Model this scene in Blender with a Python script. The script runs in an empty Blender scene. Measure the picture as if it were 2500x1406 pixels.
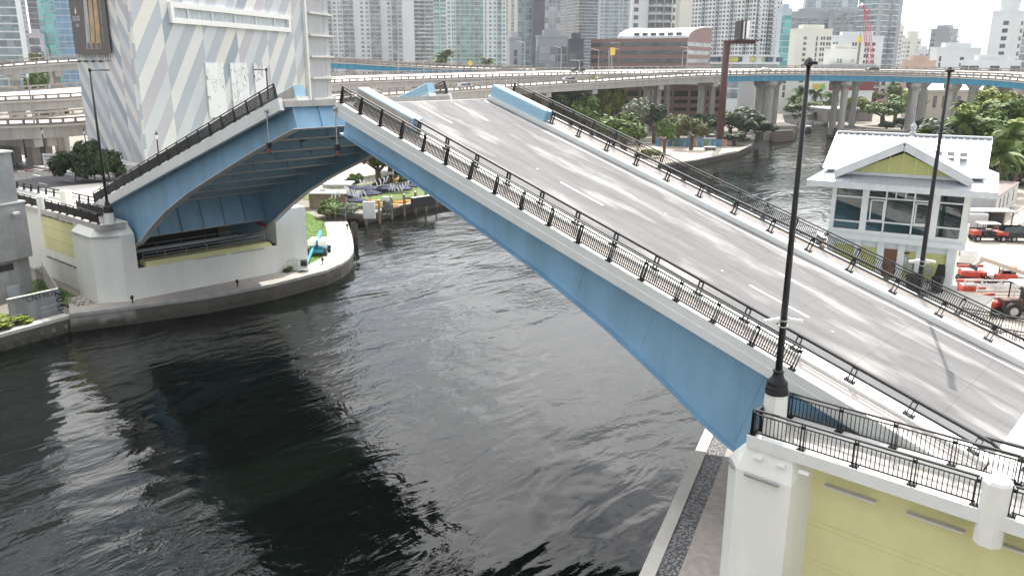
import bpy, bmesh, math, random
from mathutils import Vector as V, Matrix
random.seed(7)
S = bpy.context.scene
COL = S.collection

# ------------------------------------------------------------------ camera
W, HT = 2500.0, 1406.0            # photograph frame used for measuring
YH = 160.0                        # horizon row
FP = math.sqrt(7117.0 * (703.0 - YH))
PITCH = math.atan((703.0 - YH) / FP)
YAW = math.radians(47.7)
CAMZ = 24.0
fwdh = V((-math.cos(YAW), math.sin(YAW), 0))
rgt0 = V((fwdh.y, -fwdh.x, 0))
fwd = fwdh * math.cos(PITCH) + V((0, 0, -math.sin(PITCH)))
up0 = rgt0.cross(fwd)
ROLL = math.atan(33.0 / 7117.0)
rgt = rgt0 * math.cos(ROLL) + up0 * math.sin(ROLL)
upv = -rgt0 * math.sin(ROLL) + up0 * math.cos(ROLL)
CAM = V((0, 0, CAMZ))
cam = bpy.data.cameras.new('camera'); cam.sensor_fit = 'HORIZONTAL'; cam.sensor_width = 36.0
cam.lens = 36.0 * FP / W; cam.clip_start = 0.5; cam.clip_end = 20000
camo = bpy.data.objects.new('camera', cam); COL.objects.link(camo)
camo.matrix_world = Matrix(((rgt.x, upv.x, -fwd.x, CAM.x), (rgt.y, upv.y, -fwd.y, CAM.y), (rgt.z, upv.z, -fwd.z, CAM.z), (0, 0, 0, 1)))
S.camera = camo

# ------------------------------------------------------------------ light
SUN_EL = math.radians(53.0)
SUN_AZ = V((-0.425, 0.905, 0)).normalized()
sd = SUN_AZ * math.cos(SUN_EL) + V((0, 0, math.sin(SUN_EL)))
sun = bpy.data.lights.new('sun', 'SUN'); sun.energy = 5.0; sun.angle = math.radians(0.55); sun.color = (1.0, 0.945, 0.86)
suno = bpy.data.objects.new('sun', sun); COL.objects.link(suno)
suno.rotation_euler = (-sd).to_track_quat('-Z', 'Y').to_euler(); suno.location = (0, 0, 300)
wd = bpy.data.worlds.new('World'); S.world = wd; wd.use_nodes = True
nt = wd.node_tree; nt.nodes.clear()
wo = nt.nodes.new('ShaderNodeOutputWorld'); bg = nt.nodes.new('ShaderNodeBackground')
sky = nt.nodes.new('ShaderNodeTexSky'); sky.sky_type = 'NISHITA'; sky.sun_disc = False
sky.sun_elevation = SUN_EL; sky.sun_rotation = math.atan2(SUN_AZ.x, SUN_AZ.y); sky.air_density = 1.0; sky.dust_density = 0.6; sky.ozone_density = 1.0
tc = nt.nodes.new('ShaderNodeTexCoord'); mp = nt.nodes.new('ShaderNodeMapping'); mp.inputs['Scale'].default_value = (1, 1, 2.6)
nz = nt.nodes.new('ShaderNodeTexNoise'); nz.inputs['Scale'].default_value = 2.3; nz.inputs['Detail'].default_value = 9; nz.inputs['Roughness'].default_value = 0.62
rp = nt.nodes.new('ShaderNodeValToRGB'); rp.color_ramp.elements[0].position = 0.36; rp.color_ramp.elements[1].position = 0.60
mx = nt.nodes.new('ShaderNodeMix'); mx.data_type = 'RGBA'; mx.inputs['B'].default_value = (13.0, 13.2, 13.6, 1)
nt.links.new(tc.outputs['Generated'], mp.inputs['Vector']); nt.links.new(mp.outputs['Vector'], nz.inputs['Vector'])
nt.links.new(nz.outputs['Fac'], rp.inputs['Fac']); nt.links.new(rp.outputs['Color'], mx.inputs['Factor'])
dt = nt.nodes.new('ShaderNodeVectorMath'); dt.operation = 'DOT_PRODUCT'; dt.inputs[1].default_value = sd; nt.links.new(tc.outputs['Generated'], dt.inputs[0])
c0_ = nt.nodes.new('ShaderNodeMath'); c0_.operation = 'MAXIMUM'; c0_.inputs[1].default_value = 0.0; nt.links.new(dt.outputs['Value'], c0_.inputs[0])
c1_ = nt.nodes.new('ShaderNodeMath'); c1_.operation = 'POWER'; c1_.inputs[1].default_value = 1.5; nt.links.new(c0_.outputs[0], c1_.inputs[0])
c2_ = nt.nodes.new('ShaderNodeMath'); c2_.operation = 'MULTIPLY_ADD'; c2_.inputs[1].default_value = 27.0; c2_.inputs[2].default_value = 8.0; nt.links.new(c1_.outputs[0], c2_.inputs[0])
cm_ = nt.nodes.new('ShaderNodeMix'); cm_.data_type = 'RGBA'; cm_.blend_type = 'MULTIPLY'; cm_.inputs['Factor'].default_value = 1.0; cm_.inputs['A'].default_value = (1.02, 1.0, 0.975, 1)   # clouds scatter sunlight forward
nt.links.new(c2_.outputs[0], cm_.inputs['B']); nt.links.new(cm_.outputs['Result'], mx.inputs['B'])
nt.links.new(sky.outputs['Color'], mx.inputs['A']); nt.links.new(mx.outputs['Result'], bg.inputs['Color'])
bg.inputs['Strength'].default_value = 0.11
nt.links.new(bg.outputs['Background'], wo.inputs['Surface'])
S.view_settings.view_transform = 'Standard'; S.view_settings.look = 'None'; S.view_settings.gamma = 1.0
S.view_settings.use_curve_mapping = False; S.view_settings.exposure = 0.42
S.render.engine = 'CYCLES'; S.cycles.use_denoising = True; S.cycles.max_bounces = 6; S.cycles.diffuse_bounces = 3
S.cycles.glossy_bounces = 3; S.cycles.transmission_bounces = 4; S.cycles.transparent_max_bounces = 6; S.cycles.volume_bounces = 0
S.cycles.caustics_reflective = False; S.cycles.caustics_refractive = False; S.cycles.sample_clamp_indirect = 6.0

# ------------------------------------------------------------------ measuring helpers: photograph pixel -> place in the world
def ray(u, v): return fwd + rgt * ((u - W / 2) / FP) - upv * ((v - HT / 2) / FP)
def G(u, v, z):
    d = ray(u, v); return CAM + d * ((z - CAMZ) / d.z)
def GX(u, v, x):
    d = ray(u, v); return CAM + d * (x / d.x)
def GY(u, v, y):
    d = ray(u, v); return CAM + d * (y / d.y)
def AT(u, v, dist):
    d = ray(u, v); return CAM + d * (dist / d.dot(fwdh))

# ------------------------------------------------------------------ object helpers
WL = {}
def put(o, name, parent, org):
    COL.objects.link(o)
    if parent is not None:
        o.parent = parent; o.location = V(org) - WL[parent.name]
    else:
        o.location = org
    WL[o.name] = V(org)
    return o
def tag(o, label=None, cat=None, group=None, kind=None):
    if label: o['label'] = label
    if cat: o['category'] = cat
    if group: o['group'] = group
    if kind: o['kind'] = kind
    return o
def thing(name, label, cat, loc=(0, 0, 0), group=None):
    o = bpy.data.objects.new(name, None); o.empty_display_size = 0.3
    put(o, name, None, V(loc)); return tag(o, label, cat, group)
def copy_tree(o, parent=None):
    c = o.copy(); COL.objects.link(c); c.parent = parent
    for ch in list(o.children): copy_tree(ch, c)
    return c
def place(o, loc, rz=0, sc=1.0):
    o.location = loc; o.rotation_euler = (0, 0, rz); o.scale = (sc, sc, sc)
    return o
class MB:
    def __init__(s): s.v = []; s.f = []
    def poly(s, pts):
        b = len(s.v); s.v += [V(p) for p in pts]; s.f.append(tuple(range(b, b + len(pts))))
    def hexa(s, p):      # 8 corners: bottom 4, top 4
        b = len(s.v); s.v += [V(q) for q in p]
        for f in ((3, 2, 1, 0), (4, 5, 6, 7), (0, 1, 5, 4), (1, 2, 6, 5), (2, 3, 7, 6), (3, 0, 4, 7)): s.f.append(tuple(b + i for i in f))
    def box(s, x0, x1, y0, y1, z0, z1):
        s.hexa([(x0, y0, z0), (x1, y0, z0), (x1, y1, z0), (x0, y1, z0), (x0, y0, z1), (x1, y0, z1), (x1, y1, z1), (x0, y1, z1)])
    def obox(s, c, ax, ay, az):   # centre and three half-axis vectors
        c = V(c); ax = V(ax); ay = V(ay); az = V(az)
        s.hexa([c - ax - ay - az, c + ax - ay - az, c + ax + ay - az, c - ax + ay - az, c - ax - ay + az, c + ax - ay + az, c + ax + ay + az, c - ax + ay + az])
    def bar(s, p, q, w, h, up=(0, 0, 1)):
        p = V(p); q = V(q); d = q - p; L = d.length
        if L < 1e-6: return
        d /= L; up = V(up); sx = d.cross(up)
        if sx.length < 1e-4: sx = d.cross(V((1, 0, 0)))
        sx.normalize(); uz = sx.cross(d)
        s.obox((p + q) / 2, d * (L / 2), sx * (w / 2), uz * (h / 2))
    def tube(s, p, q, r0, r1=None, n=8, cap=True):
        r1 = r0 if r1 is None else r1
        p = V(p); q = V(q); d = (q - p).normalized(); a = d.orthogonal().normalized(); c = d.cross(a)
        b = len(s.v)
        for o, r in ((p, r0), (q, r1)):
            for i in range(n):
                t = 2 * math.pi * i / n; s.v.append(o + a * (r * math.cos(t)) + c * (r * math.sin(t)))
        for i in range(n):
            j = (i + 1) % n; s.f.append((b + i, b + j, b + n + j, b + n + i))
        if cap:
            s.f.append(tuple(b + i for i in reversed(range(n)))); s.f.append(tuple(b + n + i for i in range(n)))
    def prism(s, poly, z0, z1, poly1=None):
        n = len(poly); b = len(s.v); p1 = poly1 or poly
        s.v += [V((x, y, z0)) for x, y in poly] + [V((x, y, z1)) for x, y in p1]
        s.f.append(tuple(b + i for i in reversed(range(n)))); s.f.append(tuple(b + n + i for i in range(n)))
        for i in range(n):
            j = (i + 1) % n; s.f.append((b + i, b + j, b + n + j, b + n + i))
    def extr(s, pts, vec):
        n = len(pts); b = len(s.v); vec = V(vec)
        s.v += [V(p) for p in pts] + [V(p) + vec for p in pts]
        s.f.append(tuple(b + i for i in reversed(range(n)))); s.f.append(tuple(b + n + i for i in range(n)))
        for i in range(n):
            j = (i + 1) % n; s.f.append((b + i, b + j, b + n + j, b + n + i))
    def lathe(s, prof, c=(0, 0, 0), n=12):
        c = V(c); b = len(s.v); m = len(prof)
        for r, z in prof:
            for i in range(n):
                t = 2 * math.pi * i / n; s.v.append(c + V((r * math.cos(t), r * math.sin(t), z)))
        for k in range(m - 1):
            for i in range(n):
                j = (i + 1) % n; s.f.append((b + k * n + i, b + k * n + j, b + (k + 1) * n + j, b + (k + 1) * n + i))
        s.f.append(tuple(b + i for i in reversed(range(n)))); s.f.append(tuple(b + (m - 1) * n + i for i in range(n)))
    def strip(s, A, B):   # ribbon between two polylines
        b = len(s.v); n = len(A); s.v += [V(p) for p in A] + [V(p) for p in B]
        for i in range(n - 1): s.f.append((b + i, b + i + 1, b + n + i + 1, b + n + i))
    def sweep(s, secs, close=True):  # list of section point lists, quads between
        m = len(secs[0]); b = len(s.v)
        for sec in secs: s.v += [V(p) for p in sec]
        for k in range(len(secs) - 1):
            for i in range(m if close else m - 1):
                j = (i + 1) % m; s.f.append((b + k * m + i, b + k * m + j, b + (k + 1) * m + j, b + (k + 1) * m + i))
        if close:
            s.f.append(tuple(b + i for i in reversed(range(m)))); s.f.append(tuple(b + (len(secs) - 1) * m + i for i in range(m)))
    def mesh(s, name, mt, org=(0, 0, 0), smooth=False, bevel=0):
        org = V(org); me = bpy.data.meshes.new(name)
        me.from_pydata([tuple(p - org) for p in s.v], [], s.f)
        if len(s.f) < 60000:
            bm = bmesh.new(); bm.from_mesh(me); bmesh.ops.recalc_face_normals(bm, faces=bm.faces)
            if bevel: bmesh.ops.bevel(bm, geom=bm.edges[:], offset=bevel, segments=1, affect='EDGES')
            bm.to_mesh(me); bm.free()
        if smooth:
            for p in me.polygons: p.use_smooth = True
        me.materials.append(mt); return me
    def build(s, name, mt, parent=None, org=None, smooth=False, label=None, cat=None, group=None, kind=None, bevel=0):
        if org is None: org = WL[parent.name] if parent is not None else V((0, 0, 0))
        o = bpy.data.objects.new(name, s.mesh(name, mt, org, smooth, bevel)); put(o, name, parent, V(org))
        return tag(o, label, cat, group, kind)
def inst(name, me, parent, mat4):
    """copy of shared mesh data placed by a world matrix under an unrotated parent"""
    o = bpy.data.objects.new(name, me); COL.objects.link(o)
    if parent is not None:
        o.parent = parent; mat4 = Matrix.Translation(-WL[parent.name]) @ mat4
    o.matrix_local = mat4; WL[o.name] = WL[parent.name] + o.location if parent is not None else o.location.copy()
    return o
def frame(org, ax, az):
    """world matrix with local x along ax and local z along az"""
    ax = V(ax).normalized(); az = V(az).normalized(); ay = az.cross(ax).normalized(); az = ax.cross(ay)
    return Matrix(((ax.x, ay.x, az.x, org[0]), (ax.y, ay.y, az.y, org[1]), (ax.z, ay.z, az.z, org[2]), (0, 0, 0, 1)))

# ------------------------------------------------------------------ materials
MT = {}
def mat(name, col, rough=0.6, metal=0.0, var=0.12, scale=1.5, bump=0.0, bscale=30.0, streak=0.0, spec=0.5, col2=None, stretch=(1, 1, 1)):
    m = bpy.data.materials.new(name); m.use_nodes = True; t = m.node_tree; b = t.nodes['Principled BSDF']
    b.inputs['Roughness'].default_value = rough; b.inputs['Metallic'].default_value = metal; b.inputs['Specular IOR Level'].default_value = spec
    g = t.nodes.new('ShaderNodeNewGeometry')
    mpn = t.nodes.new('ShaderNodeMapping'); mpn.inputs['Scale'].default_value = stretch
    t.links.new(g.outputs['Position'], mpn.inputs['Vector'])
    n = t.nodes.new('ShaderNodeTexNoise'); n.inputs['Scale'].default_value = scale; n.inputs['Detail'].default_value = 6; n.inputs['Roughness'].default_value = 0.65
    t.links.new(mpn.outputs['Vector'], n.inputs['Vector'])
    c2 = col2 or tuple(min(1.0, c * (1 + var)) for c in col); c1 = tuple(c * (1 - var) for c in col)
    r = t.nodes.new('ShaderNodeValToRGB'); r.color_ramp.elements[0].position = 0.3; r.color_ramp.elements[1].position = 0.7
    r.color_ramp.elements[0].color = (*c1, 1); r.color_ramp.elements[1].color = (*c2, 1)
    t.links.new(n.outputs['Fac'], r.inputs['Fac']); last = r.outputs['Color']
    if streak:
        m2 = t.nodes.new('ShaderNodeMapping'); m2.inputs['Scale'].default_value = (0.8, 0.8, 0.09); t.links.new(g.outputs['Position'], m2.inputs['Vector'])
        n2 = t.nodes.new('ShaderNodeTexNoise'); n2.inputs['Scale'].default_value = 1.3; n2.inputs['Detail'].default_value = 5; t.links.new(m2.outputs['Vector'], n2.inputs['Vector'])
        r2 = t.nodes.new('ShaderNodeValToRGB'); r2.color_ramp.elements[0].position = 0.35; r2.color_ramp.elements[1].position = 0.6
        k = 1 - streak; r2.color_ramp.elements[0].color = (k, k, k * 0.97, 1); r2.color_ramp.elements[1].color = (1, 1, 1, 1); t.links.new(n2.outputs['Fac'], r2.inputs['Fac'])
        x = t.nodes.new('ShaderNodeMix'); x.data_type = 'RGBA'; x.blend_type = 'MULTIPLY'; x.inputs['Factor'].default_value = 1.0
        t.links.new(last, x.inputs['A']); t.links.new(r2.outputs['Color'], x.inputs['B']); last = x.outputs['Result']
    t.links.new(last, b.inputs['Base Color'])
    if bump:
        n3 = t.nodes.new('ShaderNodeTexNoise'); n3.inputs['Scale'].default_value = bscale; n3.inputs['Detail'].default_value = 4
        t.links.new(g.outputs['Position'], n3.inputs['Vector']); bp = t.nodes.new('ShaderNodeBump'); bp.inputs['Strength'].default_value = bump; bp.inputs['Distance'].default_value = 0.02
        t.links.new(n3.outputs['Fac'], bp.inputs['Height']); t.links.new(bp.outputs['Normal'], b.inputs['Normal'])
    MT[name] = m; return m
def glassmat(name, col, rough=0.06, var=0.35, cell=(3.0, 3.0, 3.2), metal=0.0, spec=1.0):
    """window glass: each cell of the grid of panes has its own tone picked at random"""
    m = bpy.data.materials.new(name); m.use_nodes = True; t = m.node_tree; b = t.nodes['Principled BSDF']
    b.inputs['Roughness'].default_value = rough; b.inputs['Specular IOR Level'].default_value = spec; b.inputs['Metallic'].default_value = metal
    g = t.nodes.new('ShaderNodeNewGeometry'); d = t.nodes.new('ShaderNodeVectorMath'); d.operation = 'DIVIDE'; d.inputs[1].default_value = cell
    f = t.nodes.new('ShaderNodeVectorMath'); f.operation = 'FLOOR'; w = t.nodes.new('ShaderNodeTexWhiteNoise'); w.noise_dimensions = '3D'
    t.links.new(g.outputs['Position'], d.inputs[0]); t.links.new(d.outputs[0], f.inputs[0]); t.links.new(f.outputs[0], w.inputs['Vector'])
    r = t.nodes.new('ShaderNodeValToRGB'); r.color_ramp.elements[0].color = (*[c * (1 - var) for c in col], 1); r.color_ramp.elements[1].color = (*[min(1, c * (1 + var * 1.6)) for c in col], 1)
    t.links.new(w.outputs['Value'], r.inputs['Fac']); t.links.new(r.outputs['Color'], b.inputs['Base Color'])
    MT[name] = m; return m
mat('white', (0.74, 0.76, 0.75), 0.55, var=0.05, scale=0.6, streak=0.03, bump=0.05)
mat('white_paint', (0.78, 0.78, 0.77), 0.45, var=0.04)
mat('pier_white', (0.80, 0.81, 0.77), 0.6, var=0.05, scale=0.3, streak=0.05, bump=0.08, bscale=12)
mat('yellow', (0.72, 0.69, 0.36), 0.6, var=0.05, scale=0.5, streak=0.05, bump=0.05)
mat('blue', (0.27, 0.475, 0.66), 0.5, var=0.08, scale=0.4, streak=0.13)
mat('blue_sunlit', (0.33, 0.53, 0.66), 0.45, var=0.05, scale=0.8)  # paler copy of the blue: sunlight on the tip barriers put into the colour
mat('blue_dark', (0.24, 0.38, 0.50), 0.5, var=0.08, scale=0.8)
mat('grey_flange', (0.56, 0.58, 0.58), 0.5, var=0.08)
mat('black', (0.013, 0.013, 0.016), 0.42, var=0.2, spec=.35)
mat('steel', (0.42, 0.43, 0.44), 0.4, 0.6, var=0.1)
mat('deck', (0.27, 0.27, 0.28), 0.75, var=0.14, scale=0.55, bump=0.15, bscale=25, stretch=(0.35, 1.2, 0.35))
mat('deck_light', (0.48, 0.46, 0.43), 0.8, var=0.1, scale=0.5, bump=0.1)
mat('sidewalk', (0.50, 0.46, 0.43), 0.8, var=0.08, scale=0.8, bump=0.1)
mat('asphalt', (0.06, 0.06, 0.065), 0.85, var=0.18, scale=1.2, bump=0.15)
mat('line', (0.78, 0.78, 0.76), 0.6, var=0.08, scale=4)
mat('concrete', (0.40, 0.39, 0.37), 0.8, var=0.12, scale=0.5, streak=0.22, bump=0.12, bscale=10)
mat('concrete_dark', (0.31, 0.32, 0.33), 0.82, var=0.25, scale=0.5, streak=0.22, bump=0.2, bscale=9)
mat('seawall', (0.31, 0.30, 0.28), 0.85, var=0.35, scale=0.7, streak=0.18, bump=0.3, bscale=6)
mat('seacap', (0.52, 0.50, 0.46), 0.8, var=0.1, scale=0.8, bump=0.1)
mat('paver', (0.40, 0.36, 0.33), 0.85, var=0.18, scale=2.2, bump=0.25, bscale=9)
mat('grass', (0.085, 0.15, 0.025), 0.9, var=0.35, scale=2.5, bump=0.5, bscale=20)
mat('dirt', (0.44, 0.39, 0.33), 0.9, var=0.15, scale=0.25, bump=0.2)
mat('ground', (0.23, 0.21, 0.18), 0.9, var=0.25, scale=0.06)
mat('red', (0.40, 0.045, 0.03), 0.55, var=0.35, scale=3)
mat('rust', (0.085, 0.03, 0.028), 0.6, var=0.2, scale=1.0)
mat('rubber', (0.02, 0.02, 0.02), 0.8)
mat('dark', (0.03, 0.032, 0.036), 0.7, var=0.3)
mat('glass', (0.02, 0.035, 0.045), 0.03, var=0.3, spec=1.0)
mat('wood', (0.17, 0.065, 0.03), 0.5, var=0.25, scale=6, stretch=(4, 4, 0.3))
mat('timber', (0.26, 0.20, 0.15), 0.8, var=0.3, scale=3, stretch=(3, 3, 0.4))
mat('sheetpile', (0.10, 0.085, 0.075), 0.85, var=0.4, scale=1.2, streak=0.3)

def tide_line():
    m = MT['seawall']; t = m.node_tree; bs = t.nodes['Principled BSDF']; g = [n for n in t.nodes if n.type == 'NEW_GEOMETRY'][0]; old = bs.inputs['Base Color'].links[0].from_socket
    n = t.nodes.new('ShaderNodeTexNoise'); n.inputs['Scale'].default_value = 0.9; n.inputs['Detail'].default_value = 6; t.links.new(g.outputs['Position'], n.inputs['Vector'])
    sx = t.nodes.new('ShaderNodeSeparateXYZ'); t.links.new(g.outputs['Position'], sx.inputs[0])
    a = t.nodes.new('ShaderNodeMath'); a.operation = 'MULTIPLY_ADD'; a.inputs[1].default_value = -1.3; t.links.new(n.outputs['Fac'], a.inputs[0]); t.links.new(sx.outputs['Z'], a.inputs[2])
    r = t.nodes.new('ShaderNodeMapRange'); r.inputs['From Min'].default_value = -0.25; r.inputs['From Max'].default_value = 0.35; t.links.new(a.outputs[0], r.inputs['Value'])
    x = t.nodes.new('ShaderNodeMix'); x.data_type = 'RGBA'; x.inputs['A'].default_value = (0.055, 0.05, 0.04, 1); t.links.new(r.outputs[0], x.inputs['Factor']); t.links.new(old, x.inputs['B']); t.links.new(x.outputs['Result'], bs.inputs['Base Color'])
tide_line()      # algae and wet staining up to the tide mark
# ------------------------------------------------------------------ the setting: water, banks, walks
def water_mat():
    m = bpy.data.materials.new('river'); m.use_nodes = True; t = m.node_tree; b = t.nodes['Principled BSDF']
    b.inputs['Base Color'].default_value = (0.0022, 0.004, 0.0028, 1); b.inputs['Roughness'].default_value = 0.03; b.inputs['IOR'].default_value = 1.33
    b.inputs['Specular IOR Level'].default_value = 0.5
    g = t.nodes.new('ShaderNodeNewGeometry')
    def layer(scale, strech, rot, dist, detail=3, rough=0.5, dst=0.0):
        mp = t.nodes.new('ShaderNodeMapping'); mp.inputs['Scale'].default_value = strech; mp.inputs['Rotation'].default_value = (0, 0, rot)
        t.links.new(g.outputs['Position'], mp.inputs['Vector'])
        n = t.nodes.new('ShaderNodeTexNoise'); n.inputs['Scale'].default_value = scale; n.inputs['Detail'].default_value = detail; n.inputs['Roughness'].default_value = rough; n.inputs['Distortion'].default_value = dst
        t.links.new(mp.outputs['Vector'], n.inputs['Vector']); mu = t.nodes.new('ShaderNodeMath'); mu.operation = 'MULTIPLY'; mu.inputs[1].default_value = dist
        t.links.new(n.outputs['Fac'], mu.inputs[0]); return mu.outputs[0]
    big = layer(0.16, (1, 0.5, 1), 0.5, 0.50, 2, 0.5, 0.8)
    mid = layer(0.75, (1, 0.55, 1), 0.75, 0.10, 3, 0.55, 1.2)
    fine = layer(3.2, (1, 0.7, 1), 0.4, 0.022, 3, 0.6)
    # gusts: broad patches where the fine chop is stronger
    mg = t.nodes.new('ShaderNodeTexNoise'); mg.inputs['Scale'].default_value = 0.045; mg.inputs['Detail'].default_value = 3; t.links.new(g.outputs['Position'], mg.inputs['Vector'])
    gr = t.nodes.new('ShaderNodeMapRange'); gr.inputs['From Min'].default_value = 0.38; gr.inputs['From Max'].default_value = 0.62; gr.inputs['To Min'].default_value = 0.12; gr.inputs['To Max'].default_value = 1.6
    t.links.new(mg.outputs['Fac'], gr.inputs['Value'])
    ad = t.nodes.new('ShaderNodeMath'); ad.operation = 'ADD'; t.links.new(mid, ad.inputs[0]); t.links.new(fine, ad.inputs[1])
    ml = t.nodes.new('ShaderNodeMath'); ml.operation = 'MULTIPLY'; t.links.new(ad.outputs[0], ml.inputs[0]); t.links.new(gr.outputs[0], ml.inputs[1])
    swell = layer(0.36, (1, 0.45, 1), 0.95, 0.20, 2, 0.45, 1.0)
    # added patch of steep small chop in mid channel, shaped to catch sun glints
    wp = G(1325, 735, 0); ds_ = t.nodes.new('ShaderNodeVectorMath'); ds_.operation = 'SUBTRACT'; ds_.inputs[1].default_value = wp; t.links.new(g.outputs['Position'], ds_.inputs[0])
    dm = t.nodes.new('ShaderNodeMapping'); dm.inputs['Rotation'].default_value = (0, 0, -math.atan2(fwdh.y, fwdh.x)); dm.inputs['Scale'].default_value = (0.5, 1.0, 1); t.links.new(ds_.outputs[0], dm.inputs['Vector'])
    ln_ = t.nodes.new('ShaderNodeVectorMath'); ln_.operation = 'LENGTH'; t.links.new(dm.outputs['Vector'], ln_.inputs[0])
    wm = t.nodes.new('ShaderNodeMapRange'); wm.interpolation_type = 'SMOOTHSTEP'; wm.inputs['From Min'].default_value = 6.0; wm.inputs['From Max'].default_value = 0.5; t.links.new(ln_.outputs['Value'], wm.inputs['Value'])
    glint_chop = layer(1.6, (1, 0.8, 1), 0.2, 0.12, 3, 0.6, 0.8); wx = t.nodes.new('ShaderNodeMath'); wx.operation = 'MULTIPLY'; t.links.new(glint_chop, wx.inputs[0]); t.links.new(wm.outputs[0], wx.inputs[1])
    a0 = t.nodes.new('ShaderNodeMath'); a0.operation = 'ADD'; t.links.new(big, a0.inputs[0]); t.links.new(swell, a0.inputs[1])
    a1 = t.nodes.new('ShaderNodeMath'); a1.operation = 'ADD'; t.links.new(a0.outputs[0], a1.inputs[0]); t.links.new(wx.outputs[0], a1.inputs[1])
    a2 = t.nodes.new('ShaderNodeMath'); a2.operation = 'ADD'; t.links.new(a1.outputs[0], a2.inputs[0]); t.links.new(ml.outputs[0], a2.inputs[1])
    bp = t.nodes.new('ShaderNodeBump'); bp.inputs['Strength'].default_value = 1.0; bp.inputs['Distance'].default_value = 0.55
    t.links.new(a2.outputs[0], bp.inputs['Height']); t.links.new(bp.outputs['Normal'], b.inputs['Normal'])
    MT['river'] = m; return m
water_mat()
b = MB(); b.poly([(-900, -400, 0), (900, -400, 0), (900, 1500, 0), (-900, 1500, 0)]); b.build('river_water', MT['river'], kind='structure')
SL0 = [G(-120, 846, 1.7), G(0, 811, 1.7), G(168, 766, 1.7)]
SEA = [G(u, v, 1.7) for u, v in [(170, 768), (330, 748), (496, 726), (590, 709), (666, 694.5), (735, 677), (795.5, 661), (832, 645), (851, 631.6), (861, 617), (862, 602), (858, 575), (847, 543)]]
REST = [V((-100.4, 76, 1.7)), V((-102.7, 86, 1.7)), V((-104.3, 98, 1.7)), V((-107, 150, 1.7))]
LOTE = [G(1560, 420, 1.7), G(1620, 400, 1.7), G(1700, 388, 1.7), G(1800, 368, 1.7), G(1835, 352, 1.7)]
left = [V((-300, -200, 0)), V((-130, -20, 0))] + SL0[:3] + SEA[1:] + [V((-104.5, 75.5, 0))] + REST + LOTE + [V((-126, 262, 0)), V((-141, 318, 0)), V((-175, 390, 0)), V((-260, 560, 0)), V((-420, 900, 0)), V((-5000, 6500, 0)), V((-7000, 4000, 0)), V((-7000, -200, 0))]
right = [V((300, -300, 0)), V((-4, -24, 0)), G(1559.4, 1406, 1.9), G(1737.6, 1010, 1.9), V((-31, 70, 0)), V((-38, 100, 0)), V((-48, 150, 0)), V((-62, 215, 0)), V((-82, 287, 0)), V((-127, 327, 0)), V((-150, 385, 0)), V((-215, 520, 0)), V((-350, 900, 0)), V((-4000, 7500, 0)), V((7000, 7500, 0)), V((7000, -300, 0))]
def land(name, pts, z0, z1, m):
    bm = bmesh.new(); vs = [bm.verts.new((p.x, p.y, z1)) for p in pts]; f = bm.faces.new(vs)
    r = bmesh.ops.extrude_face_region(bm, geom=[f]); 
    for e in r['geom']:
        if isinstance(e, bmesh.types.BMVert): e.co.z = z0
    bmesh.ops.recalc_face_normals(bm, faces=bm.faces); me = bpy.data.meshes.new(name); bm.to_mesh(me); bm.free(); me.materials.append(m)
    o = bpy.data.objects.new(name, me); put(o, name, None, V((0, 0, 0))); o['kind'] = 'structure'; return o
land('ground_west', left, -3, 1.55, MT['ground']); land('ground_east', right, -3, 1.55, MT['ground'])
# seawalls with a thick rounded cap
def wall_along(name, pts, inward, z0, z1, th, m, cap=None, capm=None, label=None):
    t = thing(name, label, 'seawall', pts[len(pts) // 2].to_3d() * 1.0)
    b = MB(); n = len(pts); secs = []
    for i, p in enumerate(pts):
        d = (pts[min(n - 1, i + 1)] - pts[max(0, i - 1)]); d.z = 0; d.normalize(); nr = V((-d.y, d.x, 0)) * inward
        q = V((p.x, p.y, 0)); o = q - nr * 0.0; k = q + nr * th
        secs.append([(o.x, o.y, z0), (o.x, o.y, z1 - 0.12), (o.x + nr.x * .12, o.y + nr.y * .12, z1), (k.x, k.y, z1), (k.x, k.y, z0)])
    b.sweep(secs); b.build('wall', m, t); 
    if cap:
        b = MB(); secs = []
        for i, p in enumerate(pts):
            d = (pts[min(n - 1, i + 1)] - pts[max(0, i - 1)]); d.z = 0; d.normalize(); nr = V((-d.y, d.x, 0)) * inward
            o = V((p.x, p.y, 0)) - nr * 0.08; k = V((p.x, p.y, 0)) + nr * cap
            secs.append([(o.x, o.y, z1 - .25), (o.x, o.y, z1 + .06), (o.x + nr.x * .1, o.y + nr.y * .1, z1 + .12), (k.x, k.y, z1 + .12), (k.x, k.y, z1 - .25)])
        b.sweep(secs); b.build('cap', capm, t)
    return t
wall_along('seawall', SEA, 1, -2, 1.72, 0.9, MT['seawall'], 0.55, MT['concrete'], 'curved grey concrete seawall below the far bascule pier')
wall_along('seawall', SL0, 1, -2, 1.5, 0.7, MT['seawall'], 0.9, MT['seacap'], 'old concrete seawall on piles by the grey building')
wall_along('seawall', [V((-104.6, 75.2, 0))] + REST, 1, -2, 1.55, 0.5, MT['seawall'], 0.6, MT['seacap'], 'restaurant dock seawall lined with wooden pilings')
wall_along('seawall', LOTE, 1, -2, 1.5, 0.5, MT['sheetpile'], 0.5, MT['seacap'], 'dark sheet pile seawall of the empty sandy lot')
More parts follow.
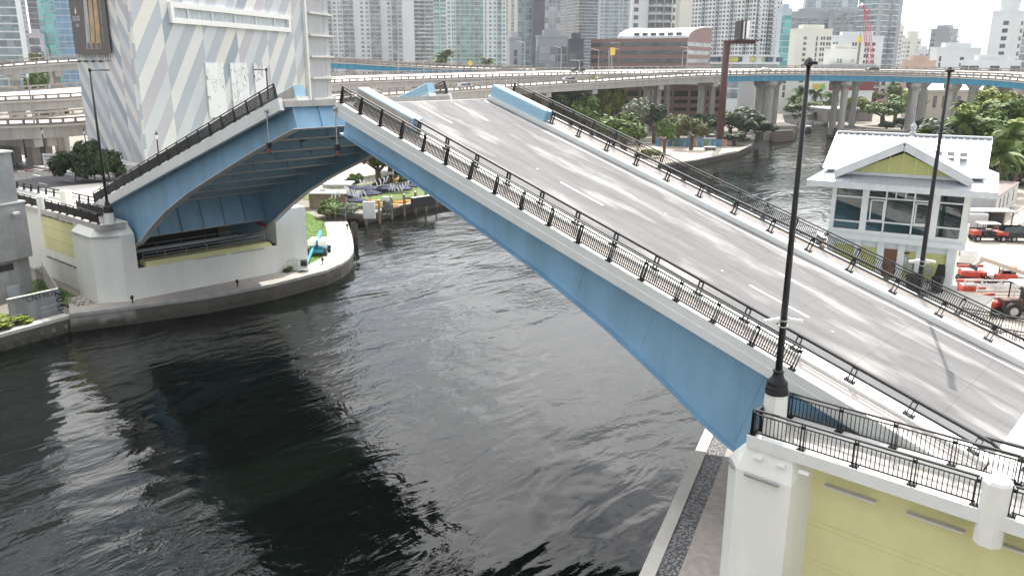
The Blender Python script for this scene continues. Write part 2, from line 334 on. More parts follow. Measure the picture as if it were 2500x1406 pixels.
# west promenade: pavers and white path inside the seawall
def offset(pts, d):
    out = []
    for i, p in enumerate(pts):
        e = (pts[min(len(pts) - 1, i + 1)] - pts[max(0, i - 1)]); e.z = 0; e.normalize(); out.append(V((p.x - e.y * d, p.y + e.x * d, 0)))
    return out
def zz(pts, z): return [V((p.x, p.y, z)) for p in pts]
b = MB(); b.strip(zz(offset(SEA, .5), 1.84), zz(offset(SEA, 6.0), 1.84)); 
b.build('paver_walk', MT['paver'], kind='structure')
b = MB(); A = offset(SEA, 1.75)[5:]; B = offset(SEA, 3.1)[5:]; b.strip(zz(A, 1.86), zz(B, 1.86)); b.build('white_path', MT['deck_light'], kind='structure')
LAWN = [(p.x, p.y) for p in offset(SEA, 3.15)[6:]] + [(-118, 74), (-118, 50.4), (-77.4, 50.4)]
b = MB(); b.poly([(x, y, 1.855) for x, y in LAWN]); b.build('lawn', MT['grass'], kind='structure')
LAWN2 = [(-79.0, 27.9), (-84, 27.6), (-93, 27.6), (-93, 25), (-85, 24.5), (-79.5, 26.2)]
b = MB(); b.poly([(x, y, 1.83) for x, y in LAWN2]); b.build('lawn', MT['grass'], kind='structure')
# east quay: cap, cobble strip, paver walk
Q = {}
for k, (a, c) in dict(cap0=((1559.4, 1406), (1737.6, 1010)), cap1=((1599, 1406), (1757, 1026)), cob1=((1655, 1406), (1791.6, 1053))).items():
    p, q = G(*a, 1.95), G(*c, 1.95); d = (q - p).normalized(); Q[k] = (p - d * 22, q + d * 25)
t = thing('quay_wall', 'pale concrete quay edge beside the near bascule pier', 'quay', Q['cap0'][0])
b = MB(); p, q = Q['cap0']; r, s = Q['cap1']
b.hexa([(p.x, p.y, -2), (q.x, q.y, -2), (s.x, s.y, -2), (r.x, r.y, -2), (p.x, p.y, 1.98), (q.x, q.y, 1.98), (s.x, s.y, 1.98), (r.x, r.y, 1.98)]); b.build('cap', MT['seacap'], t)
mat('cobble', (0.16, 0.16, 0.165), 0.7, var=0.0)
def cobble():
    m = MT['cobble']; t = m.node_tree; bs = t.nodes['Principled BSDF']; g = [n for n in t.nodes if n.type == 'NEW_GEOMETRY'][0]
    v = t.nodes.new('ShaderNodeTexVoronoi'); v.inputs['Scale'].default_value = 6.5; v.feature = 'F1'; t.links.new(g.outputs['Position'], v.inputs['Vector'])
    r = t.nodes.new('ShaderNodeValToRGB'); r.color_ramp.elements[0].color = (0.34, 0.34, 0.345, 1); r.color_ramp.elements[1].color = (0.07, 0.07, 0.075, 1); r.color_ramp.elements[0].position = 0.15; r.color_ramp.elements[1].position = 0.62
    t.links.new(v.outputs['Distance'], r.inputs['Fac']); t.links.new(r.outputs['Color'], bs.inputs['Base Color'])
    bp = t.nodes.new('ShaderNodeBump'); bp.invert = True; bp.inputs['Strength'].default_value = 1; bp.inputs['Distance'].default_value = 0.06; t.links.new(v.outputs['Distance'], bp.inputs['Height']); t.links.new(bp.outputs['Normal'], bs.inputs['Normal'])
cobble()
b = MB(); b.poly([(*Q['cap1'][0].xy, 1.9), (*Q['cap1'][1].xy, 1.9), (*Q['cob1'][1].xy, 1.9), (*Q['cob1'][0].xy, 1.9)]); b.build('cobble_strip', MT['cobble'], kind='structure')
b = MB(); b.poly([(*Q['cob1'][0].xy, 1.93), (*Q['cob1'][1].xy, 1.93), (-9, 60, 1.93), (-9, 10, 1.93)]); b.build('paver_quay', MT['paver'], kind='structure')
# bumps of the lot on the east bank behind the bridge tender's house, at street level
b = MB(); b.prism([(-27, 60), (-33, 85), (-43, 135), (-58, 215), (-30, 260), (60, 260), (60, 60)], 1.6, 5.0); b.build('work_yard', MT['dirt'], kind='structure')
b = MB(); b.prism([(p.x, p.y) for p in [G(1330, 470, 1.9), G(1620, 399, 1.9), G(1800, 367, 1.9), G(1790, 360, 1.9), G(1560, 352, 1.9), G(1300, 390, 1.9)]], 1.2, 1.75); b.build('sandy_lot', MT['dirt'], kind='structure')
# ------------------------------------------------------------------ bascule bridge: two raised leaves
TH = math.atan(0.3225); CT, SN = math.cos(TH), math.sin(TH)
JX, JZ, XM = -5.37, 9.28, -93.3            # joint of the near leaf, mirror sum for the far leaf
ST = 38.03 / CT                            # leaf length along its slope
Y0, Y1 = 31.0, 47.3                        # outer faces of the two edge beams
RY0, RY1 = 33.45, 44.85                    # carriageway
def leaf_point(side):
    def p(s, y, h):
        x = JX - s * CT + h * SN; z = JZ + s * SN + h * CT
        return V((x if side > 0 else XM - x, y, z))
    return p
def gdepth(s):       # depth of the main girder below the deck, s from the joint
    u = ST - s
    tab = [(0, 2.0), (5, 2.1), (10, 2.35), (18, 2.85), (23, 3.5), (27, 4.35), (30, 5.2), (34, 5.6), (45, 5.6)]
    for (a, da), (c, dc) in zip(tab, tab[1:]):
        if u <= c: return da + (dc - da) * (u - a) / (c - a)
    return 5.6
def lbox(b, p, s0, s1, y0, y1, h0, h1):
    b.hexa([p(s0, y0, h0), p(s1, y0, h0), p(s1, y1, h0), p(s0, y1, h0), p(s0, y0, h1), p(s1, y0, h1), p(s1, y1, h1), p(s0, y1, h1)])
def post_mesh(name, h, w=0.16, d=0.20, foot=0.34):
    b = MB()      # two upright plates on a bolted foot, slightly tapered outward at the base
    for sx in (-1, 1):
        b.hexa([(sx * .06 - .014, -.10, 0), (sx * .06 + .014, -.10, 0), (sx * .06 + .014, .07, 0), (sx * .06 - .014, .07, 0),
                (sx * .06 - .014, -.03, h), (sx * .06 + .014, -.03, h), (sx * .06 + .014, .04, h), (sx * .06 - .014, .04, h)])
    b.box(-.046, .046, -.02, .02, h * .78, h * .9)
    b.box(-foot * .42, foot * .42, -.13, .12, 0, .03)
    for sx in (-1, 1):
        for sy in (-1, 1): b.box(sx * .13 - .02, sx * .13 + .02, sy * .1 - .02, sy * .1 + .02, .03, .07)
    return b.mesh(name, MT['black'])
RAILPOST = post_mesh('railing_post', 1.08); 
def tpost():
    b = MB()
    for sx in (-1, 1):
        b.hexa([(sx * .10 - .016, -.14, 0), (sx * .10 + .016, -.14, 0), (sx * .10 + .016, .03, 0), (sx * .10 - .016, .03, 0),
                (sx * .10 - .016, -.02, .84), (sx * .10 + .016, -.02, .84), (sx * .10 + .016, .09, .84), (sx * .10 - .016, .09, .84)])
    b.box(-.083, .083, -.03, .0, .62, .8); b.box(-.22, .22, -.18, .1, 0, .035)
    for sx in (-1, 1):
        for sy in (-.15, .07): b.box(sx * .19 - .025, sx * .19 + .025, sy - .025, sy + .025, .04, .09)
    return b.mesh('traffic_rail_post', MT['black'])
TPOST = tpost()
def railing(parent, fp, s0, s1, sp, name='railing', posts=None, top_name=None, h=1.07, pick=0.115, label=None, pw_=.019):
    """fp(s, h) -> world point along the run; rails are the part, posts and pickets its sub-parts"""
    up = (fp(s0, 1) - fp(s0, 0)); ax = (fp(s0 + 1, 0) - fp(s0, 0))
    b = MB(); n = max(1, int((s1 - s0) / 4))
    for i in range(n):
        a, c = s0 + (s1 - s0) * i / n, s0 + (s1 - s0) * (i + 1) / n
        b.bar(fp(a, h), fp(c, h), .09, .06, up); b.bar(fp(a, h - .17), fp(c, h - .17), .05, .045, up); b.bar(fp(a, .13), fp(c, .13), .05, .045, up)
    r = b.build(name, MT['black'], parent, org=fp(s0, 0), label=label)
    m = max(1, round((s1 - s0) / sp)); ps = posts or [s0 + (s1 - s0) * i / m for i in range(m + 1)]
    for s in ps: inst('post', RAILPOST, r, frame(fp(s, 0), ax, up))
    b = MB(); s = s0 + .06
    while s < s1:
        if min(abs(s - q) for q in ps) > .09:
            a, c = fp(s, .13), fp(s, h - .17); d = ax.normalized() * pw_; e = up.normalized().cross(ax.normalized()) * pw_
            k = len(b.v); b.v += [a - d - e, a + d - e, a + d + e, a - d + e, c - d - e, c + d - e, c + d + e, c - d + e]
            for f in ((0, 1, 5, 4), (1, 2, 6, 5), (2, 3, 7, 6), (3, 0, 4, 7)): b.f.append(tuple(k + i for i in f))
        s += pick
    b.build('pickets', MT['black'], r, kind='stuff'); return r
def traffic_rail(parent, fp, s0, s1, sp, ps=None, name='traffic_rail'):
    up = (fp(s0, 1) - fp(s0, 0)); ax = (fp(s0 + 1, 0) - fp(s0, 0)); side = up.normalized().cross(ax.normalized())
    b = MB(); n = max(1, int((s1 - s0) / 5))
    for i in range(n):
        a, c = s0 + (s1 - s0) * i / n, s0 + (s1 - s0) * (i + 1) / n
        o = side * .14
        b.bar(fp(a, .80) + o, fp(c, .80) + o, .15, .10, up); b.bar(fp(a, .40) + o * .9, fp(c, .40) + o * .9, .08, .08, up)
    r = b.build(name, MT['black'], parent, org=fp(s0, 0))
    m = max(1, round((s1 - s0) / sp)); ps = ps or [s0 + .3 + (s1 - s0 - .6) * i / m for i in range(m + 1)]
    for s in ps: inst('post', TPOST, r, frame(fp(s, 0), ax, up))
    return r
def deckmat():
    m = mat('leaf_deck', (0.178, 0.178, 0.181), 0.9, spec=.15, var=0.22, scale=0.7, stretch=(0.22, 1.5, 0.22)); t = m.node_tree; bs = t.nodes['Principled BSDF']
    g = [n for n in t.nodes if n.type == 'NEW_GEOMETRY'][0]; old = bs.inputs['Base Color'].links[0].from_socket
    mp = t.nodes.new('ShaderNodeMapping'); mp.inputs['Scale'].default_value = (0.22, 0.75, 0.22); t.links.new(g.outputs['Position'], mp.inputs['Vector'])
    n = t.nodes.new('ShaderNodeTexNoise'); n.inputs['Scale'].default_value = 0.9; n.inputs['Detail'].default_value = 5; n.inputs['Roughness'].default_value = 0.55; t.links.new(mp.outputs['Vector'], n.inputs['Vector'])
    r = t.nodes.new('ShaderNodeValToRGB'); r.color_ramp.elements[0].position = 0.50; r.color_ramp.elements[1].position = 0.66; t.links.new(n.outputs['Fac'], r.inputs['Fac'])
    x = t.nodes.new('ShaderNodeMix'); x.data_type = 'RGBA'; x.inputs['B'].default_value = (0.32, 0.316, 0.308, 1); t.links.new(r.outputs['Color'], x.inputs['Factor']); t.links.new(old, x.inputs['A'])
    # fine cross grooves
    w = t.nodes.new('ShaderNodeTexWave'); w.inputs['Scale'].default_value = 3.1; w.inputs['Distortion'].default_value = 0.8; w.inputs['Detail'].default_value = 2; w.bands_direction = 'X'; t.links.new(g.outputs['Position'], w.inputs['Vector'])
    r2 = t.nodes.new('ShaderNodeMapRange'); r2.inputs['To Min'].default_value = 0.985; r2.inputs['To Max'].default_value = 1.01; t.links.new(w.outputs['Fac'], r2.inputs['Value'])
    y = t.nodes.new('ShaderNodeMix'); y.data_type = 'RGBA'; y.blend_type = 'MULTIPLY'; y.inputs['Factor'].default_value = 1; t.links.new(x.outputs['Result'], y.inputs['A']); t.links.new(r2.outputs[0], y.inputs['B'])
    # transverse saw joints and darker wheel paths
    sp = t.nodes.new('ShaderNodeSeparateXYZ'); t.links.new(g.outputs['Position'], sp.inputs[0])
    pg = t.nodes.new('ShaderNodeMath'); pg.operation = 'PINGPONG'; pg.inputs[1].default_value = 1.9; t.links.new(sp.outputs['X'], pg.inputs[0])
    lt = t.nodes.new('ShaderNodeMath'); lt.operation = 'LESS_THAN'; lt.inputs[1].default_value = 0.025; t.links.new(pg.outputs[0], lt.inputs[0])
    wy = t.nodes.new('ShaderNodeMath'); wy.operation = 'MULTIPLY_ADD'; wy.inputs[1].default_value = 3.6; wy.inputs[2].default_value = 1.2; t.links.new(sp.outputs['Y'], wy.inputs[0])
    sn = t.nodes.new('ShaderNodeMath'); sn.operation = 'SINE'; t.links.new(wy.outputs[0], sn.inputs[0])
    ml = t.nodes.new('ShaderNodeMath'); ml.operation = 'MULTIPLY_ADD'; ml.inputs[1].default_value = 0.02; ml.inputs[2].default_value = 0.97; t.links.new(sn.outputs[0], ml.inputs[0])
    sb = t.nodes.new('ShaderNodeMath'); sb.operation = 'MULTIPLY_ADD'; sb.inputs[1].default_value = -0.14; t.links.new(lt.outputs[0], sb.inputs[0]); t.links.new(ml.outputs[0], sb.inputs[2])
    z = t.nodes.new('ShaderNodeMix'); z.data_type = 'RGBA'; z.blend_type = 'MULTIPLY'; z.inputs['Factor'].default_value = 1; t.links.new(y.outputs['Result'], z.inputs['A']); t.links.new(sb.outputs[0], z.inputs['B'])
    t.links.new(z.outputs['Result'], bs.inputs['Base Color'])
deckmat()
def build_leaf(side, label):
    p = leaf_point(side); t = thing('bascule_leaf', label, 'bridge leaf', p(0, 39, -1), 'raised bascule leaves')
    E = ST
    b = MB(); lbox(b, p, 0, E, RY0, RY1, -.28, 0); dk = b.build('roadway', MT['leaf_deck'], t)
    # lane dashes and edge lines
    for y in (37.46, 40.85):
        s = E - 0.7
        while s > 1:
            b = MB(); lbox(b, p, max(s - 3.35, .3), s, y - .075, y + .075, .004, .008); b.build('lane_dash', MT['line'], dk); s -= 13.15
    for y in (34.1, 44.2):
        b = MB(); lbox(b, p, .2, E - .3, y - .07, y + .07, .004, .008); b.build('edge_line', MT['line'], dk)
    if side > 0:
        for s, y in ((8.2, 37.2), (14.5, 37.3), (20.5, 40.8), (28, 37.45)):
            b = MB(); lbox(b, p, s, s + .12, y, y + .1, .004, .03); b.build('road_stud', MT['white_paint'], dk)
    for ya, yb, nm in ((Y0 + .3, RY0 - .95, 'near'), (RY1 + .75, Y1 - .3, 'far')):
        b = MB(); lbox(b, p, 0, E, ya, yb, -.28, .16); sw = b.build('sidewalk', MT['sidewalk'], t)
    for ya, yb in ((RY0 - .95, RY0), (RY1, RY1 + .75)):
        b = MB(); lbox(b, p, 0, E, ya, yb, -.28, .30); b.build('curb', MT['white'], t)
    for ya, yb in ((Y0, Y0 + .3), (Y1 - .3, Y1)):
        b = MB(); lbox(b, p, 0, E, ya, yb, -.62, .24); lbox(b, p, .05, E - .05, ya - .03 if ya < 40 else yb, ya if ya < 40 else yb + .03, -.60, -.18); b.build('edge_beam', MT['white'], t)
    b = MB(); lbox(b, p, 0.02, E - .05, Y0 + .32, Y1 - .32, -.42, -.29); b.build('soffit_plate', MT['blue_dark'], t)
    # main girders, arched
    for yw, sg in ((Y0 + 1.0, -1), (Y1 - 1.0, 1)):
        b = MB(); N = 26; top = [p(E * i / N, yw - .03, -.42) for i in range(N + 1)]; bot = [p(E * i / N, yw - .03, -gdepth(E * i / N) * CT) for i in range(N + 1)]
        secs = [[a, c, c + V((0, .06, 0)), a + V((0, .06, 0))] for a, c in zip(top, bot)]; b.sweep(secs); g = b.build('girder', MT['blue'], t)
        b = MB(); secs = []
        for i in range(N + 1):
            s = E * i / N; h = -gdepth(s) * CT
            secs.append([p(s, yw - .35, h), p(s, yw + .35, h), p(s, yw + .35, h - .07), p(s, yw - .35, h - .07)])
        b.sweep(secs); b.build('bottom_flange', MT['blue'] if side > 0 else MT['grey_flange'], g)
        for s in (9.5, 20.0):      # bolted splice plates
            b = MB(); d = gdepth(s) * CT
            lbox(b, p, s - .75, s + .75, yw - .055, yw + .055, -d + .12, -.55); b.build('splice_plate', MT['blue'], g)
        for s in (4.5, 14.8, 25.2, 31.0):      # welded plate seams
            b = MB(); d = gdepth(s) * CT; lbox(b, p, s - .02, s + .02, yw - .042, yw + .042, -d + .02, -.44); b.build('weld_seam', MT['blue'], g)
        b = MB(); nb = 0
        for s in (9.5, 20.0):
            d = gdepth(s) * CT; h = -.7
            while h > -d + .2:
                for q in range(-4, 5): lbox(b, p, s + q * .16 - .02, s + q * .16 + .02, yw - .075, yw + .075, h - .02, h + .02)
                h -= .16
        b.build('bolts', MT['blue'], g, kind='stuff')
    # floor beams across, each its own part, with a pale bottom flange; stringers along
    k = 0
    for s in [E - .25] + [E - 4.2 - i * 4.05 for i in range(8)]:
        d = min(gdepth(s) * CT - .25, 1.75) if s < E - 1 else gdepth(s) * CT
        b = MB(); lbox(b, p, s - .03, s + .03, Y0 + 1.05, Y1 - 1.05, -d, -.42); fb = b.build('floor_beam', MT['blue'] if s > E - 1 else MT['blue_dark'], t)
        b = MB(); lbox(b, p, s - .22, s + .22, Y0 + 1.05, Y1 - 1.05, -d - .05, -d); b.build('beam_flange', MT['grey_flange'], fb)
        b = MB()
        for y in (34.2, 37.4, 40.9, 44.1): lbox(b, p, s - .14, s + .14, y - .02, y + .02, -d, -.43)
        b.build('stiffeners', MT['blue'], fb, kind='stuff')
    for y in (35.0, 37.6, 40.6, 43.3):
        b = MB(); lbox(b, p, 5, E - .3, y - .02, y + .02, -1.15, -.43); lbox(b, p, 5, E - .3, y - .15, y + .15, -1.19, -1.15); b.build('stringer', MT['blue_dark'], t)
    # deep cross wall over the pivot
    s = 8.3
    d = gdepth(s) * CT - .7
    b = MB(); lbox(b, p, s - .06, s + .06, Y0 + 1.1, Y1 - 1.1, -d, -.42); cw = b.build('cross_wall', MT['blue'], t)
    for i in range(1, 6):
        y = Y0 + 1.1 + (Y1 - Y0 - 2.2) * i / 6
        b = MB(); lbox(b, p, s + .061, s + .22, y - .05, y + .05, -d, -.45); b.build('stiffener', MT['blue_dark'], cw)
    b = MB(); lbox(b, p, s - .3, s + .3, Y0 + 1.1, Y1 - 1.1, -d - .06, -d); b.build('beam_flange', MT['grey_flange'], cw)
    # armoured lip and crash barriers at the tip
    b = MB(); lbox(b, p, E, E + .14, Y0 + .35, Y1 - .35, -.45, -.02); b.build('tip_joint', MT['concrete'], t)
    for y0, y1, roadside in ((32.5, 33.35, 1), (44.95, 45.7, -1)):
        b = MB(); pts = [(y0, .30), (y0, 1.08), (y0 + .05, 1.13), (y1 - .05, 1.13), (y1, 1.08), (y1, .42)]
        b.extr([p(E - 5.6, y, h) for y, h in pts], p(E - .1, 0, 0) - p(E - 5.6, 0, 0)); bar = b.build('end_barrier', MT['blue_sunlit'], t)
        yb = y0 if roadside > 0 else y1
        b = MB(); lbox(b, p, E - 5.5, E - .15, yb - .02 if roadside > 0 else yb + .003, yb - .003 if roadside > 0 else yb + .02, .34, 1.06); b.build('back_plate', MT['concrete'], bar)
        b = MB(); lbox(b, p, E - 5.5, E - .15, y0 + .1, y1 - .1, 1.132, 1.15); b.build('top_plate', MT['white_paint'], bar)
        yr = y1 if roadside > 0 else y0
        for hh in (.7, .95):
            b = MB(); lbox(b, p, E - 5.55, E - .12, yr - .03, yr + .03, hh, hh + .03); b.build('rib', MT['blue_sunlit'], bar)
        b = MB(); lbox(b, p, E - 5.75, E - 5.6, y0 + .2, y1 - .2, .45, 1.1); b.build('end_plate', MT['blue'], bar)
    # railings
    n0 = 6.05 if side > 0 else 5.0
    railing(t, lambda s, h: p(s, Y0 + .14, .24 + h), 7.6 if side > 0 else 3.2, E - .35, 1.975, 'near_railing')
    railing(t, lambda s, h: p(s, Y1 - .14, .24 + h), 3.2, E - .35, 1.975, 'far_railing')
    f1 = (lambda s, h: p(s, 32.78, .30 + h)); f2 = (lambda s, h: p(E - s, 45.45, .30 + h))
    if side < 0: f1 = (lambda s, h: p(E - s, 32.78, .30 + h)); f2 = (lambda s, h: p(s, 45.45, .30 + h))
    for f, rev in ((f1, side < 0), (f2, side > 0)):
        a, c = (.3, E - 5.7) if not rev else (5.7, E - .3)
        traffic_rail(t, f, a, c, 2.66)
    return t, p
leafR, pR = build_leaf(1, 'near bascule leaf rising from the right, grey roadway with white lane lines')
leafL, pL = build_leaf(-1, 'far bascule leaf rising from the left with its blue underside showing')
# navigation lights hanging from the two leaf tips
for p, y, nm in ((pL, 31.2, 'pivoting navigation light hanging under the far leaf tip'), (pR, 31.2, 'pivoting navigation light hanging under the near leaf tip')):
    o = p(ST - 1.6 if p is pL else ST - .2, 30.9, -.2); t = thing('navigation_light', nm, 'navigation light', o, 'navigation lights')
    b = MB(); b.tube(o, o - V((0, 0, 2.2)), .035, n=8); b.lathe([(.12, -.12), (.16, 0), (.12, .12)], o, 10); b.build('hanger', MT['steel'], t)
    b = MB(); b.box(o.x - .13, o.x + .13, o.y - .13, o.y + .13, o.z - 2.6, o.z - 2.2); bb = b.build('housing', MT['black'], t)
    for k, m in ((0, 'lens_green'), (1, 'red')):
        if m not in MT: mat('lens_green', (0.02, 0.2, 0.16), 0.2)
        b = MB(); b.lathe([(.07, 0), (.095, .04), (.095, .18), (.07, .22)], o - V((0, 0, 2.6 + k * .3)), 10); b.build('lens', MT[m], t)
    b = MB(); b.box(o.x - .11, o.x + .11, o.y - .11, o.y + .11, o.z - 2.98, o.z - 2.91); b.build('base_plate', MT['black'], t)
# ------------------------------------------------------------------ piers
ZD = 9.5
mat('ledge_grey_', (.62, .63, .64), .5)
def lamp_strip(parent, a, c, m='steel', w=.12):
    b = MB(); a = V(a); c = V(c); b.bar(a, c, w, .09); b.build('light_fixture', MT[m], parent)
# --- far (west) pier -------------------------------------------------
pw = thing('bascule_pier', 'far white concrete bascule pier with yellow panel and machinery pit', 'bridge pier', (-82, 36, 1.6), 'bascule piers')
blk = [(-84.2, 31.2), (-84.2, 28.7), (-83.6, 28.05), (-79.1, 28.05), (-77.75, 30.3), (-77.75, 31.6), (-80.5, 31.6)]
b = MB(); b.prism(blk, 1.6, 8.3); b.build('corner_block', MT['pier_white'], pw)
ins = [(-83.9, 31.0), (-83.9, 29.3), (-83.0, 28.75), (-79.45, 28.75), (-78.55, 30.4), (-78.4, 31.4), (-80.5, 31.4)]
b = MB(); b.prism(blk, 8.3, 9.15, ins); b.prism(ins, 9.15, 9.42); b.build('corner_cap', MT['pier_white'], pw)
lamp_strip(pw, (-83.4, 27.98, 8.22), (-79.2, 27.98, 8.22)); lamp_strip(pw, (-79.0, 28.1, 8.22), (-77.75, 30.2, 8.22))
# front wall under the opening, yellow ledge, far block
b = MB(); b.prism([(-77.8, 31.6), (-77.15, 46.5), (-78.6, 46.5), (-79.2, 31.6)], 1.6, 4.85); b.build('front_wall', MT['pier_white'], pw)
b = MB(); b.hexa([(-77.82, 32.4, 4.852), (-77.2, 46.0, 4.852), (-79.0, 46.0, 4.852), (-79.6, 32.4, 4.852), (-78.15, 32.6, 5.3), (-77.55, 45.8, 5.3), (-79.0, 45.8, 5.3), (-79.6, 32.6, 5.3)]); b.build('yellow_ledge', MT['yellow'], pw)
lamp_strip(pw, (-77.7, 35.5, 4.8), (-77.45, 40.6, 4.8)); lamp_strip(pw, (-77.4, 41.2, 4.8), (-77.2, 44.9, 4.8))
b = MB(); b.prism([(-77.15, 46.5), (-77.0, 50.2), (-93, 50.2), (-93, 46.9), (-79.0, 46.9), (-79.0, 46.5)], 1.6, 8.75); b.build('far_block', MT['pier_white'], pw)
b = MB(); b.box(-92, -80.5, 31.6, 46.9, 1.7, 2.6); b.box(-92, -91, 31.6, 46.9, 2.6, 8.8); b.build('pit', MT['dark'], pw)
b = MB(); b.prism([(-84.2, 31.2), (-92, 31.2), (-92, 31.6), (-80.5, 31.6)], 1.6, 8.9); b.build('pit_side', MT['concrete'], pw)
for k in range(3):
    b = MB(); z = 3.3 + k * 1.0; b.bar((-82 - k * .8, 32, z), (-81.4 - k * .8, 46.5, z), .35, .3); b.build('pit_beam', MT['rust'] if k == 1 else MT['grey_flange'], pw)
for y in (31.9, 46.1):
    b = MB(); b.box(-79.4, -77.9 if y < 40 else -77.4, y - .28, y + .35, 4.3, 5.0); b.build('red_bumper', MT['rust'], pw)
    b = MB(); b.box(-80.0, -78.3, y - .2, y + .3, 6.9, 7.1); b.build('red_stop', MT['red'], pw)
def pipe_rail(parent, pts, h=1.05, r=.025, m='steel', sp=1.7):
    b = MB(); L = 0
    for a, c in zip(pts, pts[1:]):
        a = V(a); c = V(c); n = max(1, int((c - a).length / sp))
        for hh in (h, h * .55): b.tube(a + V((0, 0, hh)), c + V((0, 0, hh)), r, n=6)
        for i in range(n + 1):
            q = a.lerp(c, i / n); b.tube(q, q + V((0, 0, h)), r, n=6)
    return b.build('pipe_rail', MT[m], parent)
pipe_rail(pw, [(-78.5, 32.5, 5.3), (-77.9, 45.5, 5.3)], 0.75, sp=2.1); pipe_rail(pw, [(-82.5, 33.0, 5.0), (-81.9, 46, 5.0)], 1.1, sp=2.6)
# side wall with framed yellow panel, following the approach down to the west
def zs(x): return 9.35 - max(0, -84 - x) * 0.028
def slab(b, x0, x1, y0, y1, t0, t1):
    b.hexa([(x0, y0, zs(x0) + t0), (x1, y0, zs(x1) + t0), (x1, y1, zs(x1) + t0), (x0, y1, zs(x0) + t0), (x0, y0, zs(x0) + t1), (x1, y0, zs(x1) + t1), (x1, y1, zs(x1) + t1), (x0, y1, zs(x0) + t1)])
b = MB(); b.hexa([(-170, 28.85, 1.6), (-84.0, 28.85, 1.6), (-84.0, 29.6, 1.6), (-170, 29.6, 1.6), (-170, 28.85, zs(-170) - .3), (-84, 28.85, zs(-84) - .3), (-84, 29.6, zs(-84) - .3), (-170, 29.6, zs(-170) - .3)]); b.build('side_wall', MT['pier_white'], pw)
fr = [(-94.6, 28.845, 9.0 - .3), (-83.9, 28.845, 9.05), (-83.9, 28.845, 4.3), (-94.6, 28.845, 4.1)]
b = MB(); b.extr([(-94.8, 28.84, 8.75), (-83.85, 28.84, 8.98), (-84.25, 28.84, 4.3), (-94.3, 28.84, 4.15)], (0, -.22, 0)); b.build('panel_frame', MT['pier_white'], pw)
b = MB(); b.extr([(-93.6, 28.62, 8.6), (-84.3, 28.62, 8.8), (-84.6, 28.62, 5.2), (-93.3, 28.62, 5.05)], (0, -.03, 0)); pn = b.build('yellow_panel', MT['yellow'], pw)
for z in (6.3, 7.5):
    b = MB(); b.bar((-93.4, 28.585, z), (-84.5, 28.585, z + .1), .012, .03); b.build('groove', MT['concrete'], pn)
for i in range(5):
    x = -93.2 + i * 1.85; lamp_strip(pw, (x, 28.5, 8.62 + i * .035), (x + 1.4, 28.5, 8.65 + i * .035), 'black', .1); lamp_strip(pw, (x, 28.55, 4.1 + i * .03), (x + 1.4, 28.55, 4.12 + i * .03), 'black', .1)
# deck over the pier and the west approach
wa = thing('west_approach', 'pale approach roadway and sidewalk leading to the far leaf', 'roadway', (-100, 38, 9))
b = MB(); slab(b, -88.2, -77.9, 28.6, 31.0, -.35, .15); slab(b, -170, -88.2, 28.5, 33.45, -.35, .15); b.build('sidewalk', MT['deck_light'], wa)
b = MB(); slab(b, -114, -88.05, 33.45, 44.85, -.3, 0); b.build('road_concrete', MT['deck_light'], wa)
b = MB(); slab(b, -260, -114, 33.45, 44.85, -.3, 0); rd = b.build('road_asphalt', MT['asphalt'], wa)
b = MB(); slab(b, -260, -88.2, 44.85, 49.6, -.35, .16); b.build('sidewalk', MT['deck_light'], wa)
b = MB(); slab(b, -260, -88, 49.6, 50.2, -3, .5); slab(b, -260, -88, 44.9, 45.5, .16, .32); slab(b, -170, -88, 32.5, 33.4, .15, .3); b.build('parapet_wall', MT['white'], wa)
for y in (37.46, 40.85):
    for x in (-118, -131, -144, -157):
        b = MB(); slab(b, x - 3.2, x, y - .08, y + .08, .004, .01); b.build('lane_dash', MT['line'], rd)
for y in (34.1, 44.2):
    b = MB(); slab(b, -250, -114, y - .08, y + .08, .004, .01); b.build('edge_line', MT['line'], rd)
for y in (34.1, 37.46, 40.85, 44.2):
    b = MB(); slab(b, -113.9, -90, y - .07, y + .07, .004, .008); b.build('edge_line', MT['line'], wa) if y in (34.1, 44.2) else None
def P_w(y, dz): return lambda s, h: V((-s, y, zs(-s) + dz + h))
rl = thing('railing', 'black picket railing along the outer edge of the far approach', 'railing', (-84, 28.7, 9.3), 'black approach railings')
railing(rl, P_w(28.75, .15), 78.4, 92.0, 1.95, 'rails'); railing(rl, P_w(28.75, .15), 94.3, 120, 1.95, 'rails')
railing(rl, lambda s, h: V((-78.4 + s * .45, 28.75 + s * .9, 9.5 + h)), 0, 1.2, 1.2, 'rails')
rl = thing('railing', 'black picket railing inside the far approach sidewalk', 'railing', (-88, 31.5, 9.3), 'black approach railings')
railing(rl, P_w(30.6, .15), 79.5, 88.5, 1.95, 'rails')
t = thing('traffic_barrier', 'black traffic rail between the far sidewalk and roadway', 'barrier', (-90, 33, 9.3), 'black traffic rails')
traffic_rail(t, lambda s, h: V((-150 + s, 32.8, zs(-150 + s) + .3 + h)), 0, 61.5, 2.6, name='rails')
t = thing('traffic_barrier', 'black traffic rail on the far side of the approach roadway', 'barrier', (-90, 45, 9.3), 'black traffic rails')
traffic_rail(t, lambda s, h: V((-88.5 - s, 45.25, zs(-88.5 - s) + .32 + h)), 0, 45, 2.6, name='rails')
rl = thing('railing', 'black picket fence along the far sidewalk by the striped building', 'railing', (-100, 49.8, 9.3), 'black approach railings')
railing(rl, P_w(49.9, .5), 89, 150, 2.2, 'rails', h=.9)
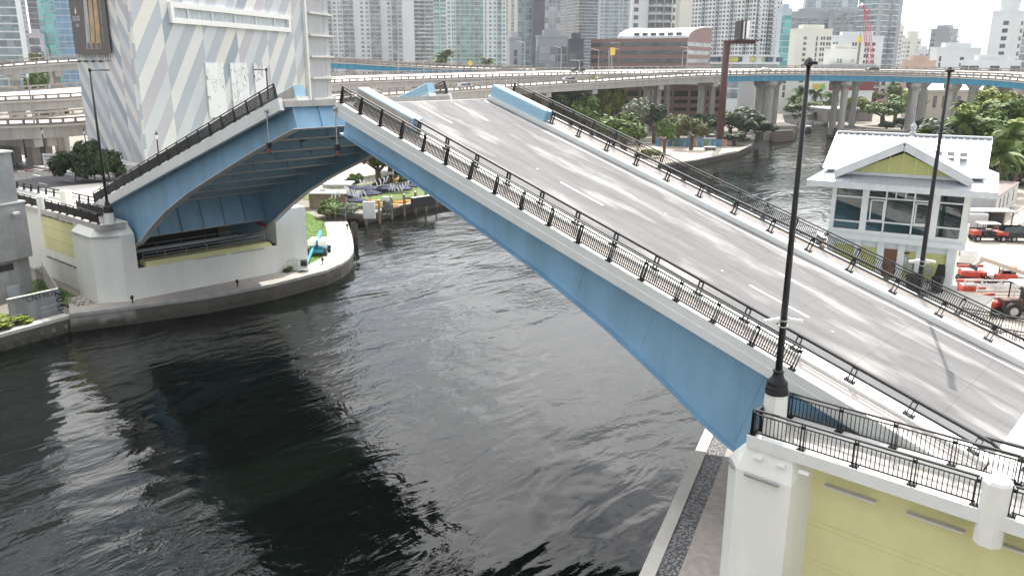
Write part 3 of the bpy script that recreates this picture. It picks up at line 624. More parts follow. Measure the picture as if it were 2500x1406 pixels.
# white pilasters on the far approach
def pilaster(x, y, z, h, r, label, grp='white pilasters'):
    t = thing('pilaster', label, 'pillar', (x, y, z), grp)
    o = [(x + r * math.cos(math.pi / 8 + i * math.pi / 4), y + r * math.sin(math.pi / 8 + i * math.pi / 4)) for i in range(8)]
    q = [(x + r * .86 * math.cos(math.pi / 8 + i * math.pi / 4), y + r * .86 * math.sin(math.pi / 8 + i * math.pi / 4)) for i in range(8)]
    b = MB(); b.prism(o, z, z + h - .12); b.build('shaft', MT['pier_white'], t); b = MB(); b.prism(o, z + h - .12, z + h, q); b.build('top', MT['white'], t)
pilaster(-93.2, 28.9, 8.3, 2.3, .55, 'white pilaster dividing the railing of the far pier'); pilaster(-92.5, 31.0, 8.9, 2.1, .6, 'squat white pillar behind the far pier railing')
pilaster(-122, 47.2, 8.2, 1.9, .5, 'white pillar beyond the striped traffic gate')
# red and white traffic gate across the west road
gt = thing('traffic_gate', 'lowered red and white striped traffic gate across the far road', 'traffic gate', (-116.4, 47, 8.6))
a, c = V((-116.4, 46.9, 9.9)), V((-126.5, 33.6, 9.6))
for i in range(16):
    b = MB(); b.bar(a.lerp(c, i / 16), a.lerp(c, (i + 1) / 16), .06, .13); b.build('arm_stripe', MT['red' if i % 2 else 'white_paint'], gt)
for i in (3, 6, 9, 12, 14):
    q = a.lerp(c, i / 16); b = MB(); b.lathe([(.05, .08), (.14, .14), (.14, .3), (.05, .36)], q, 8); b.build('gate_lamp', MT['red'], gt)
for i in (5, 12):
    q = a.lerp(c, i / 16); b = MB(); b.tube(q, q - V((0, 0, 1.3)), .02, n=5); b.build('gate_leg', MT['steel'], gt)
b = MB(); pr = [(0, 0), (3.4, 0), (3.4, 1.45), (3.1, 1.75), (.5, 1.75), (0, 1.2)]
b.extr([V((-117.9, 45.9, 8.6)) + V((.70 * u, .72 * u, w)) for u, w in pr], (-.75, .75, 0)); b.build('gate_cabinet', MT['white_paint'], gt, bevel=.06)

# --- near (east) pier ------------------------------------------------
pe = thing('bascule_pier', 'near white concrete pier with yellow wall and light strips', 'bridge pier', (-9, 30, 1.6), 'bascule piers')
blk = [(-13.9, 33), (-13.9, 28.9), (-13.15, 28.05), (-10.85, 28.05), (-10.45, 29.3), (-10.45, 33)]
b = MB(); b.prism(blk, 1.6, 8.3); b.build('corner_block', MT['pier_white'], pe)
ins = [(-13.0, 33), (-13.0, 29.4), (-12.75, 28.3), (-9.0, 28.32), (-8.9, 29.0), (-8, 29.15), (-8, 33)]
ins = [(-13.05, 33), (-13.05, 29.3), (-12.85, 28.32), (-11.0, 28.32), (-10.46, 29.3), (-10.46, 33)]
b = MB(); b.prism(blk, 8.3, 9.35, ins); b.build('corner_cap', MT['pier_white'], pe)
b = MB(); b.prism([(-13.05, 33), (-13.05, 28.6), (-12.85, 28.25), (-4, 28.28), (40, 28.9), (40, 30.4), (-8, 30.4), (-8, 33)], 9.352, 9.62); b.build('sidewalk_slab', MT['deck_light'], pe)
b = MB(); b.prism([(-12.9, 28.2), (-4, 28.22), (40, 28.85), (40, 29.2), (-4, 28.57), (-12.9, 28.55)], 9.3, 9.80); b.build('edge_curb', MT['white'], pe)
b = MB(); b.prism([(-10.6, 29.2), (40, 29.8), (40, 31), (-10.6, 31)], 1.6, 9.35); wl = b.build('yellow_wall', MT['yellow'], pe)
b = MB(); b.prism([(-10.7, 28.9), (40, 29.5), (40, 30), (-10.7, 29.4)], 8.95, 9.351); b.build('wall_coping', MT['yellow'], pe)
for z in (3.2, 4.9, 6.6):
    b = MB(); b.bar((-10.4, 29.19, z), (39, 29.79, z), .012, .014); b.build('groove', MT['yellow'], wl); b = MB(); b.bar((-10.4, 29.19, z - .22), (39, 29.79, z - .22), .012, .014); b.build('groove', MT['yellow'], wl)
for i in range(6):
    x = -9.9 + i * 3.0
    b = MB(); b.obox((x + .95, 28.93 + (x + 10) * .012, 8.42), (.95, .0115, 0), (0, .14, 0), (0, 0, .035)); fx = b.build('light_fixture', MT['ledge_grey_'], pe)
    b = MB(); b.obox((x + .95, 28.95 + (x + 10) * .012, 8.37), (.92, .011, 0), (0, .09, 0), (0, 0, .012)); b.build('lens', MT['white_paint'], fx)
lamp_strip(pe, (-12.75, 27.97, 8.2), (-11.3, 27.97, 8.2)); lamp_strip(pe, (-13.75, 28.6, 8.2), (-13.35, 28.15, 8.2))
for i in range(3):
    x = -12.35 + i * .95; b = MB(); b.obox((x, 28.17, 9.02), (.2, 0, 0), (0, .02, .06), (0, -.07, .02)); b.build('junction_box', MT['white_paint'], pe)
# pit beside the leaf and the rest of the east deck
b = MB(); b.box(-13.3, 40, 47.5, 50.9, 1.6, 9.35); b.box(-13.3, -10.9, 50.9, 59.0, 1.6, 9.35); b.box(-4.9, 40, 31, 47.5, 1.6, 9.0); b.build('pier_body', MT['pier_white'], pe)
ea = thing('east_approach', 'pale approach roadway and curb on the near pier', 'roadway', (0, 38, 9.2))
b = MB(); b.box(-5.2, 60, RY0, RY1, 9.0, 9.26); b.build('road_concrete', MT['deck_light'], ea)
b = MB(); b.box(-5.2, 60, RY0 - 2.3, RY0, 9.0, 9.55); b.build('curb', MT['white'], ea)
b = MB(); b.prism([(-13.0, 30.35), (-5.4, 30.4), (60, 31.1), (60, 31.6), (-5.4, 30.8), (-13.0, 30.75)], 9.4, 9.98); b.build('inner_curb', MT['white'], ea)
b = MB(); b.box(-5.2, 60, RY1, RY1 + .8, 9.0, 9.55); b.build('curb', MT['white'], ea)
b = MB(); b.box(-22.5, -10.8, 50.8, 58.9, 9.351, 9.519); b.box(-13.2, 60, 47.5, 50.8, 9.351, 9.52); b.box(-5.2, 60, RY1 + .8, 47.5, 9.0, 9.52); b.build('sidewalk', MT['deck_light'], ea)
b = MB(); b.box(-5.37, -5.19, RY0, RY1, 9.0, 9.27); b.build('joint_plate', MT['white'], ea)
for y in (37.46, 40.85):
    for x in (-2, 11, 24, 37):
        b = MB(); b.box(x, x + 3.3, y - .075, y + .075, 9.264, 9.268); b.build('lane_dash', MT['line'], ea)
for y in (34.1, 44.2): b = MB(); b.box(-5.1, 59, y - .07, y + .07, 9.264, 9.268); b.build('edge_line', MT['line'], ea)
def line(a, c):
    a = V(a); c = V(c); d = (c - a).normalized(); return (lambda s, h: a + d * s + V((0, 0, h))), (c - a).length
def rail_thing(label, segs, sp=2.0, group='black pier railings', pk=.16):
    t = thing('railing', label, 'railing', segs[0][0], group)
    for a, c in segs:
        f, L = line(a, c); railing(t, f, 0, L, sp, 'rails', pick=pk, pw_=.014)
    return t
rail_thing('black picket railing along the outer edge of the near pier', [((-12.75, 28.38, 9.8), (-4.75, 28.45, 9.8)), ((-3.7, 28.5, 9.8), (14, 28.75, 9.8))], 1.95)
rail_thing('short black railing between the lamp pedestal and the near corner', [((-12.78, 28.5, 9.62), (-12.85, 29.3, 9.62))], .8)
rail_thing('black inner railing on the near pier beside the sinking leaf', [((-12.2, 30.55, 9.98), (-4.0, 30.62, 9.98)), ((-3.9, 30.62, 9.98), (14, 30.85, 9.98))], 1.95)
rail_thing('black railing on the far side sidewalk below the tender house', [((-10.8, 50.6, 9.52), (20, 50.6, 9.52))], 2.0)
rail_thing('second black railing beyond the far sidewalk of the near pier', [((-11.5, 47.9, 9.52), (20, 47.9, 9.52))], 2.0)
t = thing('traffic_barrier', 'black traffic rail end with angled terminal on the near approach', 'barrier', (-5, 33, 9.5), 'black traffic rails')
traffic_rail(t, lambda s, h: V((-5.6 + s, 33.0, 9.55 + h)), 0, 30, 2.6, ps=[1.6, 4.2, 6.8, 9.4], name='rails')
b = MB(); b.bar((-5.6, 33.14, 10.35), (-4.9, 33.1, 9.95), .1, .1); b.build('terminal', MT['black'], t)
t = thing('traffic_barrier', 'black traffic rail on the far curb of the near approach', 'barrier', (-4, 45.2, 9.5), 'black traffic rails')
traffic_rail(t, lambda s, h: V((26 - s, 45.3, 9.55 + h)), 0, 30, 2.6, name='rails')
pilaster(-4.2, 28.5, 8.6, 2.35, .46, 'white octagonal pillar in the near pier railing')
for x, lb in ((-13.15, 0),):
    b = MB(); b.hexa([(-14.4, 31.8, 1.6), (-13.9, 31.8, 1.6), (-13.9, 46.4, 1.6), (-14.4, 46.4, 1.6), (-14.2, 31.8, 4.8), (-13.9, 31.8, 4.8), (-13.9, 46.4, 4.8), (-14.2, 46.4, 4.8)]); b.build('front_wall', MT['pier_white'], pe)
# ------------------------------------------------------------------ tall black lamps on white pedestals
def lamp(loc, label, heads, htop=24.0, cams=False, ped=True, pz=9.5):
    x, y, z = loc; t = thing('street_lamp', label, 'street lamp', (x, y, pz), 'tall black bridge lamps')
    if ped:
        r = .52; o = [(x + r * math.cos(math.pi / 8 + i * math.pi / 4), y + r * math.sin(math.pi / 8 + i * math.pi / 4)) for i in range(8)]
        q = [(x + r * .84 * math.cos(math.pi / 8 + i * math.pi / 4), y + r * .84 * math.sin(math.pi / 8 + i * math.pi / 4)) for i in range(8)]
        b = MB(); b.prism(o, pz, z, q); b.build('pedestal', MT['pier_white'], t)
    b = MB(); b.lathe([(.46, 0), (.46, .12), (.42, .15), (.44, .2), (.42, .32), (.36, .36), (.42, .42), (.38, .52), (.26, .66), (.2, .8), (.2, .9), (.23, .93), (.2, .96), (.17, 1.0)], (x, y, z), 20); b.build('base', MT['black'], t, smooth=True)
    b = MB(); b.tube((x, y, z + .95), (x, y, htop), .142, .08, 14); b.build('pole', MT['black'], t, smooth=True)
    b = MB(); b.lathe([(.10, -.1), (.14, -.05), (.14, .12), (.05, .22)], (x, y, htop), 10); b.build('cap', MT['black'], t)
    for dx, dy in heads:
        e = V((x + dx, y + dy, htop + .02)); b = MB(); b.bar((x, y, htop - .02), e, .06, .06); b.build('arm', MT['black'], t)
        d = V((dx, dy, 0)).normalized(); n = V((-d.y, d.x, 0))
        b = MB(); b.obox(e + d * .05, d * .36, n * .17, (0, 0, .05)); hd = b.build('luminaire', MT['black'], t)
        b = MB(); b.obox(e + d * .05 + V((0, 0, .056)), d * .30, n * .13, (0, 0, .006)); b.build('top_plate', MT['steel'], hd)
    if cams:
        b = MB(); b.lathe([(.19, 0), (.19, .05)], (x, y, z + 3.05), 12); b.lathe([(.19, 0), (.19, .05)], (x, y, z + 2.8), 12); b.build('clamp', MT['steel'], t)
        for sx in (-1, 1):
            e = V((x, y, z + 3.0)) + rgt0 * (.5 * sx); b = MB(); b.bar(V((x, y, z + 2.95)), e, .05, .05); a = b.build('camera_arm', MT['white_paint'], t)
            b = MB(); b.bar(e - rgt0 * .35 * sx + V((0, 0, .12)), e + rgt0 * .25 * sx + V((0, 0, .02)), .14, .12); b.build('camera', MT['white_paint'], t)
    return t
Yd = V((0, 1, 0))
lamp((-12.45, 29.6, 11.3), 'tall black lamp with cameras on the near pier pedestal', [(-.2, .48), (.25, -.42)], 24.1, cams=True)
lamp((-76.6, 28.95, 10.4) if False else (-78.0, 29.6, 10.6), 'tall black lamp at the corner of the far pier', [(.95, .9)], 23.4)
lamp((-12.65, 46.3 + 2.0, 10.4), 'tall black lamp in front of the bridge tender house', [(-.15, .45), (.15, -.45)], 23.8, cams=True)
lamp((-80.2, 48.6, 10.4), 'tall black lamp behind the far leaf by the white mural panels', [(-.8, -.6)], 23.4)
# ------------------------------------------------------------------ striped mural building
def hdir(deg): 
    a = math.radians(deg); return fwdh * math.cos(a) + rgt0 * math.sin(a)
class Face:      # vertical plane through a point along a horizontal direction; measures photograph pixels on itself
    def __init__(s, o, d): s.o = V((o.x, o.y, 0)); s.d = d.normalized(); s.n = V((s.d.y, -s.d.x, 0)); s.n = s.n if s.n.dot(CAM - s.o) > 0 else -s.n
    def px(s, u, v):
        r = ray(u, v); t = (s.o - CAM).dot(s.n) / r.dot(s.n); p = CAM + r * t; return ((p - s.o).dot(s.d), p.z)
    def at(s, u, z, off=0.0): q = s.o + s.d * u + s.n * off; return V((q.x, q.y, z))
    def quadbox(s, b, u0, u1, z0, z1, o0, o1):
        b.hexa([s.at(u0, z0, o0), s.at(u1, z0, o0), s.at(u1, z0, o1), s.at(u0, z0, o1), s.at(u0, z1, o0), s.at(u1, z1, o0), s.at(u1, z1, o1), s.at(u0, z1, o1)])
c0 = AT(328, 160, 112)
FR = Face(c0, hdir(13.8)); FL = Face(c0, hdir(-47))
def mural_mat(name, F, lean, sw, cw_):
    m = bpy.data.materials.new(name); m.use_nodes = True; t = m.node_tree; bs = t.nodes['Principled BSDF']; bs.inputs['Roughness'].default_value = 0.75
    g = t.nodes.new('ShaderNodeNewGeometry'); sb = t.nodes.new('ShaderNodeVectorMath'); sb.operation = 'SUBTRACT'; sb.inputs[1].default_value = F.o; t.links.new(g.outputs['Position'], sb.inputs[0])
    def dot(v):
        d = t.nodes.new('ShaderNodeVectorMath'); d.operation = 'DOT_PRODUCT'; d.inputs[1].default_value = v; t.links.new(sb.outputs[0], d.inputs[0]); return d.outputs['Value']
    def fl(v, w, off):
        d = t.nodes.new('ShaderNodeMath'); d.operation = 'MULTIPLY_ADD'; d.inputs[1].default_value = 1 / w; d.inputs[2].default_value = off; t.links.new(v, d.inputs[0])
        f = t.nodes.new('ShaderNodeMath'); f.operation = 'FLOOR'; t.links.new(d.outputs[0], f.inputs[0]); return f.outputs[0]
    a = dot(F.d * 1.0 - V((0, 0, lean))); c = dot(F.d * 1.0 - V((0, 0, -.04))); e = dot(F.d * 1.0 - V((0, 0, lean * .86)))
    cb = t.nodes.new('ShaderNodeCombineXYZ'); fa = fl(a, sw, .3); fc = fl(c, cw_, .15); t.links.new(fa, cb.inputs[0]); t.links.new(fc, cb.inputs[1]); cb.inputs[2].default_value = 0.5
    w = t.nodes.new('ShaderNodeTexWhiteNoise'); w.noise_dimensions = '3D'; t.links.new(cb.outputs[0], w.inputs['Vector'])
    r = t.nodes.new('ShaderNodeValToRGB'); r.color_ramp.interpolation = 'CONSTANT'; el = r.color_ramp.elements
    cols = [(0, (.68, .68, .67)), (.2, (.56, .585, .61)), (.36, (.66, .65, .61)), (.5, (.43, .465, .51)), (.66, (.48, .47, .505)), (.84, (.32, .365, .425))]
    el[0].color = (*cols[0][1], 1); el[1].position = cols[1][0]; el[1].color = (*cols[1][1], 1)
    for q, k in cols[2:]: x = el.new(q); x.color = (*k, 1)
    ad = t.nodes.new('ShaderNodeMath'); ad.operation = 'ADD'; t.links.new(fa, ad.inputs[0]); t.links.new(fc, ad.inputs[1])     # alternate light and dark bands
    md = t.nodes.new('ShaderNodeMath'); md.operation = 'FLOORED_MODULO'; md.inputs[1].default_value = 2; t.links.new(ad.outputs[0], md.inputs[0])
    hf = t.nodes.new('ShaderNodeMath'); hf.operation = 'MULTIPLY'; hf.inputs[1].default_value = .5; t.links.new(md.outputs[0], hf.inputs[0])
    vv = t.nodes.new('ShaderNodeMath'); vv.operation = 'MULTIPLY_ADD'; vv.inputs[1].default_value = .495; t.links.new(w.outputs['Value'], vv.inputs[0]); t.links.new(hf.outputs[0], vv.inputs[2])
    t.links.new(vv.outputs[0], r.inputs['Fac'])
    n = t.nodes.new('ShaderNodeTexNoise'); n.inputs['Scale'].default_value = .5; n.inputs['Detail'].default_value = 6; t.links.new(g.outputs['Position'], n.inputs['Vector'])
    mr = t.nodes.new('ShaderNodeMapRange'); mr.inputs['To Min'].default_value = .93; mr.inputs['To Max'].default_value = 1.04; t.links.new(n.outputs['Fac'], mr.inputs['Value'])
    x = t.nodes.new('ShaderNodeMix'); x.data_type = 'RGBA'; x.blend_type = 'MULTIPLY'; x.inputs['Factor'].default_value = 1; t.links.new(r.outputs['Color'], x.inputs['A']); t.links.new(mr.outputs[0], x.inputs['B'])
    t.links.new(x.outputs['Result'], bs.inputs['Base Color']); MT[name] = m; return m
mural_mat('mural_right', FR, .80, 2.7, 9.3); mural_mat('mural_left', FL, .95, 1.9, 5.9)
LR = FR.px(750, 160)[0]; LT = FR.px(803, 160)[0]; LL = FL.px(190, 160)[0]; ZM = 10.5; ZT = 48
mb = thing('mural_building', 'windowless building covered in grey and white diagonal stripes', 'building', (c0.x, c0.y, 4))
bk = FR.at(LR, 0, -22); 
b = MB(); FR.quadbox(b, 0.0, LR, ZM, ZT, -.4, 0); b.build('striped_wall', MT['mural_right'], mb)
b = MB(); FL.quadbox(b, 0.0, LL, ZM, ZT, -.4, 0.0); b.build('striped_wall', MT['mural_left'], mb)
b = MB(); P0, P1, P2 = FR.at(.5, 0, -.5), FR.at(LR, 0, -.5), FL.at(LL, 0, -.5)
b.prism([(P0.x, P0.y), (P1.x, P1.y), (P1.x - 14, P1.y + 10), (P2.x, P2.y)], 3, ZT - 1); b.build('core', MT['concrete'], mb)
b = MB(); FR.quadbox(b, -.05, LR, 2, ZM, -.4, .25); FL.quadbox(b, -.05, LL, 2, ZM - .004, -.4, .22); b.build('plinth', MT['white'], mb)
mat('tower_grey', (.40, .41, .44), .7, var=.06, scale=.4, streak=.08); mat('ledge_grey', (.60, .60, .60), .6)
b = MB(); FR.quadbox(b, LR, LT, 2, ZT, -9, .35); tw = b.build('stair_tower', MT['tower_grey'], mb)
b = MB(); FR.quadbox(b, LR - .7, LR, 2, ZT, -1, .55); b.build('corner_strip', MT['white'], mb)
for v in (-16, 37, 90, 141, 193, 244):
    z = FR.px(776, v + 0)[1]; b = MB(); FR.quadbox(b, LR + .4, LT + .6, z, z + .35, .35, .95); b.build('ledge', MT['ledge_grey'], tw)
    b = MB(); FR.quadbox(b, LR + (LT - LR) * .78, LR + (LT - LR) * .78 + .06, z - 3.4, z - .1, .352, .37); b.build('joint', MT['concrete_dark'], tw)
# ribbon window with white frame
u0, zt = FR.px(408, 0); u1, _ = FR.px(704, 40); zb = FR.px(560, 68)[1]; zt = FR.px(560, 22)[1]
b = MB(); fw = .75
FR.quadbox(b, u0, u1, zt - fw, zt, 0, .45); FR.quadbox(b, u0, u1, zb, zb + fw, 0, .45); FR.quadbox(b, u0, u0 + fw, zb + fw, zt - fw, 0, .45); FR.quadbox(b, u1 - fw, u1, zb + fw, zt - fw, 0, .45)
wf = b.build('window_frame', MT['white_paint'], mb)
mat('pane_pale', (.42, .48, .52), .25, var=.12, scale=.5)
cuts = [u0 + fw] + [FR.px(x, 45)[0] for x in (457, 515, 570, 621, 667)] + [u1 - fw]
for a, c in zip(cuts, cuts[1:]):
    b = MB(); FR.quadbox(b, a + .06, c - .06, zb + fw, zt - fw, .01, .05); pn = b.build('pane', MT['pane_pale'], wf)
    n = 5
    for i in range(1, n): 
        b = MB(); x = a + (c - a) * i / n; FR.quadbox(b, x - .025, x + .025, zb + fw, zt - fw, .052, .09); b.build('mullion', MT['ledge_grey'], wf)
    b = MB(); FR.quadbox(b, c - .07, c + .07, zb + fw, zt - fw, .05, .3); b.build('mullion', MT['white_paint'], wf)
# three white drawing panels: fine branching line work on white board
def line_art():
    m = mat('line_art', (.76, .77, .78), .5, var=.02); t = m.node_tree; bs = t.nodes['Principled BSDF']; g = [n for n in t.nodes if n.type == 'NEW_GEOMETRY'][0]; old = bs.inputs['Base Color'].links[0].from_socket
    mp = t.nodes.new('ShaderNodeMapping'); mp.inputs['Scale'].default_value = (1, 1, .45); t.links.new(g.outputs['Position'], mp.inputs['Vector'])
    n = t.nodes.new('ShaderNodeTexNoise'); n.inputs['Scale'].default_value = .42; n.inputs['Detail'].default_value = 3; n.inputs['Distortion'].default_value = 1.2; t.links.new(mp.outputs['Vector'], n.inputs['Vector'])
    k = t.nodes.new('ShaderNodeMath'); k.operation = 'MULTIPLY'; k.inputs[1].default_value = 20; t.links.new(n.outputs['Fac'], k.inputs[0])
    f = t.nodes.new('ShaderNodeMath'); f.operation = 'PINGPONG'; f.inputs[1].default_value = 1; t.links.new(k.outputs[0], f.inputs[0])
    l = t.nodes.new('ShaderNodeMath'); l.operation = 'LESS_THAN'; l.inputs[1].default_value = .17; t.links.new(f.outputs[0], l.inputs[0])
    n2 = t.nodes.new('ShaderNodeTexNoise'); n2.inputs['Scale'].default_value = .22; n2.inputs['Detail'].default_value = 1; t.links.new(g.outputs['Position'], n2.inputs['Vector'])
    s = t.nodes.new('ShaderNodeMath'); s.operation = 'GREATER_THAN'; s.inputs[1].default_value = .46; t.links.new(n2.outputs['Fac'], s.inputs[0])
    a = t.nodes.new('ShaderNodeMath'); a.operation = 'MULTIPLY'; t.links.new(l.outputs[0], a.inputs[0]); t.links.new(s.outputs[0], a.inputs[1])
    x = t.nodes.new('ShaderNodeMix'); x.data_type = 'RGBA'; x.inputs['B'].default_value = (.28, .28, .29, 1); t.links.new(a.outputs[0], x.inputs['Factor']); t.links.new(old, x.inputs['A']); t.links.new(x.outputs['Result'], bs.inputs['Base Color'])
line_art()
for i, (xa, xb) in enumerate(((497, 553), (558, 611), (616, 658))):
    ua, z1 = FR.px(xa + 1, 154); ub, z0 = FR.px(xb, 284)
    b = MB(); 
    if i == 2: b.extr([FR.at(ua, z0, .02), FR.at(ub, z0, .02), FR.at(ub, z1, .02), FR.at(ub - 1.2, z1, .02), FR.at(ub - 1.5, z1 - 2.6, .02), FR.at(ua + .4, z1, .02), FR.at(ua, z1, .02)], FR.n * .2)
    else: FR.quadbox(b, ua, ub, z0, z1, .02, .22)
    o = b.build('art_panel', MT['line_art'], None, org=FR.at(ua, z0), label=['white wall panel with tree line drawing, leftmost of three', 'white wall panel with faint branch drawing, middle of three', 'white wall panel with notched top, rightmost of three'][i], cat='wall panel', group='white drawing panels')
# advertising banner on the left face
mat('banner_black', (.055, .05, .05), .55, var=.15, scale=3); mat('banner_gold', (.42, .25, .08), .5, var=.35, scale=.8); mat('banner_silver', (.34, .34, .34), .5, var=.35, scale=.8); mat('banner_line', (.55, .48, .36), .5)
FB = Face(FL.at(0, 0, .35), FL.d)
bn = thing('advertising_banner', 'dark advertising banner with three tall bottles on the striped building', 'banner', FB.at(FB.px(220, 60)[0], 20))
uL, uR = FB.px(185, 134)[0], FB.px(271, 131)[0]; zB = FB.px(228, 132)[1]
b = MB(); FB.quadbox(b, uR, uL, zB, ZT - 4, -.06, 0); b.build('sheet', MT['banner_black'], bn)
for i in range(15):
    u = uR + (uL - uR) * (i + .5) / 15; b = MB(); FB.quadbox(b, u - .12, u + .12, zB - .55, zB - .05, -.05, -.03); b.build('tie', MT['dark'], bn)
for i in range(5):
    u = uR + (uL - uR) * (i + .5) / 5; b = MB(); b.bar(FB.at(u, zB - .9, -.3), FB.at(u, zB - 1.1, 1.0), .08, .08); b.obox(FB.at(u, zB - 1.1, 1.1), FB.d * .3, FB.n * .12, V((0, 0, .1))); b.build('flood_light', MT['dark'], bn)
b = MB(); b.bar(FB.at(uR + 1, zB - .9, -.2), FB.at(uL - 1, zB - .9, -.2), .06, .06); b.build('light_rail', MT['steel'], bn)
def bottle(xb, m, tint):
    pts = [(xb - 4.5, 121), (xb + 4.8, 119.5), (xb + 4.5, 106), (xb + 3.6, 100), (xb + 1, 60), (xb - 6, 0), (xb - 9, -60), (xb - 15, -60), (xb - 13.5, 0), (xb - 9, 60), (xb - 5.5, 100), (xb - 5.5, 107)]
    q = [FB.px(x, y) for x, y in pts]; b = MB(); b.extr([FB.at(u, z, .012) for u, z in q], FB.n * .01); o = b.build('bottle_print', MT['banner_line'], bn)
    cx = sum(u for u, z in q) / len(q); b = MB(); b.extr([FB.at(u + (-.16 if u > FB.px(xb - (z0 < 60) * 0, z0)[0] else .16) * 0 + (cx - u) * .12, z if z < 33 else z, .026) for (u, z), z0 in zip(q, [p[1] for p in pts])], FB.n * .004); b.build('bottle_fill', MT[tint], o)
    a = FB.px(xb - 4, 106); c = FB.px(xb + 4, 119); b = MB(); FB.quadbox(b, a[0], c[0], c[1], a[1], .032, .036); b.build('bottle_base', MT['banner_black'], o)
bottle(217, None, 'banner_silver'); bottle(229, None, 'banner_gold'); bottle(241.5, None, 'banner_gold')
def text(body, F, u, z, size, parent, m, off=.02, sx=-1, squash=1.0, name='lettering', ang=0.0):
    cu = bpy.data.curves.new('t', 'FONT'); cu.body = body; cu.size = size; cu.align_x = 'CENTER'; cu.extrude = .004
    ob = bpy.data.objects.new('t', cu); COL.objects.link(ob); bpy.context.view_layer.update(); me = bpy.data.meshes.new_from_object(ob.evaluated_get(bpy.context.evaluated_depsgraph_get())); bpy.data.objects.remove(ob)
    ca, sa = math.cos(ang), math.sin(ang)
    o0 = F.at(u, z, off)
    for v in me.vertices:
        x, y = v.co.x * squash, v.co.y; x, y = x * ca - y * sa, x * sa + y * ca
        p = F.at(u + sx * x, z + y, off + v.co.z) - o0; v.co = p
    me.materials.clear(); me.materials.append(m); me.name = name
    o = bpy.data.objects.new(name, me); put(o, name, parent, o0); return o
mat('print_white', (.62, .62, .62), .5); mat('graffiti', (.03, .03, .035), .6)
uc, zc = FB.px(187, 52); text('CINCORO', FB, uc, zc, 1.0, bn, MT['print_white'], squash=.62); uc, zc = FB.px(189.5, 66); text('Tequila', FB, uc, zc, .7, bn, MT['print_white'], squash=.6)
fl = [FB.px(x, y) for x, y in ((185.2, 37), (187, 30), (185.5, 24), (183.8, 16), (182.6, 26), (182.8, 32))]; b = MB(); b.extr([FB.at(u, z, .02) for u, z in fl], FB.n * .006); b.build('flame_logo', MT['print_white'], bn)
for y0, y1 in ((-40, 20), (25, 60), (66, 90), (94, 103)):
    a, c = FB.px(243 + y0 * .11, y0), FB.px(243 + y1 * .11, y1); b = MB(); b.bar(FB.at(*a, .02), FB.at(*c, .02), .1, .02, FB.n); b.build('chain_print', MT['banner_line'], bn)

# ------------------------------------------------------------------ grey concrete building at the left edge, its yard wall
e0 = G(95, 716, 1.6); FC = Face(e0, hdir(24)); 
cb = thing('concrete_building', 'weathered grey concrete building at the left edge of the picture', 'building', (e0.x, e0.y, 1.6))
zA, zBm, zC, zD2 = FC.px(83, 624)[1], FC.px(67, 490)[1], FC.px(45, 368)[1], FC.px(27, 275)[1]
b = MB(); FC.quadbox(b, -34, -.25, 1.5, zA + .002, -14, -.35); b.build('ground_floor', MT['concrete_dark'], cb)
b = MB(); FC.quadbox(b, -34, 0, zA, zBm, -14, 0); b.build('first_floor', MT['concrete_dark'], cb)
b = MB(); FC.quadbox(b, -34, -.5, zBm, zC, -14, -.15); b.build('second_floor', MT['concrete_dark'], cb)
b = MB(); FC.quadbox(b, -34, -1.6, zC, zD2, -14, -.3); b.build('parapet_block', MT['concrete_dark'], cb)
for z, u in ((zBm, .08), (zC, -.35)):
    b = MB(); FC.quadbox(b, -34, u, z - .1, z + .06, -14, .1 if u > 0 else .0); b.build('ledge', MT['ledge_grey'], cb)
ua, za = FC.px(0, 668); ub, zb2 = FC.px(36, 635)
b = MB(); FC.quadbox(b, ua - 3, ub, za, zA - .35, -.352, -.32); b.build('louvre', MT['dark'], cb)
ua, za = FC.px(28, 746); ub, zb2 = FC.px(50, 694); b = MB(); FC.quadbox(b, ua, ub, 1.6, zb2, -.35, -.29); dr = b.build('door', MT['pane_pale'], cb)
b = MB(); FC.quadbox(b, ub, ub + .12, 1.6, zb2 + .1, -.35, -.25); b.build('door_frame', MT['concrete'], dr)
ua, za = FC.px(34, 520); b = MB(); b.obox(FC.at(ua, za, .3), FC.d * .3, FC.n * .12, V((0, 0, .1))); b.build('camera', MT['white_paint'], cb); 
# yard wall with graffiti
p1, p2 = G(30, 793, 1.6), G(150, 764, 1.6); FG = Face(p1, (p2 - p1)); ug = FG.px(146, 735)[0]; zg = FG.px(146, 705)[1]
yw = thing('yard_wall', 'low grey concrete yard wall with black graffiti by the seawall', 'wall', (p1.x, p1.y, 1.6))
b = MB(); FG.quadbox(b, 0, ug, 1.5, zg, -.25, 0); b.build('wall_face', MT['concrete_dark'], yw)
b = MB(); FG.quadbox(b, -.05, ug + .05, zg, zg + .06, -.3, .05); b.build('coping', MT['seacap'], yw)
b = MB(); q = FG.at(ug, 0, 0); r = G(108, 690, 1.6); 
b.hexa([(q.x, q.y, 1.5), (q.x - .25, q.y + .1, 1.5), (r.x - .25, r.y + .1, 1.5), (r.x, r.y, 1.5), (q.x, q.y, zg), (q.x - .25, q.y + .1, zg), (r.x - .25, r.y + .1, zg - .1), (r.x, r.y, zg - .1)]); b.build('return_wall', MT['deck_light'], yw)
u, z = FG.px(138, 745); text('20io<', FG, u, z, 1.1, yw, MT['graffiti'], sx=1, ang=-math.pi / 2, name='graffiti')
g0 = FG.px(138, 708); text('2oio', FG, g0[0], g0[1] - 1.1, 1.0, yw, MT['graffiti'], sx=1, ang=-math.pi / 2, name='graffiti')
u, z = FG.px(102, 728); text('"CNTROS"', FG, u, z, .7, yw, MT['graffiti'], sx=1, name='graffiti', ang=.04)
gt2 = thing('iron_gate', 'small dark iron bar gate beside the grey concrete building', 'gate', G(102, 712, 1.6))
a, c = G(95, 712, 1.6), G(110, 708, 1.6)
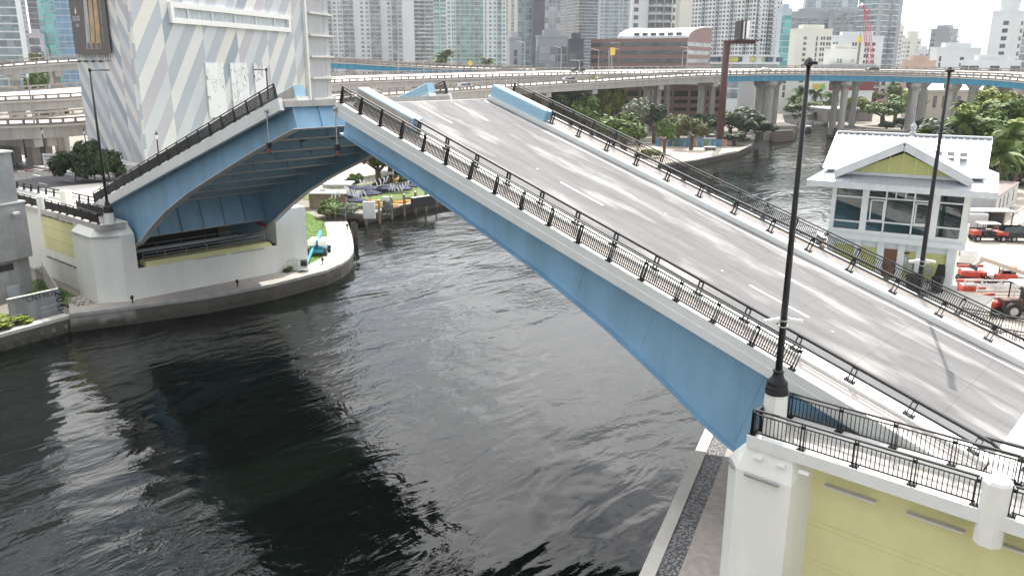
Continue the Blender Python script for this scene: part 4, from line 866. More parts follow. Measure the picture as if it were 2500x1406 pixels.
for i in range(6): 
    b = MB(); q = a.lerp(c, i / 5); b.tube(q, q + V((0, 0, 2.5)), .03, n=5); b.build('bar', MT['dark'], gt2)
for h in (.25, 2.2): b = MB(); b.bar(a + V((0, 0, h)), c + V((0, 0, h)), .05, .06); b.build('rail', MT['dark'], gt2)
pr = thing('pipe_railing', 'thin steel pipe railing on the old seawall', 'railing', G(60, 795, 1.7)); pipe_rail(pr, [G(-40, 822, 1.62), G(58, 792, 1.62)], 1.0, .02, sp=3.2); pipe_rail(pr, [G(104, 778, 1.62), G(164, 762, 1.62)], 1.0, .02, sp=2.6)
for i in range(6):
    q = SL0[1].lerp(SL0[2], i / 5.5); b = MB(); b.tube((q.x - .1, q.y + .1, -2), (q.x - .1, q.y + .1, .7), .22, n=8); b.build('pile', MT['seawall'], None, org=(q.x, q.y, 0), label=['concrete pile under the old seawall, leftmost in view', 'second concrete pile from the left under the old seawall', 'third concrete pile from the left under the old seawall', 'fourth concrete pile from the left under the old seawall', 'fifth concrete pile from the left under the old seawall', 'concrete pile under the old seawall nearest the curved seawall'][i], cat='pile', group='piles under the old seawall')
# ------------------------------------------------------------------ blue boom lift on the lawn
bl = thing('boom_lift', 'blue boom lift with white engine covers parked on the lawn', 'boom lift', G(779, 620, 1.85))
mat('lift_blue', (.03, .25, .36), .4); o = G(779, 620, 1.85); d = rgt0; n = fwdh
b = MB(); b.obox(o + V((0, 0, .55)), d * .95, n * 1.3, V((0, 0, .16))); b.obox(o + V((0, 0, .85)), d * .45, n * .5, V((0, 0, .2))); b.build('chassis', MT['lift_blue'], bl, bevel=.04)
for sx in (-1, 1):
    for sy in (-1, 1):
        q = o + d * 1.05 * sx + n * 1.0 * sy + V((0, 0, .45)); b = MB(); b.tube(q - d * .16, q + d * .16, .45, n=16); w = b.build('wheel', MT['rubber'], bl); b = MB(); b.tube(q - d * .17, q + d * .17, .2, n=10); b.build('rim', MT['lift_blue'], w)
for sx in (-1, 1):
    b = MB(); q = o + d * .62 * sx + V((0, 0, 1.5)); b.obox(q, d * .48, n * .95, V((0, 0, .42))); b.build('engine_cover', MT['white_paint'], bl, bevel=.16)
t0, t1 = G(783, 566, 3.2), G(748, 644, 2.4)
b = MB(); b.bar(o + V((0, 0, 1.6)) - n * .6, t0, .34, .4); b.bar(t0, t0.lerp(t1, .55), .34, .42); b.bar(t0.lerp(t1, .5), t1, .24, .3); b.build('boom', MT['lift_blue'], bl)
q = G(730, 660, 1.9); b = MB()
for zz_ in (.05, .6, 1.15): 
    c4 = [q + d * sx * 1.1 + n * sy * .45 + V((0, 0, zz_)) for sx, sy in ((-1, -1), (1, -1), (1, 1), (-1, 1))]
    for i in range(4): b.tube(c4[i], c4[(i + 1) % 4], .025, n=5)
for sx in (-1, -.3, .3, 1):
    for sy in (-1, 1): b.tube(q + d * sx * 1.1 + n * sy * .45, q + d * sx * 1.1 + n * sy * .45 + V((0, 0, 1.15)), .025, n=5)
b.build('basket_rails', MT['steel'], bl); b = MB(); b.obox(q + V((0, 0, .05)), d * 1.1, n * .45, V((0, 0, .03))); b.build('basket_floor', MT['steel'], bl)
b = MB(); b.obox(q + d * .6 + V((0, 0, .85)), d * .3, n * .2, V((0, 0, .35))); b.build('control_box', MT['dark'], bl)
# lime green sheet and board left on the promenade, small bollard lights on the seawall
mat('lime', (.42, .5, .03), .7); mat('plywood', (.5, .36, .12), .7)
q = G(505, 690, 1.87); lr = thing('debris_pile', 'lime green sheet and plywood board lying on the promenade', 'debris', q)
b = MB(); pts = [V((-.3, -.8, 0)), V((.5, -.6, .12)), V((.7, .7, .3)), V((0, .8, .35)), V((-.4, .4, .1))]; b.extr([q + p for p in pts], (0, 0, .05)); b.build('green_sheet', MT['lime'], lr)
b = MB(); b.obox(q + V((.1, -1.1, .05)), (.5, .1, 0), (-.15, .8, 0), (0, 0, .03)); b.build('board', MT['plywood'], lr); b = MB(); b.obox(q + V((-.2, 1.0, .15)), (.2, .05, .1), (0, .35, 0), (-.1, 0, .2)); b.build('black_bag', MT['dark'], lr)
for (u, v), lb in zip(((324, 740), (580, 700), (788, 645), (848, 560)), ('small black bollard light on the seawall left of the pit', 'small black bollard light on the seawall below the pit middle', 'small black bollard light on the seawall by the boom lift basket', 'small black bollard light at the far corner of the seawall')):
    q = G(u, v, 1.85); bt = thing('bollard_light', lb, 'bollard light', q, 'seawall bollard lights'); b = MB(); b.tube(q, q + V((0, 0, .4)), .06, n=8); b.build('stem', MT['black'], bt); b = MB(); b.lathe([(.1, .38), (.16, .45), (.16, .68), (.05, .78)], q, 8); b.build('head', MT['black'], bt)
# old-style street lamps behind the far leaf
def post_lamp(base, htop, label):
    t = thing('post_lamp', label, 'street lamp', base, 'black post lamps')
    b = MB(); b.lathe([(.2, 0), (.2, .3), (.11, .5), (.09, 1), (.07, htop - 1.0), (.1, htop - .95)], base, 10); b.build('post', MT['black'], t)
    b = MB(); b.lathe([(.1, htop - .95), (.24, htop - .45), (.26, htop - .38)], base, 8); b.build('lantern', MT['white_paint'], t); b = MB(); b.lathe([(.3, htop - .38), (.1, htop - .15), (.03, htop + .1)], base, 8); b.build('cap', MT['black'], t)
    return t
for (u, v, vt, dd), lb in zip(((392, 420, 322, 104), (112, 385, 312, 122), (64, 385, 318, 130), (214, 385, 314, 128)), ('black post lamp in front of the striped wall', 'black post lamp by the hedge under the viaduct', 'leftmost black post lamp under the viaduct', 'black post lamp at the left corner of the striped building')):
    p = AT(u, v, dd); top = AT(u - 12, vt, dd); post_lamp(V((p.x, p.y, p.z)), top.z - p.z, lb)
sg = thing('street_sign', 'white rectangular notice sign by the far road', 'sign', AT(118, 410, 118)); q = AT(118, 392, 118); b = MB(); b.obox(q, rgt0 * .75, fwdh * .03, V((0, 0, 1.0))); pl = b.build('plate', MT['white_paint'], sg); b = MB(); b.tube(AT(119, 425, 118), q, .05, n=6); b.build('post', MT['steel'], sg)
for k, wd_ in enumerate(('TRUCKS', 'MUST', 'STOP')):
    FS = Face(q - fwdh * .04, rgt0); text(wd_, FS, 0, q.z + .45 - k * .55, .42, pl, MT['graffiti'], sx=1, squash=.8)
sb = thing('road_sign_frame', 'back of a white slatted road sign beside the far railing', 'sign', AT(170, 497, 100)); q = AT(170, 492, 100)
for k in range(3): b = MB(); b.obox(q + V((0, 0, .35 - k * .35)), rgt0 * .75, fwdh * .04, V((0, 0, .13))); b.build('slat', MT['white_paint'], sb)
b = MB(); b.tube(q + rgt0 * .8 - V((0, 0, 1.2)), q + rgt0 * .8 + V((0, 0, .7)), .04, n=6); b.tube(q - rgt0 * .8 + V((0, 0, .7)), q + rgt0 * .8 + V((0, 0, .7)), .04, n=6); b.build('frame', MT['steel'], sb)
# ------------------------------------------------------------------ elevated highway
mat('via_conc', (.47, .46, .44), .8, var=.10, scale=.25, streak=.18); mat('via_dark', (.30, .27, .25), .85, var=.2, scale=.3, streak=.25); mat('via_deck', (.60, .58, .55), .8, var=.06, scale=.2); mat('teal', (.06, .32, .50), .5, var=.12, scale=.6, streak=.12)
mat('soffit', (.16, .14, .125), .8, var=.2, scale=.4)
def catmull(P, n=10):
    out = []
    for i in range(len(P) - 1):
        p0, p1, p2, p3 = P[max(0, i - 1)], P[i], P[i + 1], P[min(len(P) - 1, i + 2)]
        for k in range(n):
            t = k / n; out.append(0.5 * ((2 * p1) + (p2 - p0) * t + (2 * p0 - 5 * p1 + 4 * p2 - p3) * t * t + (3 * p1 - p0 - 3 * p2 + p3) * t ** 3))
    out.append(P[-1]); return out
def resample(L, step):
    out = [L[0]]; acc = 0
    for a, c in zip(L, L[1:]):
        d = (c - a).length
        while acc + d >= step:
            a = a + (c - a) * ((step - acc) / d) ; out.append(a.copy()); d = (c - a).length; acc = 0
        acc += d
    return out
def viaduct(label, st, width, sup, dep, split=None, cols=(), side_m='via_conc', round_from=9999, under=True):
    """st: (px, row of the near deck edge, distance). split: px from which the edge girder is teal steel"""
    N = resample(catmull([AT(u, v, d) for u, v, d in st]), 2.4)
    nn = []
    for i in range(len(N)):
        t = N[min(len(N) - 1, i + 1)] - N[max(0, i - 1)]; t.z = 0; t.normalize(); w = V((-t.y, t.x, 0)); w = w if w.dot(fwdh) > 0 else -w; nn.append(w)
    Fr = [p + w * width + V((0, 0, sup)) for p, w in zip(N, nn)]
    t = thing('viaduct', label, 'viaduct', (N[len(N) // 2].x, N[len(N) // 2].y, 0), 'elevated highway viaducts')
    b = MB(); b.sweep([[a, c, c - V((0, 0, .35)), a - V((0, 0, .35))] for a, c in zip(N, Fr)]); b.build('deck', MT['via_deck'], t)
    def pxof(p): d = p - CAM; return W / 2 + FP * d.dot(rgt) / d.dot(fwd)
    runs = {'via': [], 'teal': []}
    k = next((i for i, p in enumerate(N) if split is not None and pxof(p) >= split), len(N) - 1)
    for a, c, m in ((0, k, side_m), (k, len(N) - 1, 'teal')):
        if c - a < 2: continue
        for E, off in ((N, .25), (Fr, -.55)):
            b = MB(); secs = []
            for i in range(a, c + 1):
                p = E[i] + nn[i] * off; secs.append([p - V((0, 0, .35)), p - V((0, 0, .35 + dep)), p + nn[i] * .3 - V((0, 0, .35 + dep)), p + nn[i] * .3 - V((0, 0, .35))])
            b.sweep(secs); b.build('edge_girder', MT[m], t)
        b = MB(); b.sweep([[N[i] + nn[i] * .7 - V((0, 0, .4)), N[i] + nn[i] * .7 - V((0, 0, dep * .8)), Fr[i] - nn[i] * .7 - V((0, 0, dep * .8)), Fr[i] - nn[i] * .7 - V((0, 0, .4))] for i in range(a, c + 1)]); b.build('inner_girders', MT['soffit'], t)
        if m == 'teal':
            b = MB()
            for i in range(a, c + 1): 
                p = N[i] + nn[i] * .2; b.bar(p - V((0, 0, .4)), p - V((0, 0, .3 + dep)), .1, .1)
            b.build('stiffeners', MT['teal'], t, kind='stuff')
    for E in (N, Fr):       # open parapet: curb, posts, top rail
        b = MB(); b.sweep([[p + V((0, 0, .0)) - w * .02, p + w * .3 - w * .02, p + w * .28 + V((0, 0, .36)), p + V((0, 0, .36)) - w * .02] for p, w in zip(E, nn)]); 
        b.sweep([[p + V((0, 0, .80)), p + w * .26 + V((0, 0, .80)), p + w * .26 + V((0, 0, 1.12)), p + V((0, 0, 1.12))] for p, w in zip(E, nn)])
        for i in range(0, len(E) - 1):
            p = E[i]; d = (E[i + 1] - p).normalized(); b.obox(p + nn[i] * .13 + V((0, 0, .58)), d * .2, nn[i] * .12, V((0, 0, .23)))
        b.build('parapet', MT['via_dark'], t)
    for px_, z0, kind in cols:
        i = min(range(len(N)), key=lambda q: abs(pxof(N[q]) - px_)); a, c, w = N[i], Fr[i], nn[i]; d = V((w.y, -w.x, 0)); zt = min(a.z, c.z) - .35 - dep
        for f in ((.2, .8) if width > 10 else (.5,)):
            p = a.lerp(c, f); b = MB()
            if kind == 'r': b.tube((p.x, p.y, z0), (p.x, p.y, zt - 2.0), 1.1, n=18); b.lathe([(1.1, zt - 2.6), (2.2, zt - 1.2), (2.2, zt - .05)], (p.x, p.y, 0), 10)
            else: b.obox(V((p.x, p.y, (z0 + zt) / 2)), d * .75, w * .9, V((0, 0, (zt - z0) / 2)))
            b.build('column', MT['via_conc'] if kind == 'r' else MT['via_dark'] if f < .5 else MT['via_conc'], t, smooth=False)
        if kind == 's':
            b = MB(); m = (a + c) / 2; b.obox(V((m.x, m.y, zt - .7)), d * .9, w * (width * .46), V((0, 0, .65))); b.build('cap_beam', MT['via_conc'], t)
    return N, Fr, nn
VN = viaduct('nearer elevated viaduct crossing the river on teal steel girders', [(-160, 315, 122), (28, 308, 128), (205, 300, 140), (500, 272, 165), (806, 247, 190), (908, 237, 200), (1034, 229, 212), (1278, 212, 238), (1447, 202, 252), (1608, 192, 262), (1759, 184.5, 268), (1900, 182, 274), (2100, 183, 278), (2300, 188, 272), (2400, 193, 262), (2500, 201, 250), (2700, 224, 230)], 12, .35, 1.8, 1762,
             [(85, 1.5, 's'), (140, 1.5, 's'), (1000, 1.5, 's'), (1340, 1.5, 's'), (1455, 1.5, 's'), (1620, 1.5, 's'), (1750, 1.5, 's'), (1900, -1, 'r'), (2068, 1.0, 'r'), (2235, 1.5, 'r'), (2330, 1.5, 'r'), (2420, 1.5, 'r'), (2490, 1.5, 'r')])
VM = viaduct('farther parallel viaduct with wide pale deck behind the nearer one', [(-160, 256, 160), (0, 249, 165), (196, 239, 175), (500, 217, 200), (807, 204, 226), (920, 199, 236), (1030, 195, 245), (1278, 187.5, 264), (1462, 183, 277), (1650, 180, 286), (1800, 178.5, 291), (2000, 178, 295), (2200, 180, 294), (2400, 185, 282), (2500, 191, 272), (2700, 212, 252)], 17, 1.3, 1.7, 1762,
             [(60, 1.5, 's'), (150, 1.5, 's'), (850, 1.5, 's'), (1070, 1.5, 's'), (1300, 1.5, 's'), (1490, 1.5, 's'), (1650, 1.5, 's'), (1915, -1, 'r'), (2110, 1.0, 'r'), (2270, 1.5, 'r'), (2370, 1.5, 'r'), (2460, 1.5, 'r')])
VT = viaduct('high flyover ramp with teal girder behind the striped building', [(-160, 176, 196), (0, 166, 200), (186, 153, 210), (400, 149, 224), (600, 148, 240), (806, 152, 258), (930, 159, 268), (1056, 166, 277), (1180, 170, 284), (1330, 173.5, 292)], 9, .6, 1.5, 640,
             [(45, 1.5, 's'), (150, 1.5, 's'), (760, 1.5, 's')])
# highway light poles
def pole_light(u, v, vt, d, side, label, mono='steel'):
    p, q = AT(u, v, d), AT(u - (vt - v) * 0.0, vt, d); q = V((p.x, p.y, q.z)); t = thing('highway_lamp', label, 'street lamp', p, 'highway light poles')
    b = MB(); b.tube(p, q, .16, .09, 8); b.build('pole', MT[mono], t); e = q + rgt0 * 2.2 * side + V((0, 0, .5)); b = MB(); b.tube(q, e, .06, n=6); b.build('arm', MT[mono], t); b = MB(); b.obox(e, rgt0 * .5, fwdh * .18, V((0, 0, .1))); b.build('luminaire', MT[mono], t)
for a in ((84, 303, 190, 127, -1, 'silver highway lamp curving left over the lower left viaduct'), (128, 205, 118, 172, -1, 'tall silver lamp pole in front of the flyover ramp'), (24, 215, 190, 160, -1, 'short silver lamp on the leftmost viaduct edge'), (1036, 222, 150, 212, 1, 'silver lamp on the near viaduct behind the near leaf tip'), (973, 176, 128, 262, -1, 'silver lamp before the white condominium towers'),
          (1460, 199, 124, 254, -1, 'silver lamp on the near viaduct left of the brown office building'), (1676, 182, 118, 288, -1, 'taller silver lamp before the brown office corner'), (1664, 181, 126, 287, 1, 'second silver lamp close to the brown office corner'), (1369, 182, 118, 272, -1, 'silver lamp before the dark banded tower'), (1280, 185, 105, 266, -1, 'silver lamp before the dark glass tower'), (1845, 178, 108, 292, -1, 'thin lamp pole on the viaduct before the yellow podium'), (1414, 178, 150, 280, -1, 'low silver lamp left of the brown office building')):
    pole_light(*a)
# ------------------------------------------------------------------ cars
mat('car_silver', (.48, .49, .5), .25, .5); mat('car_white', (.75, .75, .74), .3); mat('car_black', (.02, .02, .022), .25)
def make_car(kind, paint):
    t = thing('car', 'car', 'car')
    L = 4.6
    side = {'sedan': [(-2.3, .35), (-2.3, .85), (-1.9, .98), (-1.2, 1.0), (-.75, 1.42), (.55, 1.45), (1.25, 1.02), (2.15, .88), (2.3, .6), (2.3, .35)],
            'suv': [(-2.3, .4), (-2.3, 1.1), (-2.1, 1.65), (.4, 1.7), (1.1, 1.15), (2.2, 1.0), (2.3, .7), (2.3, .4)],
            'pickup': [(-2.7, .5), (-2.7, 1.1), (-.8, 1.1), (-.6, 1.8), (.7, 1.8), (1.2, 1.2), (2.5, 1.05), (2.6, .5)]}[kind]
    b = MB(); secs = []
    for y, k in ((-.88, .0), (-.8, 1), (.8, 1), (.88, 0)):
        secs.append([(x * (1 if k else .98), y * (1 if z < 1.05 else .86), z if k else .35 + (z - .35) * .93) for x, z in side])
    b.sweep(secs); b.build('body', MT[paint], t)
    roof = [p for p in side if p[1] > 1.05]; x0, x1 = min(p[0] for p in roof), max(p[0] for p in roof); zt = max(p[1] for p in roof)
    b = MB()
    for sy in (-1, 1): b.extr([(x0 + .1, sy * .775, 1.03), (x1 + .3, sy * .775, 1.03), (x1 - .25, sy * .715, zt - .12), (x0 + .35, sy * .715, zt - .12)], (0, sy * .06, 0))
    b.build('side_glass', MT['glass'], t)
    b = MB(); b.extr([(x1 + .52, -.62, 1.06), (x1 + .52, .62, 1.06), (x1 - .08, .58, zt - .06), (x1 - .08, -.58, zt - .06)], (.05, 0, .03)); b.build('windscreen', MT['glass'], t)
    for sx in (-1.42, 1.42):
        for sy in (-1, 1): 
            b = MB(); b.tube((sx, sy * .72, .33), (sx, sy * .92, .33), .33, n=12); w = b.build('wheel', MT['rubber'], t); b = MB(); b.tube((sx, sy * .9, .33), (sx, sy * .935, .33), .19, n=8); b.build('rim', MT['steel'], w)
    for sy in (-.6, .6):
        b = MB(); b.box(2.2, 2.32, sy - .2, sy + .2, .62, .78); b.build('headlight', MT['white_paint'], t)
    return t
cars = {}
def car(kind, paint, loc, heading, label, sc=1.0):
    k = (kind, paint)
    if k not in cars: cars[k] = o = make_car(kind, paint)
    else: o = copy_tree(cars[k])
    place(o, loc, math.atan2(heading.y, heading.x), sc); o['label'] = label; o['group'] = 'vehicles'
    if kind == 'pickup': o['category'] = 'pickup truck'; o.name = 'pickup_truck'
    return o
def on_via(VA, px_, f, rev=1):
    N, Fr, nn = VA
    i = min(range(1, len(N) - 1), key=lambda q: abs(W / 2 + FP * (N[q] - CAM).dot(rgt) / (N[q] - CAM).dot(fwd) - px_)); return N[i].lerp(Fr[i], f) + V((0, 0, .02)), (N[i + 1] - N[i - 1]) * rev
for VA, x, f, kd, pt, rev, lb in ((VN, 932, .3, 'sedan', 'car_silver', 1, 'silver sedan on the near viaduct, leftmost of three'), (VN, 1160, .3, 'suv', 'car_silver', 1, 'silver crossover on the near viaduct, middle of three'), (VN, 1413, .3, 'suv', 'car_silver', 1, 'silver crossover on the near viaduct, rightmost of three'),
                                  (VM, 1443, .5, 'pickup', 'car_black', -1, 'black pickup truck on the farther viaduct'), (VM, 818, .5, 'suv', 'car_silver', -1, 'dark grey car emerging from behind the striped building'), (VM, 1884, .2, 'sedan', 'car_white', -1, 'white car on the river bridge before the condominium podium'), (VM, 2142, .2, 'suv', 'car_black', -1, 'dark car on the river bridge right of the red crane')):
    p, h = on_via(VA, x, f, rev); car(kd, pt, p, h, lb)
# ------------------------------------------------------------------ skyline
mat('tw_white', (.66, .70, .72), .6, var=.05, scale=.1); mat('tw_cream', (.68, .68, .62), .6, var=.05, scale=.1); mat('tw_grey', (.36, .39, .42), .6, var=.08, scale=.1); mat('tw_dark', (.10, .11, .13), .5, var=.1, scale=.1); mat('tw_lilac', (.40, .40, .44), .6, var=.08, scale=.1); mat('tw_blue', (.42, .50, .56), .5, var=.06, scale=.1)
mat('slab_white', (.72, .75, .76), .6, var=.04); mat('peach', (.56, .42, .33), .7, var=.08, scale=.2); mat('office', (.26, .16, .145), .65, var=.07, scale=.25); mat('garage', (.33, .22, .20), .75, var=.08, scale=.2, streak=.1)
glassmat('gl_blue', (.15, .21, .25), .12); glassmat('gl_green', (.14, .26, .25), .10); glassmat('gl_dark', (.05, .06, .075), .10, var=.5); glassmat('gl_teal', (.07, .30, .30), .08, cell=(4, 4, 3.4)); glassmat('gl_azure', (.10, .22, .36), .08, cell=(4, 4, 3.4), var=.2); glassmat('gl_grey', (.22, .25, .28), .12, var=.4)
def face_fill(F, L, z0, z1, fh, bw, pat, gw, gs, gl):
    """pattern letters per bay: w window, p pair, b balcony, g glass, s solid, d dark glass, n narrow strip"""
    nb = max(1, round(L / bw)); bwid = L / nb; nf = int((z1 - z0) / fh)
    for k in range(nf):
        za = z0 + k * fh
        i = 0
        while i < nb:
            ch = pat[i % len(pat)]; u = i * bwid
            def q(b, a, c, lo, hi, off): b.poly([F.at(u + a * bwid, za + lo * fh, off), F.at(u + c * bwid, za + lo * fh, off), F.at(u + c * bwid, za + hi * fh, off), F.at(u + a * bwid, za + hi * fh, off)])
            if ch == 'w': q(gw, .22, .78, .28, .82, .06)
            elif ch == 'p': q(gw, .12, .44, .25, .85, .06); q(gw, .56, .88, .25, .85, .06)
            elif ch == 'n': q(gw, .35, .65, .1, .9, .06)
            elif ch == 'g': q(gw, .03, .97, .12, .98, .06)
            elif ch == 'B':
                q(gw, .05, .95, .05, .92, .06); F.quadbox(gs, u, u + bwid, za - .12, za + .14, .0, 1.5)
                gl.poly([F.at(u + .1, za + .14, 1.45), F.at(u + bwid - .1, za + .14, 1.45), F.at(u + bwid - .1, za + 1.1, 1.45), F.at(u + .1, za + 1.1, 1.45)])
            elif ch == 'l':
                q(gw, .0, 1.0, .16, 1.0, .06); F.quadbox(gs, u, u + bwid, za - .1, za + .35, .0, .35)
            i += 1
def tower(label, x0, xc, x1, ytop, D, phi, pl, pr, wallm, glassm, fh=3.3, bw=4.0, zb=1.5, slabm='slab_white', railm='gl_grey', back=22, crown=0, name='tower'):
    cc = AT(xc, 160, D); a = math.radians(phi); dR = rgt0 * math.cos(a) + fwdh * math.sin(a); dL = -rgt0 * math.sin(a) + fwdh * math.cos(a)
    A = Face(cc, dR); B = Face(cc, dL); LR_ = A.px(x1, 160)[0] if x1 > xc else back; LB = B.px(x0, 160)[0] if x0 < xc else back
    LB = max(6, min(LB, 90)); LR_ = max(5, min(LR_, 160)); zt = AT(xc, ytop, D).z
    t = thing(name, label, 'building', (cc.x, cc.y, zb)); c = V((cc.x, cc.y, 0)); p = [c, c + dR * LR_, c + dR * LR_ + dL * LB, c + dL * LB]
    b = MB(); b.prism([(q.x, q.y) for q in p], zb, zt); b.build('wall', MT[wallm], t)
    gw, gs, gl = MB(), MB(), MB(); zs0 = max(zb, 8)
    if pr: face_fill(A, LR_, zs0, zt - fh * .3, fh, bw, pr, gw, gs, gl)
    if pl: face_fill(B, LB, zs0, zt - fh * .3, fh, bw, pl, gw, gs, gl)
    if gw.f: gw.build('windows', MT[glassm], t, kind='stuff')
    if gs.f: gs.build('balcony_slabs', MT[slabm], t, kind='stuff')
    if gl.f: gl.build('balcony_rails', MT[railm], t, kind='stuff')
    b = MB(); m = (p[0] + p[2]) / 2; b.obox(V((m.x, m.y, zt + 1.5 + crown)), dR * LR_ * .3, dL * LB * .3, V((0, 0, 1.6 + crown))); b.build('roof_house', MT[wallm], t)
    b = MB()
    for i in range(4):
        u, v = p[i], p[(i + 1) % 4]; b.bar(V((u.x, u.y, zt + .45)), V((v.x, v.y, zt + .45)), .4, .9)
    b.build('roof_parapet', MT[wallm], t); return t, A, B, LR_, LB, zt
# far left group
tower('white office tower with continuous horizontal bands at the left edge', -70, -65, 60, -150, 430, 6, '', 'lllllllw', 'tw_white', 'gl_blue', 3.9, 5)
tower('grey tower with vertical white ribs behind the banded office', 28, 60, 84, -190, 620, 40, 'wpw', 'psw', 'tw_lilac', 'gl_grey', 3.3, 5)
tower('dark slim tower beside the green glass tower', 84, 88, 112, -160, 560, 12, '', 'gbg', 'tw_grey', 'gl_dark', 3.4, 5)
tower('low brown office block with white bands left of the green tower', 78, 80, 106, 86, 470, 5, '', 'l', 'tw_lilac', 'gl_dark', 4.2, 6)
tower('green glass tower with rippling reflections', 106, 112, 158, -170, 480, 16, 'g', 'g', 'tw_grey', 'gl_teal', 3.4, 3.5)
tower('blue glass tower beside the striped building', 148, 152, 215, -170, 460, 12, 'g', 'g', 'tw_blue', 'gl_azure', 3.4, 3.5)
# middle
tower('white condominium tower with stacked balconies, leftmost of the central group', 770, 790, 986, -120, 600, 4, '', 'wBwpBBswwBBs', 'tw_white', 'gl_grey', 2.95, 3.7)
tower('blank white slab end wall with one window column', 985, 986, 1014, -130, 590, 8, '', 'ssssw', 'tw_white', 'gl_dark', 2.95, 2)
tower('shaded grey tower of long balconies in the gap', 1010, 1012, 1066, -130, 680, 10, '', 'BBB', 'tw_lilac', 'gl_dark', 3.1, 5, slabm='tw_lilac')
tower('pale green glass condominium with white piers', 1056, 1060, 1092, -130, 630, 5, '', 'gB', 'tw_cream', 'gl_green', 3.0, 4)
tower('white and green condominium with central glass bays', 1088, 1092, 1236, -140, 610, 3, '', 'wpBgggBgnwwB', 'tw_white', 'gl_green', 3.0, 3.4)
tower('cream tower with fine balcony edges behind the green condominium', 1228, 1232, 1262, -120, 760, 8, '', 'Bs', 'tw_cream', 'gl_grey', 3.0, 3)
tower('low dark building with a pale patterned corner', 1236, 1244, 1268, 97, 350, 4, 's', 'nds', 'tw_grey', 'gl_dark', 3.2, 4)
tower('dark glass office tower with lighter reflections', 1262, 1264, 1300, -140, 470, 6, '', 'ggg', 'tw_grey', 'gl_blue', 3.6, 4)
tower('near-black slab tower with a vertical light strip', 1298, 1300, 1328, -150, 455, 8, 's', 'ss', 'tw_dark', 'gl_dark', 3.6, 4)
tower('blue grey glass tower beside the black slab', 1326, 1328, 1366, -140, 500, 6, '', 'gg', 'tw_lilac', 'gl_grey', 3.6, 4)
tower('low glass pavilion block with a sloping roof edge', 1308, 1312, 1384, 92, 360, 6, 'g', 'gggg', 'tw_grey', 'gl_grey', 3.4, 4)
tower('dark tower wrapped in thin pale horizontal lines', 1366, 1412, 1462, -150, 720, 22, 'l', 'l', 'tw_dark', 'gl_dark', 2.6, 5, slabm='tw_lilac')
tower('small dark office block in front of the banded tower', 1386, 1390, 1424, 100, 345, 5, '', 'lsl', 'tw_dark', 'gl_dark', 3.6, 4, slabm='tw_lilac')
tower('pale blue condominium with many window columns', 1456, 1460, 1540, -140, 700, 4, '', 'wBpBwBsB', 'tw_blue', 'gl_blue', 3.0, 4)
tower('white gridded condominium with deep balconies behind the vault roof', 1534, 1538, 1652, -100, 420, 3, '', 'wsBBBpBB', 'tw_white', 'gl_dark', 3.7, 4.2)
tower('blank cream end wall of the gridded condominium', 1650, 1652, 1682, -100, 410, 5, '', 's', 'tw_cream', 'gl_dark', 4.2, 5)
tower('large white condominium block with tight grid of windows', 1680, 1836, 1898, -150, 620, 38, 'wpBwwpBw', 'BswwB', 'tw_white', 'gl_dark', 3.0, 3.4)
tower('teal glass column at the edge of the large condominium', 1896, 1898, 1922, 25, 440, 5, '', 'gg', 'tw_blue', 'gl_teal', 3.2, 4)
# right group
tower('distant pale blue tower cut by the top of the picture', 1948, 1952, 2078, -40, 900, 6, '', 'ggsgg', 'tw_blue', 'gl_blue', 3.6, 6)
tower('long blue grey slab block with white roof line, left one', 1918, 1922, 2014, 31, 640, 4, '', 'gB', 'tw_grey', 'gl_grey', 3.2, 5)
tower('long blue grey slab block with white roof line, right one', 2012, 2094, 2112, 26, 620, 55, 'gB', 'gg', 'tw_grey', 'gl_grey', 3.2, 5)
tower('tallest pale tower with white floor edges at its corner', 2080, 2128, 2186, -140, 560, 30, 'lllB', 'sllBl', 'tw_grey', 'gl_blue', 3.5, 4.5)
tower('white hotel block with columns of small windows', 1920, 1938, 2024, 74, 480, 10, 's', 'swsnppsn', 'tw_cream', 'gl_dark', 3.0, 3.6)
tower('white apartment block with grouped dark windows behind the crane', 2020, 2026, 2150, 91, 500, 6, '', 'psspspwss', 'tw_white', 'gl_dark', 3.4, 4)
tower('small white block below the crane hook', 2018, 2024, 2088, 124, 420, 8, 's', 'spsw', 'tw_cream', 'gl_grey', 3.4, 4)
tower('cream tower right of the tallest tower', 2176, 2180, 2196, 66, 700, 8, '', 'pwB', 'tw_cream', 'gl_grey', 3.2, 4)
tower('pale green grey tower in the distance', 2192, 2194, 2204, 95, 760, 8, '', 'ww', 'tw_blue', 'gl_grey', 3.2, 4)
tower('cream stepped tower with a small crown', 2202, 2206, 2242, 97, 640, 8, 'w', 'wswpw', 'tw_cream', 'gl_grey', 3.2, 4, crown=1.5)
tower('low white block left of the dark tower', 2236, 2240, 2266, 124, 600, 5, '', 'pw', 'tw_white', 'gl_grey', 3.2, 4)
tower('dark grey tower with white balconies on its right face', 2262, 2306, 2328, 73, 560, 35, 'sswss', 'BpB', 'tw_grey', 'gl_grey', 3.2, 4)
tower('peach and white apartment block above the bridge', 2214, 2218, 2284, 152, 420, 4, '', 'sww', 'peach', 'gl_grey', 3.2, 4)
tower('wide white block with scattered dark openings', 2278, 2284, 2390, 120, 430, 8, 's', 'nsswsnssp', 'tw_white', 'gl_dark', 3.1, 4)
tower('tall white hotel tower at the right with open crown floors', 2404, 2452, 2484, 30, 390, 30, 'wsspp', 'ssw', 'tw_white', 'gl_dark', 3.4, 3.8, crown=2)
tower('grey banded tower at the right edge of the picture', 2468, 2474, 2540, 64, 430, 6, '', 'l', 'tw_grey', 'gl_grey', 3.8, 5)
tower('low white podium below the white hotel tower', 2358, 2366, 2492, 152, 370, 5, 'g', 'gsgsgs', 'tw_white', 'gl_dark', 4.2, 5)
